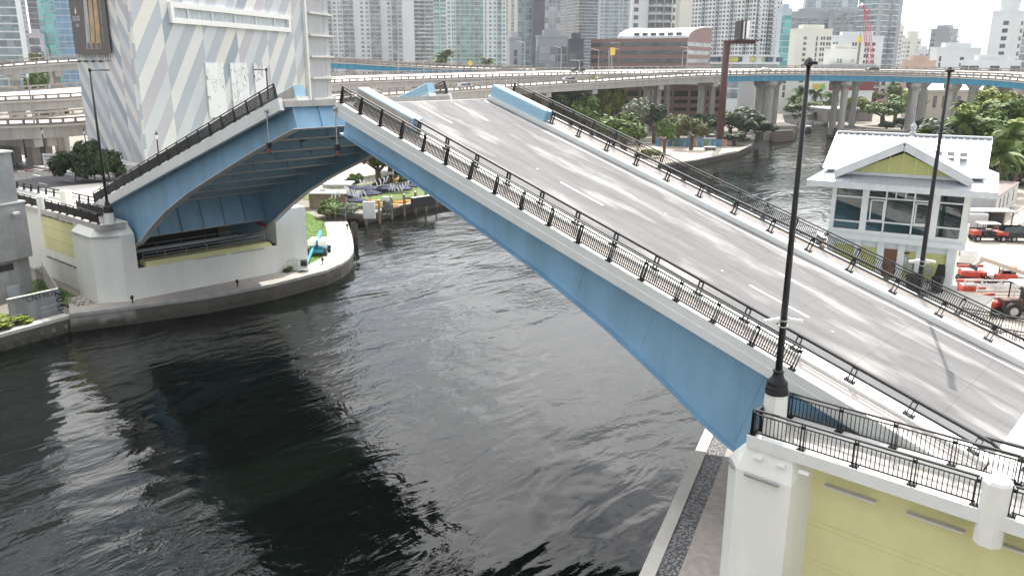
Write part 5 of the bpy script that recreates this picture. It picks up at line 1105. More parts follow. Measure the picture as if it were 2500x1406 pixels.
# condominium podium with coloured panels
mat('panel_yellow', (.62, .60, .16), .6); mat('panel_blue', (.07, .11, .18), .5)
cc = AT(1838, 160, 385); a = math.radians(38); B = Face(cc, -rgt0 * math.sin(a) + fwdh * math.cos(a)); A = Face(cc, rgt0 * math.cos(a) + fwdh * math.sin(a))
pod = thing('podium', 'white podium with yellow and dark blue panels under the large condominium', 'building', (cc.x, cc.y, 1.5)); LBp = B.px(1735, 160)[0]; LAp = A.px(1900, 160)[0]
z1, z2, z3 = AT(1838, 134, 385).z, AT(1838, 152, 385).z, AT(1838, 178, 385).z
b = MB(); 
for F, L in ((B, LBp), (A, LAp)):
    F.quadbox(b, 0, L, 1.5, z3, -6, 0); F.quadbox(b, 0, L, z2 - 1, z2, -6, 0.6); F.quadbox(b, 0, L, z1 - .8, z1, -6, .6); F.quadbox(b, 0, L, z2, z1, -6, -2)
b.build('slabs', MT['tw_white'], pod)
b = MB(); B.quadbox(b, 0, LBp, z3, z2 - 1, -6, -.4); A.quadbox(b, 0, LAp, z3, z2 - 1, -6, -.4); b.build('glazing', MT['gl_blue'], pod)
for F, u0, u1, m in ((A, 0, 9, 'panel_yellow'), (B, 2, 8, 'panel_blue'), (B, 9, 17, 'panel_yellow'), (B, 20, 28, 'panel_blue'), (B, 32, 44, 'panel_yellow'), (B, 50, 58, 'panel_blue'), (A, 12, 16, 'panel_blue'), (A, 20, 24, 'panel_blue')):
    b = MB(); F.quadbox(b, u0, u1, z2 + .2, z1 - 1, -1.6, -.6); b.build('panel', MT[m], pod)
# ------------------------------------------------------------------ brown office building with barrel vault
cc = AT(1675, 160, 330); a = math.radians(58); B = Face(cc, -rgt0 * math.sin(a) + fwdh * math.cos(a)); A = Face(cc, rgt0 * math.cos(a) + fwdh * math.sin(a))
of = thing('office_building', 'brown banded office building with a grey barrel vault roof', 'office building', (cc.x, cc.y, 1.5)); LB = B.px(1441, 160)[0]; LA = A.px(1733, 160)[0]; LV = B.px(1508, 160)[0]
zr = AT(1675, 93, 330).z
p = [cc, cc + A.d * LA, cc + A.d * LA + B.d * LB, cc + B.d * LB]; b = MB(); b.prism([(q.x, q.y) for q in p], 1.5, zr); b.build('wall', MT['office'], of)
for i in range(8):
    zt = AT(1675, 103 + i * 20.5, 330).z; zb_ = AT(1675, 113 + i * 20.5, 330).z
    for F, L, m in ((B, LV - .5, 'gl_dark'), (A, LA, 'gl_grey')):
        b = MB(); F.quadbox(b, .3, L - .3, zb_, zt, -.1, .05); b.build('window_band', MT[m], of)
    b = MB(); B.quadbox(b, LV + .5, LB - .3, zb_, zt, -.1, .05); b.build('window_band', MT['gl_dark'], of)
mat('vault', (.42, .45, .48), .35, .3)
zv = AT(1733, 66, 345).z; b = MB(); secs = []
R_ = LA * .95
prof = [(R_ * (1 - math.cos(k * math.pi / 2 / 8)), (zv - zr) * math.sin(k * math.pi / 2 / 8)) for k in range(9)]
for u in (0.3, LV): secs.append([cc + A.d * x + B.d * u + V((0, 0, zr - cc.z + z)) for x, z in prof] + [cc + A.d * R_ + B.d * u + V((0, 0, zr - cc.z))])
b.sweep(secs); b.build('vault_roof', MT['vault'], of)
b = MB(); b.extr([cc + A.d * x + B.d * .28 + V((0, 0, zr - cc.z + z * 1.02)) for x, z in prof] + [cc + A.d * LA + B.d * .28 + V((0, 0, zv - cc.z)), cc + A.d * LA + B.d * .28 + V((0, 0, zr - cc.z - .1))], -B.d * .3); b.build('gable_wall', MT['office'], of)
for u in (.1, LV): 
    b = MB()
    for (x, z), (x2, z2_) in zip(prof, prof[1:]): b.bar(cc + A.d * x + B.d * u + V((0, 0, zr - cc.z + z + .1)), cc + A.d * x2 + B.d * u + V((0, 0, zr - cc.z + z2_ + .1)), .8, .5)
    b.build('vault_edge', MT['white_paint'], of)
for i in range(6):
    u = 3 + i * (LV - 8) / 6; b = MB(); B.quadbox(b, u, u + (LV - 8) / 6 * .62, zr + .2, zr + 2.2, -1.4, -.9); b.build('clerestory_window', MT['gl_dark'], of)
# ------------------------------------------------------------------ parking garage
FGa = Face(AT(1330, 240, 300), hdir(86)); ga = thing('parking_garage', 'pinkish brown parking garage with open decks behind the highway columns', 'garage', FGa.at(0, 1.5)); Lg = FGa.px(1762, 240)[0]
zz1 = [FGa.px(1500, y)[1] for y in (206, 222, 236, 244, 253, 263, 272, 281, 291, 300, 312, 325)]
b = MB(); FGa.quadbox(b, -20, Lg, 1.5, zz1[0] - .3, -20, -.8); b.build('core', MT['dark'], ga)
for k in range(6):
    b = MB(); FGa.quadbox(b, -20, Lg, zz1[2 * k + 1], zz1[2 * k], -.9, 0); b.build('spandrel', MT['garage'], ga)
n = 14
for i in range(n + 1):
    u = -20 + (Lg + 20) * i / n; b = MB(); FGa.quadbox(b, u - .5, u + .5, 1.5, zz1[0] - .02, -.7, -.02); b.build('pier', MT['garage'], ga)
b = MB()
for i in range(46): u = -20 + (Lg + 20) * i / 45; b.tube(FGa.at(u, zz1[0], -.3), FGa.at(u, zz1[0] + 1.1, -.3), .05, n=4)
for h in (.5, 1.1): b.bar(FGa.at(-20, zz1[0] + h, -.3), FGa.at(Lg, zz1[0] + h, -.3), .08, .1)
b.build('roof_rail', MT['white_paint'], ga)
# ------------------------------------------------------------------ smaller far buildings under the bridge
def block(label, x0, x1, y0, y1, D, m, cat='building', wins=None, gm='gl_dark', name='building', fh=3.4, bw=4):
    F = Face(AT(x0, (y0 + y1) / 2, D), hdir(84)); L = F.px(x1, (y0 + y1) / 2)[0]; za, zb_ = F.px(x0, y0)[1], F.px(x0, y1)[1]; t = thing(name, label, cat, F.at(L / 2, 1.5))
    b = MB(); F.quadbox(b, 0, L, min(zb_, 1.4), za, -18, 0); b.build('wall', MT[m], t); b = MB(); F.quadbox(b, -.2, L + .2, za, za + .5, -18, .2); b.build('roof_edge', MT['tw_white'], t)
    if wins:
        g, s_, r_ = MB(), MB(), MB(); face_fill(F, L, max(zb_, 2), za - .5, fh, bw, wins, g, s_, r_)
        if g.f: g.build('windows', MT[gm], t, kind='stuff')
        if s_.f: s_.build('balcony_slabs', MT['slab_white'], t, kind='stuff')
        if r_.f: r_.build('balcony_rails', MT['gl_grey'], t, kind='stuff')
    return t, F, L, za, zb_
mat('maroon', (.20, .03, .04), .6)
t, F, L, za, zb_ = block('big box building, maroon above and pale grey below, seen under the bridge', 2024, 2132, 160, 258, 400, 'tw_white')
b = MB(); F.quadbox(b, 0, L, F.px(2024, 221)[1], F.px(2024, 172)[1], 0, .3); b.build('maroon_band', MT['maroon'], t); b = MB(); F.quadbox(b, -.3, L + .3, F.px(2024, 171)[1], F.px(2024, 158)[1], -18, .4); b.build('grey_top', MT['tw_grey'], t)
bn2 = thing('banner', 'yellow and green advertising banner on a white wall under the bridge', 'banner', AT(1990, 215, 395)); F = Face(AT(1983, 212, 395), hdir(84)); mat('ban_y', (.7, .5, .08), .6); mat('ban_g', (.2, .5, .12), .6)
q = [F.px(x, y) for x, y in ((1984, 205), (2006, 205), (1999, 219), (1984, 218))]; b = MB(); b.extr([F.at(u, z, .1) for u, z in q], F.n * .1); b.build('yellow_part', MT['ban_y'], bn2); q = [F.px(x, y) for x, y in ((2006, 205), (2014, 204), (2014, 218), (1999, 219))]; b = MB(); b.extr([F.at(u, z, .1) for u, z in q], F.n * .1); b.build('green_part', MT['ban_g'], bn2)
block('white condominium base with balconies seen under the bridge', 2130, 2215, 190, 232, 430, 'tw_cream', wins='Bws', fh=3.6)
block('small white villa-like block beside the river trees', 1842, 1882, 198, 262, 330, 'tw_white', wins='wsw', fh=5)
block('white glazed base of the large condominium under the highway', 1764, 1842, 186, 244, 360, 'tw_white', wins='gg', gm='gl_blue', fh=4.5, bw=6)
block('blank white block with slit windows left of the banner', 1884, 1985, 176, 240, 420, 'tw_cream', wins='snsw', fh=3.4)
mat('beige', (.50, .45, .38), .75, var=.06, scale=.2); t, F, L, za, zb_ = block('long beige hall with white roof behind the bridge columns', 2262, 2560, 224, 300, 345, 'beige')
b = MB(); b.extr([F.at(-1, za + .5, 1), F.at(L, za + .5, 1), F.at(L, za + 5, -14), F.at(-1, za + 5, -14)], (0, 0, .4)); b.build('roof', MT['slab_white'], t)
for x in (2278, 2300, 2312, 2336): 
    u, z = F.px(x, 248); b = MB(); F.quadbox(b, u, u + 1.6, z - 2.6, z + 2.2, 0, .1); b.build('window', MT['gl_dark'], t)
block('dark low riverside restaurant with brown roof', 2020, 2130, 268, 300, 350, 'via_dark')
# ------------------------------------------------------------------ red lattice crane, hook, monopole billboard, gantry sign
cr = thing('crane', 'red lattice boom crane rising behind the bridge', 'crane', AT(2132, 260, 430)); mat('crane_red', (.45, .05, .09), .5)
a, c = AT(2134, 258, 430), AT(2113, 30, 430); d = (c - a); ln = d.length; d.normalize(); sx = rgt0; sy = d.cross(sx).normalized(); b = MB(); n = 26
def cw(k): f = k / n; return (2.6 if f > .15 and f < .85 else 2.6 * min(f, 1 - f) / .15 + .4) / 2
for i in range(4):
    s1, s2 = ((-1, -1), (1, -1), (1, 1), (-1, 1))[i]; s3, s4 = ((-1, -1), (1, -1), (1, 1), (-1, 1))[(i + 1) % 4]
    for k in range(n):
        p = a + d * (ln * k / n); q = a + d * (ln * (k + 1) / n); w0, w1 = cw(k), cw(k + 1)
        b.bar(p + sx * s1 * w0 + sy * s2 * w0, q + sx * s1 * w1 + sy * s2 * w1, .22, .22); b.bar(p + sx * s1 * w0 + sy * s2 * w0, q + sx * s3 * w1 + sy * s4 * w1, .13, .13)
b.build('boom', MT['crane_red'], cr)
b = MB(); e = AT(2104, 12, 430); b.bar(c, e, .7, .7); b.bar(c, AT(2124, 26, 430), .7, .9); b.bar(e, AT(2124, 26, 430), .2, .2); b.build('boom_head', MT['crane_red'], cr); b = MB(); b.lathe([(.3, -.9), (1, 0), (.3, .9)], e, 8); b.build('sheave', MT['white_paint'], cr)
b = MB(); b.obox(AT(2136, 262, 430), rgt0 * 4, fwdh * 3, V((0, 0, 3))); b.build('crane_cab', MT['crane_red'], cr)
hk = thing('piling_leads', 'yellow hook block and brown piling lead below the crane', 'hook block', AT(2092, 175, 428)); b = MB(); b.bar(AT(2091, 176, 428), AT(2100, 100, 428), .9, .9); b.build('lead', MT['timber'], hk); b = MB(); b.obox(AT(2099, 97, 428), rgt0 * .9, fwdh * .7, V((0, 0, 1.6))); b.build('block', MT['ban_y'], hk); b = MB(); b.tube(AT(2100, 90, 428), AT(2102, 80, 428), .15, n=6); b.build('hook', MT['dark'], hk)
mp_ = thing('billboard', 'billboard on a tall rusty red monopole beside the river', 'billboard', AT(1757, 345, 232)); b = MB(); p, q = AT(1757, 345, 232), AT(1771, 104, 232); b.tube((p.x, p.y, 1.5), (p.x, p.y, q.z), 1.0, .95, 20); b.build('pole', MT['rust'], mp_, smooth=True)
tp = V((p.x, p.y, q.z)); b = MB(); b.bar(tp - rgt0 * .8, tp + rgt0 * 7 - fwdh * 3, 1.0, .9); b.build('arm', MT['rust'], mp_)
wa_, wb_ = AT(1815.5, 96, 226), AT(1829, 93, 236); wh_ = AT(1815.5, 53, 226).z - wa_.z; b = MB(); b.extr([wa_, wb_, wb_ + V((0, 0, wh_)), wa_ + V((0, 0, wh_))], fwdh * .25 - rgt0 * .25); b.build('white_face', MT['white_paint'], mp_)
bc = AT(1808, 75, 230); b = MB(); b.obox(bc, rgt0 * .72, fwdh * 3.2, V((0, 0, 2.45))); b.build('back_frame', MT['dark'], mp_); b = MB(); b.obox(tp + rgt0 * 5 - fwdh * 2 + V((0, 0, .5)), rgt0 * 3.6, fwdh * 2.2, V((0, 0, .1))); b.build('catwalk', MT['rust'], mp_)
for k in range(2): b = MB(); b.obox(tp + rgt0 * (2 + 6.4 * k) - fwdh * 3 + V((0, 0, .9)), rgt0 * .4, fwdh * .2, V((0, 0, .15))); b.build('flood_light', MT['steel'], mp_)
gs = thing('gantry_sign', 'yellow road sign on a lattice gantry before the brown office', 'road sign', AT(1490, 168, 292)); b = MB(); p, q = AT(1490, 170, 292), AT(1490, 120, 292)
for sx_ in (-.5, .5):
    b.tube(p + rgt0 * sx_, q + rgt0 * sx_, .1, n=5)
for k in range(8): b.bar(p.lerp(q, k / 8) - rgt0 * .5, p.lerp(q, (k + 1) / 8) + rgt0 * .5, .06, .06)
b.bar(q, q + rgt0 * 3, .3, .3); b.bar(q + V((0, 0, 2)), q + rgt0 * 3 + V((0, 0, 2)), .2, .2); b.build('gantry', MT['steel'], gs); b = MB(); b.obox(AT(1496, 126, 291.4), rgt0 * .85, fwdh * .06, V((0, 0, 1.25))); b.build('sign_plate', MT['ban_y'], gs)
ws = thing('warning_sign', 'small orange diamond warning sign on the highway', 'road sign', AT(1148, 172, 285)); b = MB(); q = AT(1148, 155, 285); b.extr([q + rgt0 * .9, q + V((0, 0, 1.2)), q - rgt0 * .9, q - V((0, 0, 1.2))], fwdh * .06); b.build('sign_plate', MT['ban_y'], ws); b = MB(); b.tube(AT(1148, 173, 285.2), q + fwdh * .2, .06, n=5); b.build('post', MT['steel'], ws)
# timber fenders and islands of the river piers
def fender(label, pts, z, m='sheetpile'):
    t = thing('pier_fender', label, 'fender', pts[0], 'timber river fenders'); P = [(p.x, p.y) for p in pts]; b = MB(); b.prism(P, -2, z); b.build('island', MT[m], t)
    for k in range(4): 
        b = MB(); zz0 = .3 + k * (z - .4) / 4
        for u, v in zip(pts, pts[1:] + pts[:1]): b.bar((u.x, u.y, zz0), (v.x, v.y, zz0), .5, .35)
        b.build('timber_wale', MT['timber'], t)
fender('timber fender round the left river pier of the highway bridge', [G(1888, 347, 0), G(1934, 343, 0), G(1946, 328, 0), G(1905, 318, 0), G(1870, 330, 0)], 3.2)
fender('long dark timber fender wall on the right river bank', [G(2021, 334, 0), G(2100, 352, 0), G(2250, 358, 0), G(2250, 345, 0), G(2120, 336, 0), G(2022, 322, 0)], 3.4)
# ------------------------------------------------------------------ bridge tender house
h0 = V((-21.35, 57.0, 0)); h1 = V((-13.1, 58.75, 0)); FH = Face(h0, h1 - h0); LH = (h1 - h0).length; DH = 8.2
mat('roof_metal', (.46, .49, .54), .38, .3, var=.06, scale=.3); mat('roof_trim', (.60, .62, .62), .5); mat('house_white', (.70, .73, .72), .55, var=.04); mat('house_yellow', (.52, .52, .20), .6, var=.05, scale=.6)
glassmat('house_glass', (.015, .03, .03), .02, var=.3, cell=(1.2, 1.2, 1.3))
ho = thing('tender_house', 'white and yellow bridge tender house with metal hip roof and large windows', 'house', (h0.x, h0.y, 1.6))
ZF, ZL, ZW0, ZW1, ZE = 9.5, 12.35, 12.9, 15.95, 16.45
b = MB(); FH.quadbox(b, .25, LH - .25, 1.6, ZL, -DH, -.15); b.build('lower_wall', MT['house_white'], ho)
b = MB(); FH.quadbox(b, -.2, LH + .2, ZL, ZL + .35, -DH - .2, .28); FH.quadbox(b, -.05, LH + .05, ZL + .35, ZW0, -DH, .1); b.build('belt_course', MT['house_white'], ho)
b = MB(); FH.quadbox(b, -.1, LH + .1, ZF - .25, ZF + .35, -.2, .06); b.build('base_course', MT['house_white'], ho)
# lower bays: pilasters, yellow boarded panels, door
for u in (.25, 2.05, 3.55, 4.85, 6.0, 7.85):
    b = MB(); FH.quadbox(b, u - .22, u + .22, ZF, ZL, -.2, .05); b.build('pilaster', MT['house_white'], ho)
for a, c in ((.47, 1.83), (2.27, 3.33), (5.07, 5.78), (6.22, 7.63)):
    b = MB(); FH.quadbox(b, a, c, ZF + .36, ZL - .5, -.16, -.11); pn = b.build('yellow_panel', MT['house_yellow'], ho)
    for k in range(4):
        b = MB(); z = ZF + .7 + k * .42; FH.quadbox(b, a, c, z, z + .02, -.112, -.1); b.build('board_joint', MT['yellow'], pn)
b = MB(); FH.quadbox(b, 3.77, 4.63, ZF + .02, ZF + 2.35, -.16, -.06); dr = b.build('door', MT['wood'], ho); b = MB(); b.lathe([(.04, -.04), (.05, 0), (.04, .04)], FH.at(4.52, ZF + 1.05, -.02), 8); b.build('handle', MT['steel'], dr)
for u in (5.35, 6.5):
    b = MB(); FH.quadbox(b, u, u + .32, ZF + .9, ZF + 1.5, -.1, .1); b.build('meter_box', MT['steel'], ho)
b = MB(); FH.quadbox(b, 4.98, 5.3, ZF + 1.45, ZF + 1.95, -.1, .02); b.build('notice', MT['steel'], ho); b = MB(); b.lathe([(.22, 0), (.22, .06)], FH.at(5.2, ZF + 2.2, -.08), 12); b.build('round_vent', MT['dark'], ho)
# window storey: glass behind white frames
b = MB(); FH.quadbox(b, .12, LH - .12, ZW0, ZW1, -DH + .1, -.12); b.build('window_glass', MT['house_glass'], ho)
def mull(u0, u1, z0, z1, d=.08): b = MB(); FH.quadbox(b, u0, u1, z0, z1, -.12, d); b.build('window_frame', MT['white_paint'], ho)
for u in (.0, 1.98, 6.35, LH - .28): mull(u, u + (.42 if 1 < u < 7 else .28), ZW0, ZW1, .1)
mull(0, LH, ZW1 - .05, ZE + .02, .12); mull(.28, LH - .28, ZW0, ZW0 + .12)
for a, c, hs in ((.28, 1.98, (.62, 2.35)), (2.4, 6.35, (.75, 2.4)), (6.77, LH - .28, (.75, 2.4))):
    for k in hs: mull(a, c, ZW0 + k, ZW0 + k + .09)
for u in (3.45, 5.2): mull(u, u + .1, ZW0, ZW1)
for u in (4.05, 4.65): mull(u, u + .07, ZW0 + 2.4, ZW1)
for a in (2.55, 5.35):
    for (p0, p1, q0, q1) in ((a, a + .08, ZW0 + .85, ZW0 + 2.3), (a + .82, a + .9, ZW0 + .85, ZW0 + 2.3), (a, a + .9, ZW0 + .85, ZW0 + .92), (a, a + .9, ZW0 + 2.23, ZW0 + 2.3)): mull(p0, p1, q0, q1, .06)
# right side wall windows
FS = Face(FH.at(LH, 0, 0), -FH.n)
b = MB(); FS.quadbox(b, .3, DH - .3, ZW0, ZW1, -.1, .02); b.build('window_glass', MT['house_glass'], ho)
for u in (0, 2.6, 5.2, DH - .3): b = MB(); FS.quadbox(b, u, u + .3, ZW0, ZE, -.1, .08); b.build('window_frame', MT['white_paint'], ho)
# roof: lower hip skirt, fascia, upper gable roof with cross gable
OV = 1.55
def R(u, w, z): return FH.at(u, z, w)      # w: + toward the road
e = [R(-OV, OV, ZE), R(LH + OV, OV, ZE), R(LH + OV, -DH - OV, ZE), R(-OV, -DH - OV, ZE)]
i4 = [R(.45, -1.1, ZE + 1.0), R(LH - .45, -1.1, ZE + 1.0), R(LH - .45, -DH + 1.1, ZE + 1.0), R(.45, -DH + 1.1, ZE + 1.0)]
b = MB(); b.hexa([p - V((0, 0, .42)) for p in e] + e); b.build('fascia', MT['roof_trim'], ho)
b = MB(); ee = [p + V((0, 0, .005)) for p in e]
for k in range(4): b.poly([ee[k], ee[(k + 1) % 4], i4[(k + 1) % 4], i4[k]])
sk = b.build('skirt_roof', MT['roof_metal'], ho)
def seams(parent, A0, A1, B0, B1, n, m='roof_trim'):
    for k in range(n + 1):
        f = k / n; b = MB(); b.bar(A0.lerp(A1, f) + V((0, 0, .02)), B0.lerp(B1, f) + V((0, 0, .02)), .05, .07); b.build('seam', MT[m], parent)
seams(sk, ee[0].lerp(ee[1], .16), ee[0].lerp(ee[1], .84), i4[0], i4[1], 17, 'roof_metal')
ZR = 19.25; wm = -DH / 2 - .1
g0, g1 = R(-.75, wm, ZR), R(LH + .75, wm, ZR)
fe0, fe1 = R(-.75, .35, ZE + .62), R(LH + .75, .35, ZE + .62); be0, be1 = R(-.75, -DH - .45, ZE + .62), R(LH + .75, -DH - .45, ZE + .62)
b = MB(); 
for q in ([fe0, fe1, g1, g0], [be1, be0, g0, g1]): b.extr(q, V((0, 0, .1)))
mr = b.build('main_roof', MT['roof_metal'], ho); seams(mr, fe0 + V((0, 0, .1)), fe1 + V((0, 0, .1)), g0 + V((0, 0, .1)), g1 + V((0, 0, .1)), 24, 'roof_metal')
b = MB(); b.bar(g0 + V((0, 0, .14)), g1 + V((0, 0, .14)), .35, .12); b.build('ridge_cap', MT['roof_trim'], ho)
for q in (-.7, LH + .7): b = MB(); b.poly([R(q, .3, ZE + .6), R(q, -DH - .4, ZE + .6), R(q, wm, ZR)]); b.build('gable_end', MT['house_white'], ho)
gc = LH / 2 + .05; gw_ = 4.15; pk = R(gc, 1.0, ZR - .12); pkb = R(gc, wm, ZR - .02)
gl_, gr_ = R(gc - gw_, 1.0, ZE + .55), R(gc + gw_, 1.0, ZE + .55); glb, grb = R(gc - gw_, -.3, ZE + .75), R(gc + gw_, -.3, ZE + .75)
b = MB()
for q in ([gl_, pk, pkb, glb], [pk, gr_, grb, pkb]): b.extr(q, V((0, 0, .14)))
b.build('cross_gable_roof', MT['roof_metal'], ho)
for a, c in ((gl_, pk), (pk, gr_)): b = MB(); b.bar(a - V((0, 0, .18)), c - V((0, 0, .18)), .16, .42); b.build('barge_board', MT['roof_trim'], ho)
b = MB(); b.extr([R(gc - gw_ + .9, .35, ZE + .6), R(gc + gw_ - .9, .35, ZE + .6), R(gc, .35, ZR - .75)], FH.n * .1); gy = b.build('gable_panel', MT['house_yellow'], ho)
for k in (-2.4, -1.6, -.8, 0, .8, 1.6, 2.4): b = MB(); b.bar(R(gc + k, .47, ZE + .62), R(gc + k, .47, ZE + .62 + (3.25 - abs(k)) * .6), .05, .03, FH.n); b.build('batten', MT['yellow'], gy)
b = MB(); b.bar(R(gc - gw_ + .6, .4, ZE + .55), R(gc + gw_ - .6, .4, ZE + .55), .2, .22); b.build('gable_sill', MT['roof_trim'], ho)
for k in range(3): 
    u = LH - 2.25 + k * .75; b = MB(); p = R(u, -1.55, ZE + 1.98); b.obox(p, FH.d * .22, FH.n * .25, V((0, 0, .14))); b.build('roof_vent', MT['steel'], ho)
b = MB(); b.lathe([(.22, 0), (.22, .2), (.1, .3), (.2, .5), (.22, .65), (.08, .85), (.03, 1.0), (.02, 3.4)], R(gc, wm, ZR + .1), 10); b.build('finial', MT['steel'], ho)
# things beside the house on the sidewalk
def bin_(loc, r, h, label, m='dark', name='waste_bin'):
    t = thing(name, label, 'bin', loc, 'bins beside the tender house'); b = MB(); b.lathe([(r * .85, .05), (r, h * .9), (r * 1.08, h * .92), (r * 1.08, h)], loc, 14); b.build('barrel', MT[m], t); b = MB(); b.lathe([(r * 1.05, h), (r * .9, h + .1), (r * .2, h + .16)], loc, 14); b.build('lid', MT['rubber'], t)
q = FH.at(6.0, 9.52, 1.4); bin_(q, .55, .95, 'round black waste bin in front of the tender house')
q = FH.at(7.35, 9.52, 1.2); wb = thing('wheelie_bin', 'upright black wheeled bin with its lid open by the tender house', 'bin', q); b = MB(); b.hexa([q + V((-.25, -.3, .1)), q + V((.25, -.3, .1)), q + V((.25, .3, .1)), q + V((-.25, .3, .1)), q + V((-.32, -.38, 1.1)), q + V((.32, -.38, 1.1)), q + V((.32, .38, 1.1)), q + V((-.32, .38, 1.1))]); b.build('body', MT['rubber'], wb); b = MB(); b.hexa([q + V((-.32, .3, 1.1)), q + V((.32, .3, 1.1)), q + V((.32, .4, 1.1)), q + V((-.32, .4, 1.1)), q + V((-.22, .4, 1.85)), q + V((.22, .4, 1.85)), q + V((.22, .46, 1.85)), q + V((-.22, .46, 1.85))]); b.build('lid', MT['rubber'], wb)
for sx in (-.25, .25): b = MB(); b.tube(q + V((sx - .04, .3, .13)), q + V((sx + .04, .3, .13)), .13, n=10); b.build('wheel', MT['rubber'], wb)
q = FH.at(6.3, 9.52, 2.4); ct = thing('hand_cart', 'dark metal hand cart standing by the bins', 'cart', q); b = MB()
for sx in (-.6, .6):
    for sy in (-.35, .35): b.tube(q + V((sx, sy, .15)), q + V((sx, sy, .95)), .03, n=5)
for z in (.3, .95): 
    c4 = [q + V((sx * .6, sy * .35, z)) for sx, sy in ((-1, -1), (1, -1), (1, 1), (-1, 1))]
    for k in range(4): b.tube(c4[k], c4[(k + 1) % 4], .03, n=5)
b.build('frame', MT['dark'], ct); b = MB(); b.box(q.x - .6, q.x + .6, q.y - .35, q.y + .35, q.z + .3, q.z + .34); b.build('shelf', MT['dark'], ct)
# ------------------------------------------------------------------ work yard
YZ = 5.0
def wheels(t, o, d, n, xs, ys, r, w=.25):
    for x in xs:
        for y in ys: 
            p = o + d * x + n * y + V((0, 0, r)); b = MB(); b.tube(p - n * w / 2, p + n * w / 2, r, n=16); wh = b.build('wheel', MT['rubber'], t); b = MB(); b.tube(p - n * (w / 2 + .01), p + n * (w / 2 + .01), r * .5, n=10); b.build('rim', MT['steel'], wh)
def ob(t, o, d, n, x, y, z, sx, sy, sz, m, name, bev=0): b = MB(); b.obox(o + d * x + n * y + V((0, 0, z)), d * sx / 2, n * sy / 2, V((0, 0, sz / 2))); return b.build(name, MT[m], t, bevel=bev)
# utility vehicle
o = G(2410, 588, YZ); d = hdir(93); n = V((-d.y, d.x, 0)); ut = thing('utility_vehicle', 'red four seat utility vehicle with a white roof in the work yard', 'utility vehicle', o)
wheels(ut, o, d, n, (-1.45, 1.35), (-.7, .7), .36); ob(ut, o, d, n, 0, 0, .55, 3.4, 1.3, .25, 'dark', 'chassis'); ob(ut, o, d, n, -1.45, 0, .95, .95, 1.3, .55, 'red', 'hood', .08); ob(ut, o, d, n, 1.2, 0, .95, 1.35, 1.45, .4, 'red', 'cargo_bed', .04); ob(ut, o, d, n, -.2, 0, 2.05, 2.2, 1.45, .1, 'white_paint', 'roof', .04)
for x in (-1.05, -.1, .75):
    for y in (-.65, .65): b = MB(); b.tube(o + d * x + n * y + V((0, 0, .7)), o + d * (x * .95) + n * y + V((0, 0, 2.0)), .035, n=6); b.build('roll_bar', MT['dark'], ut)
for x in (-.55, .3): ob(ut, o, d, n, x, 0, .95, .5, 1.2, .5, 'dark', 'seat', .06)
# grey site trailer and open shelter
o = G(2412, 548, YZ); d = G(2468, 505, YZ) - o; d.z = 0; o = o + d.normalized() * 3.5; d.normalize(); n = V((-d.y, d.x, 0)); tr = thing('site_trailer', 'long grey site office trailer with a brown roof', 'trailer', o); mat('trailer_grey', (.42, .44, .46), .5, var=.05, streak=.1); mat('trailer_roof', (.20, .16, .155), .8, var=.15)
ob(tr, o, d, n, 5, 2, 2.0, 17, 5.0, 2.9, 'trailer_grey', 'body'); ob(tr, o, d, n, 5, 2, 3.5, 17.2, 5.2, .12, 'trailer_roof', 'roof'); 
for x in (-.5, 2.5, 5.5, 10): ob(tr, o, d, n, x, -.52, 2.2, .5, .06, 1.6, 'tw_dark', 'window')
for x in (-2, 2, 6, 10): ob(tr, o, d, n, x, 2, .3, .4, 4.6, .5, 'dark', 'support')
o = G(2404, 563, YZ); d = hdir(93); n = V((-d.y, d.x, 0)); sh = thing('open_shelter', 'low open shelter with a pale flat roof behind the utility vehicle', 'shelter', o); ob(sh, o, d, n, 0, 0, 2.5, 5.5, 2.2, .12, 'ledge_grey', 'roof')
for x in (-2.5, 2.5):
    for y in (-.9, .9): ob(sh, o, d, n, x, y, 1.25, .14, .14, 2.5, 'timber', 'post')
ob(sh, o, d, n, 0, .9, 1.2, 5.2, .1, 2.2, 'dark', 'back_board')
o = G(2362, 565, YZ); bx = thing('storage_box', 'pale grey storage container beside the tender house', 'container', o); ob(bx, o, d, n, 0, 0, 1.5, 3.2, 2.2, 1.6, 'tw_white', 'body'); ob(bx, o, d, n, 0, -1.12, 1.4, 2.8, .06, 1.2, 'ledge_grey', 'door'); ob(bx, o, d, n, 0, 0, .35, 3.0, 2.0, .7, 'dark', 'skid')
o = G(2452, 578, YZ); sk_ = thing('rusty_skip', 'brown open box of scrap right of the utility vehicle', 'skip', o)
for x, y, sx, sy in ((0, .7, 2, .08), (0, -.7, 2, .08), (1, 0, .08, 1.48), (-1, 0, .08, 1.48)): ob(sk_, o, d, n, x, y, .6, sx, sy, 1.0, 'rust', 'side')
ob(sk_, o, d, n, 0, 0, .5, 1.9, 1.3, .6, 'timber', 'scrap')
# dark pickup at the right edge and stair ramp
car('pickup', 'car_black', G(2500, 590, YZ) + V((0, 0, .05)), hdir(100), 'black pickup truck at the right edge of the work yard')
o = G(2478, 545, YZ); d = hdir(60); n = V((-d.y, d.x, 0)); rm = thing('access_ramp', 'sloping pale access ramp with railings at the right edge', 'ramp', o); b = MB(); b.bar(o, o + d * 6 + V((0, 0, 1.6)), 1.4, .15); b.build('deck', MT['ledge_grey'], rm)
for y in (-.65, .65):
    b = MB(); b.bar(o + n * y + V((0, 0, 1)), o + d * 6 + n * y + V((0, 0, 2.6)), .08, .1); b.build('handrail', MT['ledge_grey'], rm)
    for k in range(5): p = o + d * (6 * k / 4) + n * y + V((0, 0, 1.6 * k / 4)); b = MB(); b.bar(p, p + V((0, 0, 1)), .08, .08); b.build('rail_post', MT['ledge_grey'], rm)
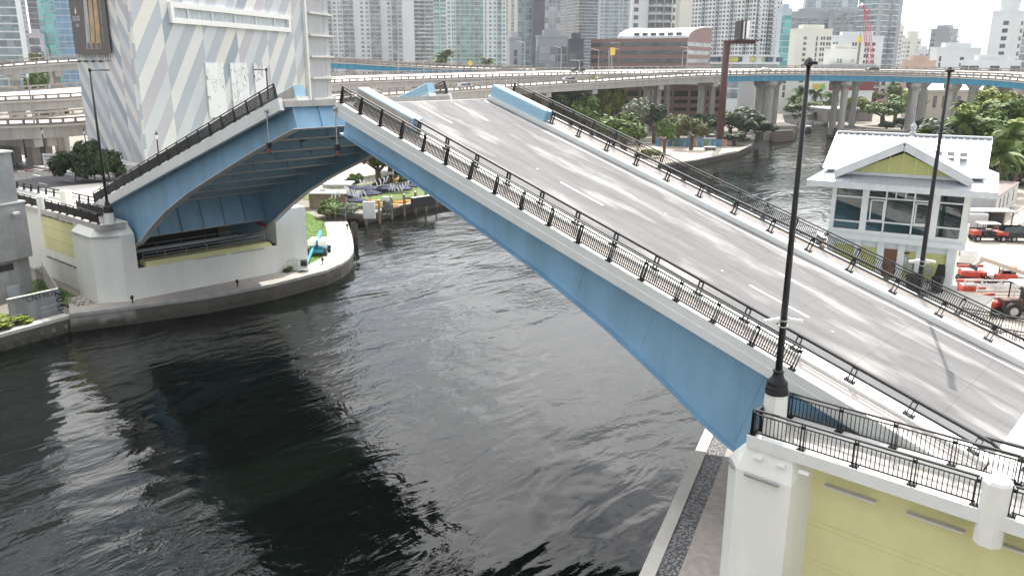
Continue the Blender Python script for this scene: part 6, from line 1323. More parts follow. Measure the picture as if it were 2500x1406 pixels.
# red machines in the yard
def telehandler(o, d, label):
    n = V((-d.y, d.x, 0)); t = thing('telehandler', label, 'telehandler', o); wheels(t, o, d, n, (-1.4, 1.4), (-.95, .95), .6, .4); ob(t, o, d, n, 0, 0, .95, 4.2, 1.5, .5, 'dark', 'chassis')
    ob(t, o, d, n, .2, .55, 1.6, 1.6, .8, .9, 'glass', 'cab_glass'); ob(t, o, d, n, .2, .55, 2.45, 1.7, .95, .1, 'red', 'cab_roof', .03)
    for x in (-.6, 1.0):
        for y in (.12, .98): ob(t, o, d, n, x, y, 1.8, .1, .1, 1.3, 'red', 'cab_post')
    ob(t, o, d, n, -.5, -.6, 1.4, 2.6, .6, .7, 'red', 'engine_cover', .06); b = MB(); b.bar(o + d * 1.9 - n * .05 + V((0, 0, 1.8)), o - d * 3.6 - n * .05 + V((0, 0, 3.6)), .4, .5); b.bar(o - d * 3.2 - n * .05 + V((0, 0, 3.4)), o - d * 4.2 - n * .05 + V((0, 0, 2.6)), .3, .4); b.build('boom', MT['beige'], t)
    b = MB(); b.bar(o - d * 4.2 - n * .9 + V((0, 0, 2.4)), o - d * 4.2 + n * .9 + V((0, 0, 2.4)), .2, .5); b.build('fork_frame', MT['dark'], t)
    return t
th_ = telehandler(G(2455, 700, YZ), hdir(95), 'red and black telehandler with a pale boom in the work yard'); th_.scale = (.72, .72, .72)
def red_skid(o, d, label, L=3.2):
    n = V((-d.y, d.x, 0)); t = thing('boom_lift', label, 'boom lift', o, 'red machines in the yard'); wheels(t, o, d, n, (-L * .35, L * .35), (-.6, .6), .32, .25); ob(t, o, d, n, 0, 0, .5, L, 1.1, .3, 'dark', 'chassis')
    ob(t, o, d, n, -.2, 0, .9, L * .75, 1.2, .55, 'red', 'engine_cover', .1); ob(t, o, d, n, L * .42, .1, .9, L * .25, 1.1, .45, 'red', 'counterweight', .08); ob(t, o, d, n, -.2, .05, 1.22, L * .6, .9, .1, 'white_paint', 'top_panel', .03); b = MB(); b.bar(o - d * L * .5 + n * .55 + V((0, 0, 1.4)), o + d * L * .5 + n * .55 + V((0, 0, 1.5)), .2, .22); b.build('boom', MT['red'], t)
red_skid(G(2368, 690, YZ), hdir(100), 'red lift with white top behind the tender house corner', 2.2); red_skid(G(2366, 728, YZ), hdir(95), 'red lift seen through the pier railing', 2.0); red_skid(G(2400, 768, YZ), hdir(80), 'red machine partly hidden behind the lower railing', 2.3)
o = G(2430, 740, YZ); d = hdir(92); n = V((-d.y, d.x, 0)); ft = thing('stake_trailer', 'grey stake sided trailer in the work yard', 'trailer', o); ob(ft, o, d, n, 0, 0, .7, 4.6, 2.0, .15, 'timber', 'bed'); wheels(ft, o, d, n, (-.5, .5), (-1.05, 1.05), .35)
for y in (-1, 1):
    for z in (1.0, 1.35, 1.7): ob(ft, o, d, n, 0, y, z, 4.6, .06, .14, 'ledge_grey', 'side_rail')
    for x in (-2.2, -.8, .8, 2.2): ob(ft, o, d, n, x, y, 1.2, .1, .08, 1.2, 'ledge_grey', 'stake')
o = G(2490, 772, YZ); tc_ = thing('tractor', 'yellow and black tractor under a white canopy at the right edge', 'tractor', o); wheels(tc_, o, d, n, (-1.1, 1.0), (-.8, .8), .65, .4); ob(tc_, o, d, n, -.4, 0, 1.1, 2.6, 1.0, .7, 'rust', 'body', .06); ob(tc_, o, d, n, .5, 0, 1.7, 1.0, .9, .8, 'dark', 'seat', .05); ob(tc_, o, d, n, .3, 0, 2.75, 2.4, 1.8, .12, 'white_paint', 'canopy', .05)
for x in (-.7, 1.3):
    for y in (-.75, .75): ob(tc_, o, d, n, x, y, 2.0, .08, .08, 1.4, 'dark', 'canopy_post')
car('suv', 'car_white', G(2352, 640, YZ), hdir(20), 'white vehicle parked against the tender house wall')
# ------------------------------------------------------------------ boats, trailer on the sandy lot
def boat(o, d, L, label, hullm='white_paint', top=True):
    n = V((-d.y, d.x, 0)); t = thing('boat', label, 'boat', o, 'boats'); b = MB(); secs = []
    for f, w, k in ((-.5, .8, .0), (-.2, 1, 0), (.2, .95, .05), (.42, .5, .2), (.5, .06, .35)):
        c = o + d * L * f; W_ = L * .17 * w; secs.append([c - n * W_ * .6 + V((0, 0, -.1 + k)), c + n * W_ * .6 + V((0, 0, -.1 + k)), c + n * W_ + V((0, 0, .75 + k)), c - n * W_ + V((0, 0, .75 + k))])
    b.sweep(secs); b.build('hull', MT[hullm], t); ob(t, o, d, n, -.05 * L, 0, .95, L * .28, L * .2, .5, hullm, 'console', .08); ob(t, o, d, n, .04 * L, 0, 1.25, .08, L * .2, .4, 'glass', 'windshield')
    if top:
        ob(t, o, d, n, -.08 * L, 0, 2.15, L * .3, L * .26, .06, 'white_paint', 't_top')
        for x in (-.2, .04):
            for y in (-.1, .1): ob(t, o, d, n, x * L, y * L, 1.5, .05, .05, 1.3, 'steel', 'top_post')
    ob(t, o, d, n, -.53 * L, 0, .6, .4, .4, 1.0, 'dark', 'outboard', .05); return t
boat(G(1973, 322, 0), hdir(188), 8, 'dark motor boat with white top running on the river', 'dark'); mat('foam', (.7, .72, .72), .8, var=.2, scale=2, bump=.5)
boat(V((-40.5, 112, .1)), hdir(-20), 8.5, 'white cabin boat moored beyond the far railing', 'white_paint'); 
boat(V((-37, 104, .1)), hdir(-20), 6, 'small white boat moored close to the tender house', 'white_paint', False)
o = G(1745, 367, 1.76); d = hdir(88); n = V((-d.y, d.x, 0)); bt_ = thing('boat_trailer', 'empty triple axle boat trailer on the sandy lot', 'trailer', o); wheels(bt_, o, d, n, (-2.2, -1.3, -.4), (-1, 1), .4); ob(bt_, o, d, n, 1, -.6, .75, 8, .15, .2, 'steel', 'rail'); ob(bt_, o, d, n, 1, .6, .75, 8, .15, .2, 'steel', 'rail'); ob(bt_, o, d, n, -1.3, 0, .9, 3.2, 2.3, .1, 'white_paint', 'fender')
car('suv', 'car_white', G(1738, 345, 1.6), hdir(80), 'white van under the highway by the rusty pole', 1.25)
car('sedan', 'car_white', G(1668, 328, 1.6), hdir(95), 'white car parked under the highway trees'); car('sedan', 'car_black', G(1470, 330, 1.6), hdir(95), 'dark car parked behind the far railing')
car('sedan', 'car_silver', G(1700, 340, 1.6), hdir(95), 'silver car parked under the highway')
# graffiti fence round the sandy lot
mat('mural_fence', (.10, .22, .34), .8, var=.5, scale=.6); p0, p1 = G(1600, 357, 1.7), G(1775, 362, 1.7); fn = thing('mural_fence', 'low wall painted in blue and green along the sandy lot', 'fence', p0); ds = p1 - p0
mat('mural_green', (.12, .2, .12), .8, var=.4); mat('mural_tan', (.35, .22, .18), .8, var=.4)
for k in range(12): b = MB(); b.bar(p0 + ds * (k / 12) + V((0, 0, 1.2)), p0 + ds * ((k + .96) / 12) + V((0, 0, 1.2)), .15, 2.4); b.build('panel', MT[('mural_fence', 'mural_green', 'mural_fence', 'mural_tan')[(k * 7 + k // 5) % 4]], fn)
# ------------------------------------------------------------------ vegetation
def leafmat(name, col, var=.45):
    m = mat(name, col, .6, var=var, scale=.8, spec=.3); return m
leafmat('leaf_mid', (.085, .145, .025)); leafmat('leaf_dark', (.030, .056, .018)); leafmat('leaf_lime', (.17, .22, .03)); leafmat('leaf_olive', (.105, .12, .04)); leafmat('leaf_silver', (.16, .18, .13)); leafmat('palm_green', (.10, .16, .035)); mat('bark', (.12, .09, .07), .9, var=.3, scale=3)
def crown_mesh(name, m, seed, R=(3, 3, 2.4), lumps=15, per=420, leaf=.23):
    rnd = random.Random(seed); b = MB()
    for k in range(lumps):
        a = rnd.uniform(0, 6.28); e = rnd.uniform(-.5, 1.2); rr = rnd.uniform(.35, .78)
        c = V((R[0] * rr * math.cos(a) * math.cos(e), R[1] * rr * math.sin(a) * math.cos(e), R[2] * rr * math.sin(e))); lr = rnd.uniform(.28, .48) * min(R)
        for i in range(per):
            d = V((rnd.gauss(0, 1), rnd.gauss(0, 1), rnd.gauss(0, 1) * .85)).normalized(); p = c + d * lr * (rnd.random() ** .35) * rnd.uniform(.75, 1.15)
            n = (d + V((rnd.gauss(0, .5), rnd.gauss(0, .5), rnd.gauss(.3, .5)))).normalized(); u = n.orthogonal().normalized(); v = n.cross(u); t = rnd.uniform(0, 6.28); u, v = u * math.cos(t) + v * math.sin(t), v * math.cos(t) - u * math.sin(t)
            s = leaf * rnd.uniform(.6, 1.5); b.v += [p - u * s, p + v * s * .55, p + u * s, p - v * s * .55]; q = len(b.v); b.f.append((q - 4, q - 3, q - 2, q - 1))
    me = bpy.data.meshes.new(name); me.from_pydata([tuple(p) for p in b.v], [], b.f); me.materials.append(MT[m]); return me
def trunk_mesh(h, r, seed):
    rnd = random.Random(seed); b = MB(); b.tube((0, 0, -.3), (.1, 0, h * .55), r, r * .7, 7)
    for k in range(5): a = k * 1.3 + rnd.random(); b.tube((.1, 0, h * rnd.uniform(.4, .55)), (math.cos(a) * h * .28, math.sin(a) * h * .28, h * rnd.uniform(.75, .95)), r * .5, r * .15, 5)
    return b.mesh('trunk', MT['bark'])
CR = {}
def tree(label, loc, h, w, m, seed=0, cat='tree', name='tree', group='trees'):
    key = (m, seed % 3)
    if key not in CR: CR[key] = (crown_mesh('crown', m, 11 + seed * 7 + len(CR)), trunk_mesh(5, .2, seed))
    cm, tm = CR[key]; t = thing(name, label, cat, loc, group)
    t.rotation_euler = (0, 0, seed * 1.7)
    o = bpy.data.objects.new('trunk', tm); COL.objects.link(o); o.parent = t; o.scale = (w / 3, w / 3, h / 5 * .75)
    o = bpy.data.objects.new('crown', cm); COL.objects.link(o); o.parent = t; o.location = (0, 0, h * .62); o.scale = (w / 6, w / 6, h / 6.2)
    return t
def bush(label, loc, h, w, m, seed=0, group='bushes'):
    key = (m, seed % 3)
    if key not in CR: CR[key] = (crown_mesh('crown', m, 11 + seed * 7 + len(CR)), trunk_mesh(5, .2, seed))
    t = thing('bush', label, 'bush', loc, group); t.rotation_euler = (0, 0, seed * 2.1)
    o = bpy.data.objects.new('foliage', CR[key][0]); COL.objects.link(o); o.parent = t; o.location = (0, 0, h * .4); o.scale = (w / 5.4, w / 5.4, h / 4.2)
    o = bpy.data.objects.new('stem', CR[key][1]); COL.objects.link(o); o.parent = t; o.scale = (.5, .5, h / 9); return t
def frond_mesh():
    b = MB(); rnd = random.Random(3); N = 14; L = 2.6
    P = [V((L * f * (1 - .25 * f), 0, .95 * f - 1.75 * f * f)) for f in [i / N for i in range(N + 1)]]
    for a, c in zip(P, P[1:]): b.bar(a, c, .05, .05)
    for i in range(1, N + 1):
        f = i / N; ln = .75 * (1 - abs(f - .45) * 1.25)
        for sy in (-1, 1):
            for k in (0, .5):
                p = P[i - 1].lerp(P[i], k); d = V((.35, sy * .8, -.45)).normalized(); e = p + d * ln; s = V((.06, 0, 0)); q = len(b.v); b.v += [p - s, p + s, e + s * .3, e - s * .3]; b.f.append((q, q + 1, q + 2, q + 3))
    me = bpy.data.meshes.new('frond'); me.from_pydata([tuple(p) for p in b.v], [], b.f); me.materials.append(MT['palm_green']); return me
FROND = frond_mesh(); 
def ptrunk():
    b = MB(); 
    for k in range(6): b.tube((.12 * math.sin(k * .5), 0, k), (.12 * math.sin((k + 1) * .5), 0, k + 1), .2 - .012 * k, .18 - .012 * k, 8)
    return b.mesh('trunk', MT['bark'])
PTR = ptrunk()
def palm(label, loc, h, sc=1.0, seed=0, n=22):
    rnd = random.Random(seed + 50); t = thing('palm_tree', label, 'palm tree', loc, 'palm trees'); o = bpy.data.objects.new('trunk', PTR); COL.objects.link(o); o.parent = t; o.scale = (sc * .8, sc * .8, h / 6)
    for k in range(n):
        o = bpy.data.objects.new('frond', FROND); COL.objects.link(o); o.parent = t; o.location = (0, 0, h); o.rotation_euler = (rnd.uniform(-.2, .2), rnd.uniform(-.95, .55), k * 2.399 + rnd.uniform(-.2, .2)); s = sc * rnd.uniform(.85, 1.25); o.scale = (s, s, s)
    return t
# east bank grove behind the tender house
def T(u, v, D, z=None):
    p = AT(u, v, D); return V((p.x, p.y, p.z if z is None else z))
grove = [(2300, 330, 150, 8, 8, 'leaf_silver', 'silvery shrub tree left in the grove behind the tender house'), (2340, 310, 165, 9, 9, 'leaf_silver', 'silvery olive tree behind the metal roof'), (2395, 290, 165, 11, 10, 'leaf_lime', 'yellow green tree topping the grove'), (2430, 310, 150, 11, 10, 'leaf_mid', 'bright green tree in the middle of the grove'), (2480, 280, 160, 12, 12, 'leaf_mid', 'tall green tree at the right end of the grove'), (2460, 350, 140, 10, 9, 'leaf_mid', 'green tree in front of the right end of the grove'), (2510, 340, 145, 12, 11, 'leaf_lime', 'yellow green tree cut by the right edge'), (2405, 350, 146, 9, 8, 'leaf_dark', 'dark tree below the yellow green crown'), (2440, 260, 190, 10, 10, 'leaf_lime', 'light green tree behind the grove'), (2500, 400, 135, 9, 8, 'leaf_dark', 'dark tree low at the right edge')]
for i, (u, v, D, h, w, m, lb) in enumerate(grove):
    p = T(u, v, D); tree(lb, V((p.x, p.y, p.z - h * .72)) if p.z - h * .72 < 6 else V((p.x, p.y, 5)), max(h, (p.z - 5) / .72) if p.z - h * .72 > 6 else h, w * 1.35, m, i)
for i, (u, v, D, s, lb) in enumerate(((2350, 300, 148, 1.5, 'palm with drooping fronds above the metal roof'), (2420, 410, 122, 1.5, 'palm beside the right end of the metal roof'), (2470, 330, 125, 1.7, 'large palm at the right edge of the grove'), (2445, 375, 118, 1.6, 'palm with pale sunlit fronds in the grove'), (2490, 370, 128, 1.5, 'palm leaning out at the right edge'), (2405, 270, 170, 1.5, 'palm rising above the yellow green tree'), (2270, 335, 150, 1.4, 'low palm left of the tender house lamp'), (2345, 258, 230, 1.2, 'single fan palm in front of the beige hall'), (2460, 280, 165, 1.6, 'palm at the top of the grove'))):
    p = T(u, v, D); palm(lb, V((p.x, p.y, 5 if D < 200 else 1.5)), p.z - (5 if D < 200 else 1.5), s, i)
# trees below the highway, middle
for i, (u, v, D, h, w, m, lb) in enumerate([(1525, 312, 205, 10, 15, 'leaf_mid', 'broad round tree behind the far railing'), (1465, 240, 265, 11, 14, 'leaf_lime', 'yellow green tree between the highway columns'), (1390, 245, 255, 12, 14, 'leaf_dark', 'dark green tree left of the highway columns'), (1425, 270, 250, 9, 12, 'leaf_mid', 'green tree between the dark tree and the columns'), (1350, 265, 250, 11, 12, 'leaf_dark', 'dark tree behind the near leaf tip railing'), (1505, 250, 270, 9, 10, 'leaf_lime', 'small yellow green tree right of the column pair'), (1560, 275, 245, 7, 13, 'leaf_silver', 'pale grey green shrub tree before the garage'), (1600, 285, 245, 7, 10, 'leaf_dark', 'dark shrub tree before the garage'), (1655, 305, 235, 8, 11, 'leaf_olive', 'olive tree in front of the parking garage'), (1690, 312, 225, 6, 10, 'leaf_olive', 'low spreading tree near the parked van'), (1625, 320, 215, 5, 7, 'leaf_mid', 'small bright tree by the middle column'),
                                            (1815, 290, 252, 15, 17, 'leaf_dark', 'large dark tree on the river bank left of the bridge pier'), (1850, 310, 256, 11, 13, 'leaf_dark', 'dark tree overhanging the river bank'), (1785, 290, 258, 13, 12, 'leaf_olive', 'olive tree right of the rusty pole'), (1795, 335, 240, 7, 10, 'leaf_dark', 'low dark bush-like tree at the end of the sandy lot'), (1720, 295, 262, 8, 12, 'leaf_dark', 'dark tree behind the parked van'),
                                            (1945, 265, 370, 9, 14, 'leaf_mid', 'green tree on the far bend of the river'), (1985, 262, 375, 9, 13, 'leaf_olive', 'olive tree on the far bend of the river'), (2020, 258, 380, 9, 12, 'leaf_mid', 'green tree beside the red restaurant terrace'), (1960, 280, 360, 6, 10, 'leaf_dark', 'dark waterside bush on the far bend'), (2000, 282, 362, 6, 10, 'leaf_dark', 'dark mangrove clump on the far bend'),
                                            (2160, 265, 325, 13, 17, 'leaf_mid', 'large round green tree between the bridge piers'), (2190, 255, 335, 11, 14, 'leaf_mid', 'green tree right of the large round tree'), (2235, 245, 350, 12, 16, 'leaf_lime', 'light green tree behind the middle columns'), (2090, 258, 345, 9, 12, 'leaf_lime', 'light green tree behind the right river pier'), (2205, 300, 290, 4, 7, 'leaf_dark', 'small dark tree on the right river bank'), (2165, 305, 292, 4, 7, 'leaf_dark', 'small dark round tree at the river path'), (2265, 300, 285, 5, 9, 'leaf_dark', 'dark bush left of the grove'), (2110, 235, 420, 7, 20, 'leaf_olive', 'distant olive tree line behind the maroon building'), (2210, 225, 430, 7, 26, 'leaf_mid', 'distant green tree line under the bridge')]):
    p = T(u, v, D); zb = 1.5; hh = max(h * .6, (p.z - zb) / .66); tree(lb, V((p.x, p.y, zb)), hh, w, m, i + 3)
for i, (u, v, D, s, lb) in enumerate(((1955, 228, 390, 1.7, 'palm left of the yellow banner on the far bank'), (1992, 230, 390, 1.7, 'palm below the yellow banner'), (2030, 238, 380, 1.6, 'palm beside the maroon building'), (1938, 245, 385, 1.5, 'palm behind the left river pier'), (1190, 152, 560, 2.2, 'palm silhouette before the green condominium'), (1088, 140, 540, 2.4, 'left palm above the highway before the condominium'), (1075, 146, 545, 2.0, 'second palm above the highway before the condominium'))):
    p = T(u, v, D); palm(lb, V((p.x, p.y, 1.5)), p.z - 1.5, s * 1.4, i + 20, 16)
tree('round green tree below the left towers', V((*T(88, 138, 330).xy, 1.5)), 27, 9, 'leaf_olive', 2)
tree('bright tree seen below the left viaduct', V((*T(127, 265, 190).xy, 1.5)), 16, 9, 'leaf_mid', 4)
tree('small tree below the flyover at the far left', V((*T(90, 200, 240).xy, 1.5)), 20, 9, 'leaf_mid', 5)
# hedge at the corner of the striped building
for i, (u, v, w, h) in enumerate(((180, 400, 6.5, 4.6), (225, 390, 6.0, 5.6), (262, 402, 5.0, 4.0))):
    p = T(u, v, 110); bush(['dark hedge at the corner of the striped building, left clump', 'dark hedge at the corner of the striped building, tall middle clump', 'dark hedge at the corner of the striped building, right clump'][i], V((p.x, p.y, p.z - h * .45)), h, w, 'leaf_dark', i)
bush('bright green weeds on the old seawall at the left edge', G(5, 795, 1.6), 1.0, 4.6, 'leaf_lime', 1); bush('bright green weeds beside the yard wall', G(36, 785, 1.6), .8, 2.2, 'leaf_lime', 2)
bush('low ornamental plant by the boom lift basket', G(705, 662, 1.85), .5, 1.6, 'leaf_mid', 1); bush('yellow green shrub seen through the far railing', G(1585, 385, 1.8), 2.2, 6, 'leaf_lime', 0); bush('lime hedge behind the far railing', G(1435, 320, 1.8) , 2.5, 6, 'leaf_lime', 2)
# grass blades on the west lawn
def inside(x, y, P):
    c = False
    for (x0, y0), (x1, y1) in zip(P, P[1:] + P[:1]):
        if (y0 > y) != (y1 > y) and x < (x1 - x0) * (y - y0) / (y1 - y0) + x0: c = not c
    return c
rnd = random.Random(5); b = MB()
for i in range(9000):
    x = rnd.uniform(-105, -78); y = rnd.uniform(50.4, 76) if rnd.random() < .8 else rnd.uniform(24.5, 27.8)
    if not inside(x, y, LAWN if y > 50 else LAWN2): continue
    h = rnd.uniform(.08, .2); a = rnd.uniform(0, 6.28); d = V((math.cos(a), math.sin(a), 0)) * .06; q = len(b.v); b.v += [V((x, y, 1.82)) - d, V((x, y, 1.82)) + d, V((x, y, 1.82)) + V((d.y, d.x, h))]; b.f.append((q, q + 1, q + 2))
b.build('grass_blades', MT['grass'], label='short green grass blades on the promenade lawn', cat='grass', kind='stuff')
# ------------------------------------------------------------------ riverside restaurant
GZ = 1.62
mat('turf', (.12, .17, .05), .95, var=.12, scale=1.5); mat('navy', (.016, .018, .06), .8, var=.2); mat('cloth_white', (.74, .75, .78), .8); mat('orange', (.6, .25, .03), .6); mat('tan_path', (.5, .43, .36), .9, var=.1)
b = MB(); b.poly([(-103.5, 86, GZ), (-105, 102, GZ), (-109, 150, GZ), (-145, 150, GZ), (-150, 80, GZ), (-104.9, 77, GZ)]); b.build('restaurant_ground', MT['turf'], kind='structure')
b = MB(); b.poly([(-124, 76, GZ + .01), (-134, 150, GZ + .01), (-200, 160, GZ + .01), (-200, 70, GZ + .01)]); b.build('restaurant_path', MT['tan_path'], kind='structure')
def umbrella(p, r, label, m='navy'):
    t = thing('patio_umbrella', label, 'umbrella', p, 'restaurant umbrellas'); b = MB(); b.tube(p, p + V((0, 0, 2.5)), .035, n=6); b.build('pole', MT['steel'], t); n = 8; R_ = [V((r * math.cos(i * 6.2832 / n), r * math.sin(i * 6.2832 / n), 2.15)) for i in range(n)]
    b = MB()
    for i in range(n): q = R_[(i + 1) % n]; mid = (R_[i] + q) / 2 * .96 + V((0, 0, .06)); mid.z = 2.2; b.poly([p + V((0, 0, 2.75)), p + R_[i], p + mid]); b.poly([p + V((0, 0, 2.75)), p + mid, p + q]); b.poly([p + R_[i], p + R_[i] - V((0, 0, .22)), p + mid - V((0, 0, .2)), p + mid]); b.poly([p + mid, p + mid - V((0, 0, .2)), p + q - V((0, 0, .22)), p + q])
    b.build('canopy', MT[m], t)
for (u, v), r, lb in zip(((901, 490), (905, 503), (951, 490), (983, 490), (1018, 482), (865, 508), (873, 522), (868, 490)), (1.7, 1.9, 1.6, 1.8, 1.9, 1.4, 1.5, 1.4), ('navy umbrella on the restaurant lawn, upper left pair', 'navy umbrella on the restaurant lawn, lower of the left pair', 'navy umbrella left of the lawn centre', 'navy umbrella in the middle of the lawn', 'navy umbrella near the blue girder', 'navy umbrella behind the white dock posts', 'navy umbrella closest to the dock', 'navy umbrella beside the white streamers')): umbrella(G(u, v, GZ), r, lb)
p = G(955, 450, GZ); wt = thing('white_tent', 'white open tent roof above the restaurant lawn', 'tent', p); b = MB(); c4 = [p + V((sx * 3, sy * 3, 2.4)) for sx, sy in ((-1, -1), (1, -1), (1, 1), (-1, 1))]
for k in range(4): b.poly([c4[k], c4[(k + 1) % 4], p + V((0, 0, 3.4))])
b.build('roof', MT['cloth_white'], wt)
for q in c4: b = MB(); b.tube(V((q.x, q.y, GZ)), q, .05, n=6); b.build('post', MT['steel'], wt)
# pilings
for i, (u, v) in enumerate(((893.6, 549), (927, 544), (957, 535), (988, 527), (1015, 520), (1040, 515), (1066, 506))):
    q = G(u, v, 0); t = thing('dock_piling', ['wooden dock piling nearest the promenade corner', 'second wooden dock piling from the promenade corner', 'third wooden dock piling from the promenade corner', 'fourth wooden dock piling from the promenade corner', 'fifth wooden dock piling from the promenade corner', 'sixth wooden dock piling from the promenade corner', 'wooden dock piling nearest the blue girder'][i], 'piling', q, 'wooden dock pilings'); b = MB(); b.tube(q - V((0, 0, 2)), q + V((0, 0, 3.5)), .22, .19, 9); b.build('post', MT['timber'], t); b = MB(); b.lathe([(.2, 3.5), (.19, 3.58), (.02, 3.78)], q, 9); b.build('cap', MT['white_paint'], t)
for i, (u, v) in enumerate(((862, 600), (868, 598), (873, 604))): q = G(u, v, 0); b = MB(); b.tube(q - V((0, 0, 2)), q + V((0, 0, 3.2)), .16, .14, 8); b.build('mooring_pile', MT['sheetpile'], None, org=q, label=['left dark mooring pile at the seawall corner', 'middle dark mooring pile at the seawall corner', 'right dark mooring pile with a yellow plate'][i], cat='piling', group='mooring piles')
# streamers of white cloth on a line, walls, bar, tables, planters
st_ = thing('cloth_streamers', 'white cloth streamers flapping on a line above the restaurant', 'streamers', G(870, 470, GZ))
def streamers(a, c, n, sd):
    rnd = random.Random(sd)
    for k in range(n):
        q = a.lerp(c, (k + .5) / n) - V((0, 0, .4 * math.sin(math.pi * (k + .5) / n))); b = MB(); A = []; Bq = []
        sway = rnd.uniform(-.5, .5)
        for j in range(5): f = j / 4; off = V((math.sin(f * 4 + k) * .15 + sway * f * .6, math.cos(f * 3 + k) * .1, -1.1 * f)); A.append(q + off - rgt0 * .13 * (1 - .3 * f)); Bq.append(q + off + rgt0 * .13 * (1 - .5 * f))
        b.strip(A, Bq); b.build('streamer', MT['cloth_white'], st_)
    b = MB(); b.tube(a, c, .015, n=4); b.build('line', MT['dark'], st_)
streamers(T(838, 452, 122), T(892, 462, 118), 11, 1); streamers(T(872, 438, 128), T(950, 428, 134), 8, 2); streamers(T(950, 448, 124), T(998, 440, 128), 8, 3); streamers(T(805, 462, 114), T(832, 458, 118), 3, 5)
def lowwall(label, a, c, h, m, th=.2, cat='wall', name='garden_wall'):
    t = thing(name, label, cat, a, 'restaurant walls'); b = MB(); b.bar(a + V((0, 0, h / 2)), c + V((0, 0, h / 2)), th, h); b.build('wall_face', MT[m], t); b = MB(); b.bar(a + V((0, 0, h + .04)), c + V((0, 0, h + .04)), th + .1, .08); b.build('coping', MT['seacap'], t)
lowwall('dark wall behind the restaurant lawn under the streamers', G(870, 482, GZ), G(1000, 462, GZ), 1.4, 'dark'); lowwall('dark low wall at the water end of the lawn', G(1006, 508, GZ), G(1060, 500, GZ), 1.6, 'dark', .6); lowwall('pale wall along the far side of the restaurant', G(840, 455, GZ), G(980, 430, GZ), 1.2, 'deck_light')
for i, (u, v, w, h) in enumerate(((902, 534, .9, 2.6), (943, 524, .5, 2.8))): 
    q = G(u, v, GZ); b = MB(); b.obox(q + V((0, 0, h / 2)), rgt0 * w, fwdh * .25, V((0, 0, h / 2))); b.build('white_pillar', MT['white'], None, org=q, label=['broad white dock pillar by the restaurant planter', 'narrow white dock pillar by the restaurant planter'][i], cat='pillar', group='white dock pillars', bevel=.04)
q = G(826, 488, GZ); bar_ = thing('bar_hut', 'small white restaurant hut with window openings', 'hut', q); ob(bar_, q, rgt0, fwdh, 0, 0, 1.4, 4.5, 3, 2.8, 'tw_cream', 'body'); ob(bar_, q, rgt0, fwdh, 0, -.3, 2.9, 5.2, 4, .2, 'cloth_white', 'roof'); ob(bar_, q, rgt0, fwdh, -.6, -1.52, 1.7, .8, .06, 1.0, 'dark', 'window'); ob(bar_, q, rgt0, fwdh, .7, -1.52, 1.4, .6, .06, .6, 'dark', 'window')
q = G(803, 505, GZ); sh2 = thing('flat_roof_shed', 'brown shed with a white flat roof behind the bush', 'shed', q); ob(sh2, q, rgt0, fwdh, 0, 0, 1.2, 5.6, 3, 2.4, 'timber', 'body'); ob(sh2, q, rgt0, fwdh, 0, -.2, 2.5, 6.4, 3.8, .2, 'white_paint', 'roof'); ob(sh2, q, rgt0, fwdh, -.8, 0, 2.75, .9, .8, .4, 'steel', 'roof_fan')
def table(p, label, a=0):
    t = thing('picnic_table', label, 'picnic table', p, 'orange picnic tables'); d = hdir(a); n = V((-d.y, d.x, 0)); ob(t, p, d, n, 0, 0, .74, 1.8, .75, .06, 'orange', 'table_top')
    for y in (-.75, .75): ob(t, p, d, n, 0, y, .44, 1.8, .26, .05, 'orange', 'bench')
    for x in (-.65, .65): ob(t, p, d, n, x, 0, .4, .08, 1.5, .08, 'dark', 'cross_bar'); ob(t, p, d, n, x, 0, .37, .08, .1, .72, 'dark', 'leg')
for (u, v), lb in zip(((912, 500), (925, 506), (960, 510), (975, 503), (1000, 500), (970, 446), (915, 512)), ('orange picnic table under the left umbrellas', 'orange picnic table beside the white pillar', 'orange picnic table on the open lawn near the dock', 'orange picnic table in the middle of the lawn', 'orange picnic table by the dark low wall', 'orange picnic table beside the white tent', 'orange picnic table behind the dock piling')): table(G(u, v, GZ), lb, 75)
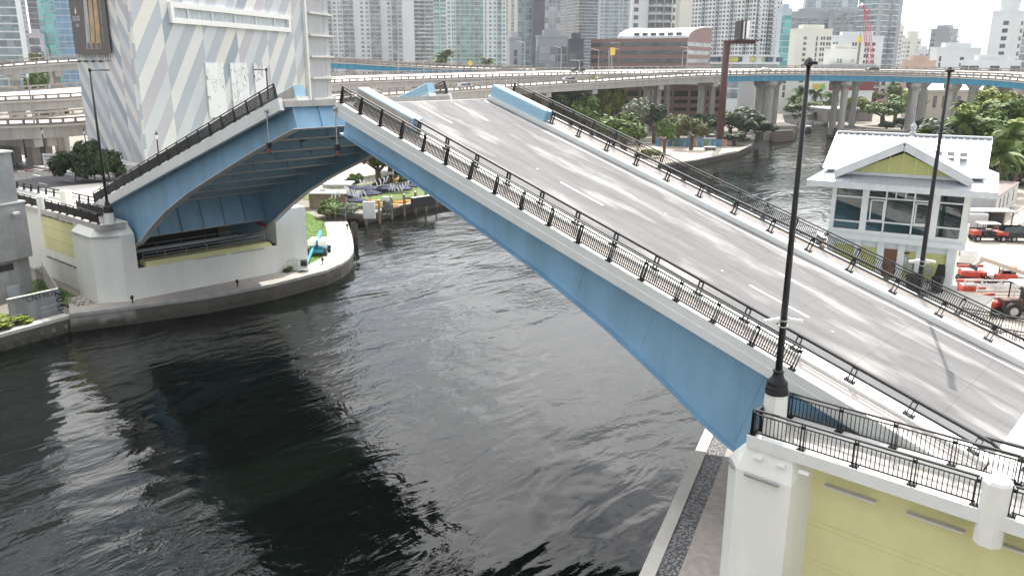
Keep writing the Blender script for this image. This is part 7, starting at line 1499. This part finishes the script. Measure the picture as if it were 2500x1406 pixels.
for i, (u, v, h, w, m, lb) in enumerate(((825, 530, 3.0, 6, 'leaf_mid', 'big leafy bush beside the promenade end'), (800, 535, 2.2, 4, 'leaf_olive', 'dry leafy bush by the shed fence'), (847, 535, 2.6, 3.5, 'leaf_silver', 'grey green bush at the dock corner'), (850, 492, 2.2, 3, 'leaf_mid', 'banana plant clump beside the hut'), (810, 478, 2.4, 4, 'leaf_silver', 'silvery bush left of the hut'), (946, 528, 2.6, 2, 'leaf_silver', 'tall grey plant in the dock planter'), (925, 470, 2.4, 2.4, 'leaf_dark', 'dark clipped bush behind the streamers'), (942, 462, 2.6, 3, 'leaf_silver', 'pale feathery bush right of the streamers'), (870, 455, 2.4, 4, 'leaf_mid', 'green bush along the pale far wall'), (990, 455, 2.2, 3, 'leaf_mid', 'green bush beside the white tent'))): bush(lb, G(u, v, GZ), h, w, m, i)
tree('olive green tree at the back of the restaurant, left one', V((*T(925, 412, 150).xy, GZ)), 9.5, 10, 'leaf_olive', 2); tree('olive green tree at the back of the restaurant, right one', V((*T(950, 405, 154).xy, GZ)), 10, 9, 'leaf_olive', 1); tree('dark tree behind the white tent', V((*T(990, 425, 150).xy, GZ)), 7, 6, 'leaf_dark', 1); tree('reddish brown shaded tree behind the far leaf edge', V((*T(965, 402, 165).xy, GZ)), 9, 7, 'leaf_dark', 2)
fe = thing('chain_fence', 'thin wire fence round the bush at the promenade end', 'fence', G(795, 540, 1.85)); pipe_rail(fe, [G(770, 530, 1.83), G(845, 542, 1.83)], 1.9, .025, sp=2.0)
# ------------------------------------------------------------------ humid air over the city
hz = bpy.data.materials.new('haze'); hz.use_nodes = True; ht = hz.node_tree; ht.nodes.clear(); ho_ = ht.nodes.new('ShaderNodeOutputMaterial'); pv = ht.nodes.new('ShaderNodeVolumePrincipled')
pv.inputs['Color'].default_value = (0.93, 0.96, 1.0, 1); pv.inputs['Density'].default_value = 0.0001; pv.inputs['Anisotropy'].default_value = 0.35
ht.links.new(pv.outputs['Volume'], ho_.inputs['Volume'])
b = MB(); b.box(-7600, 7600, -1200, 8200, -4, 190); b.build('haze', hz, kind='stuff')
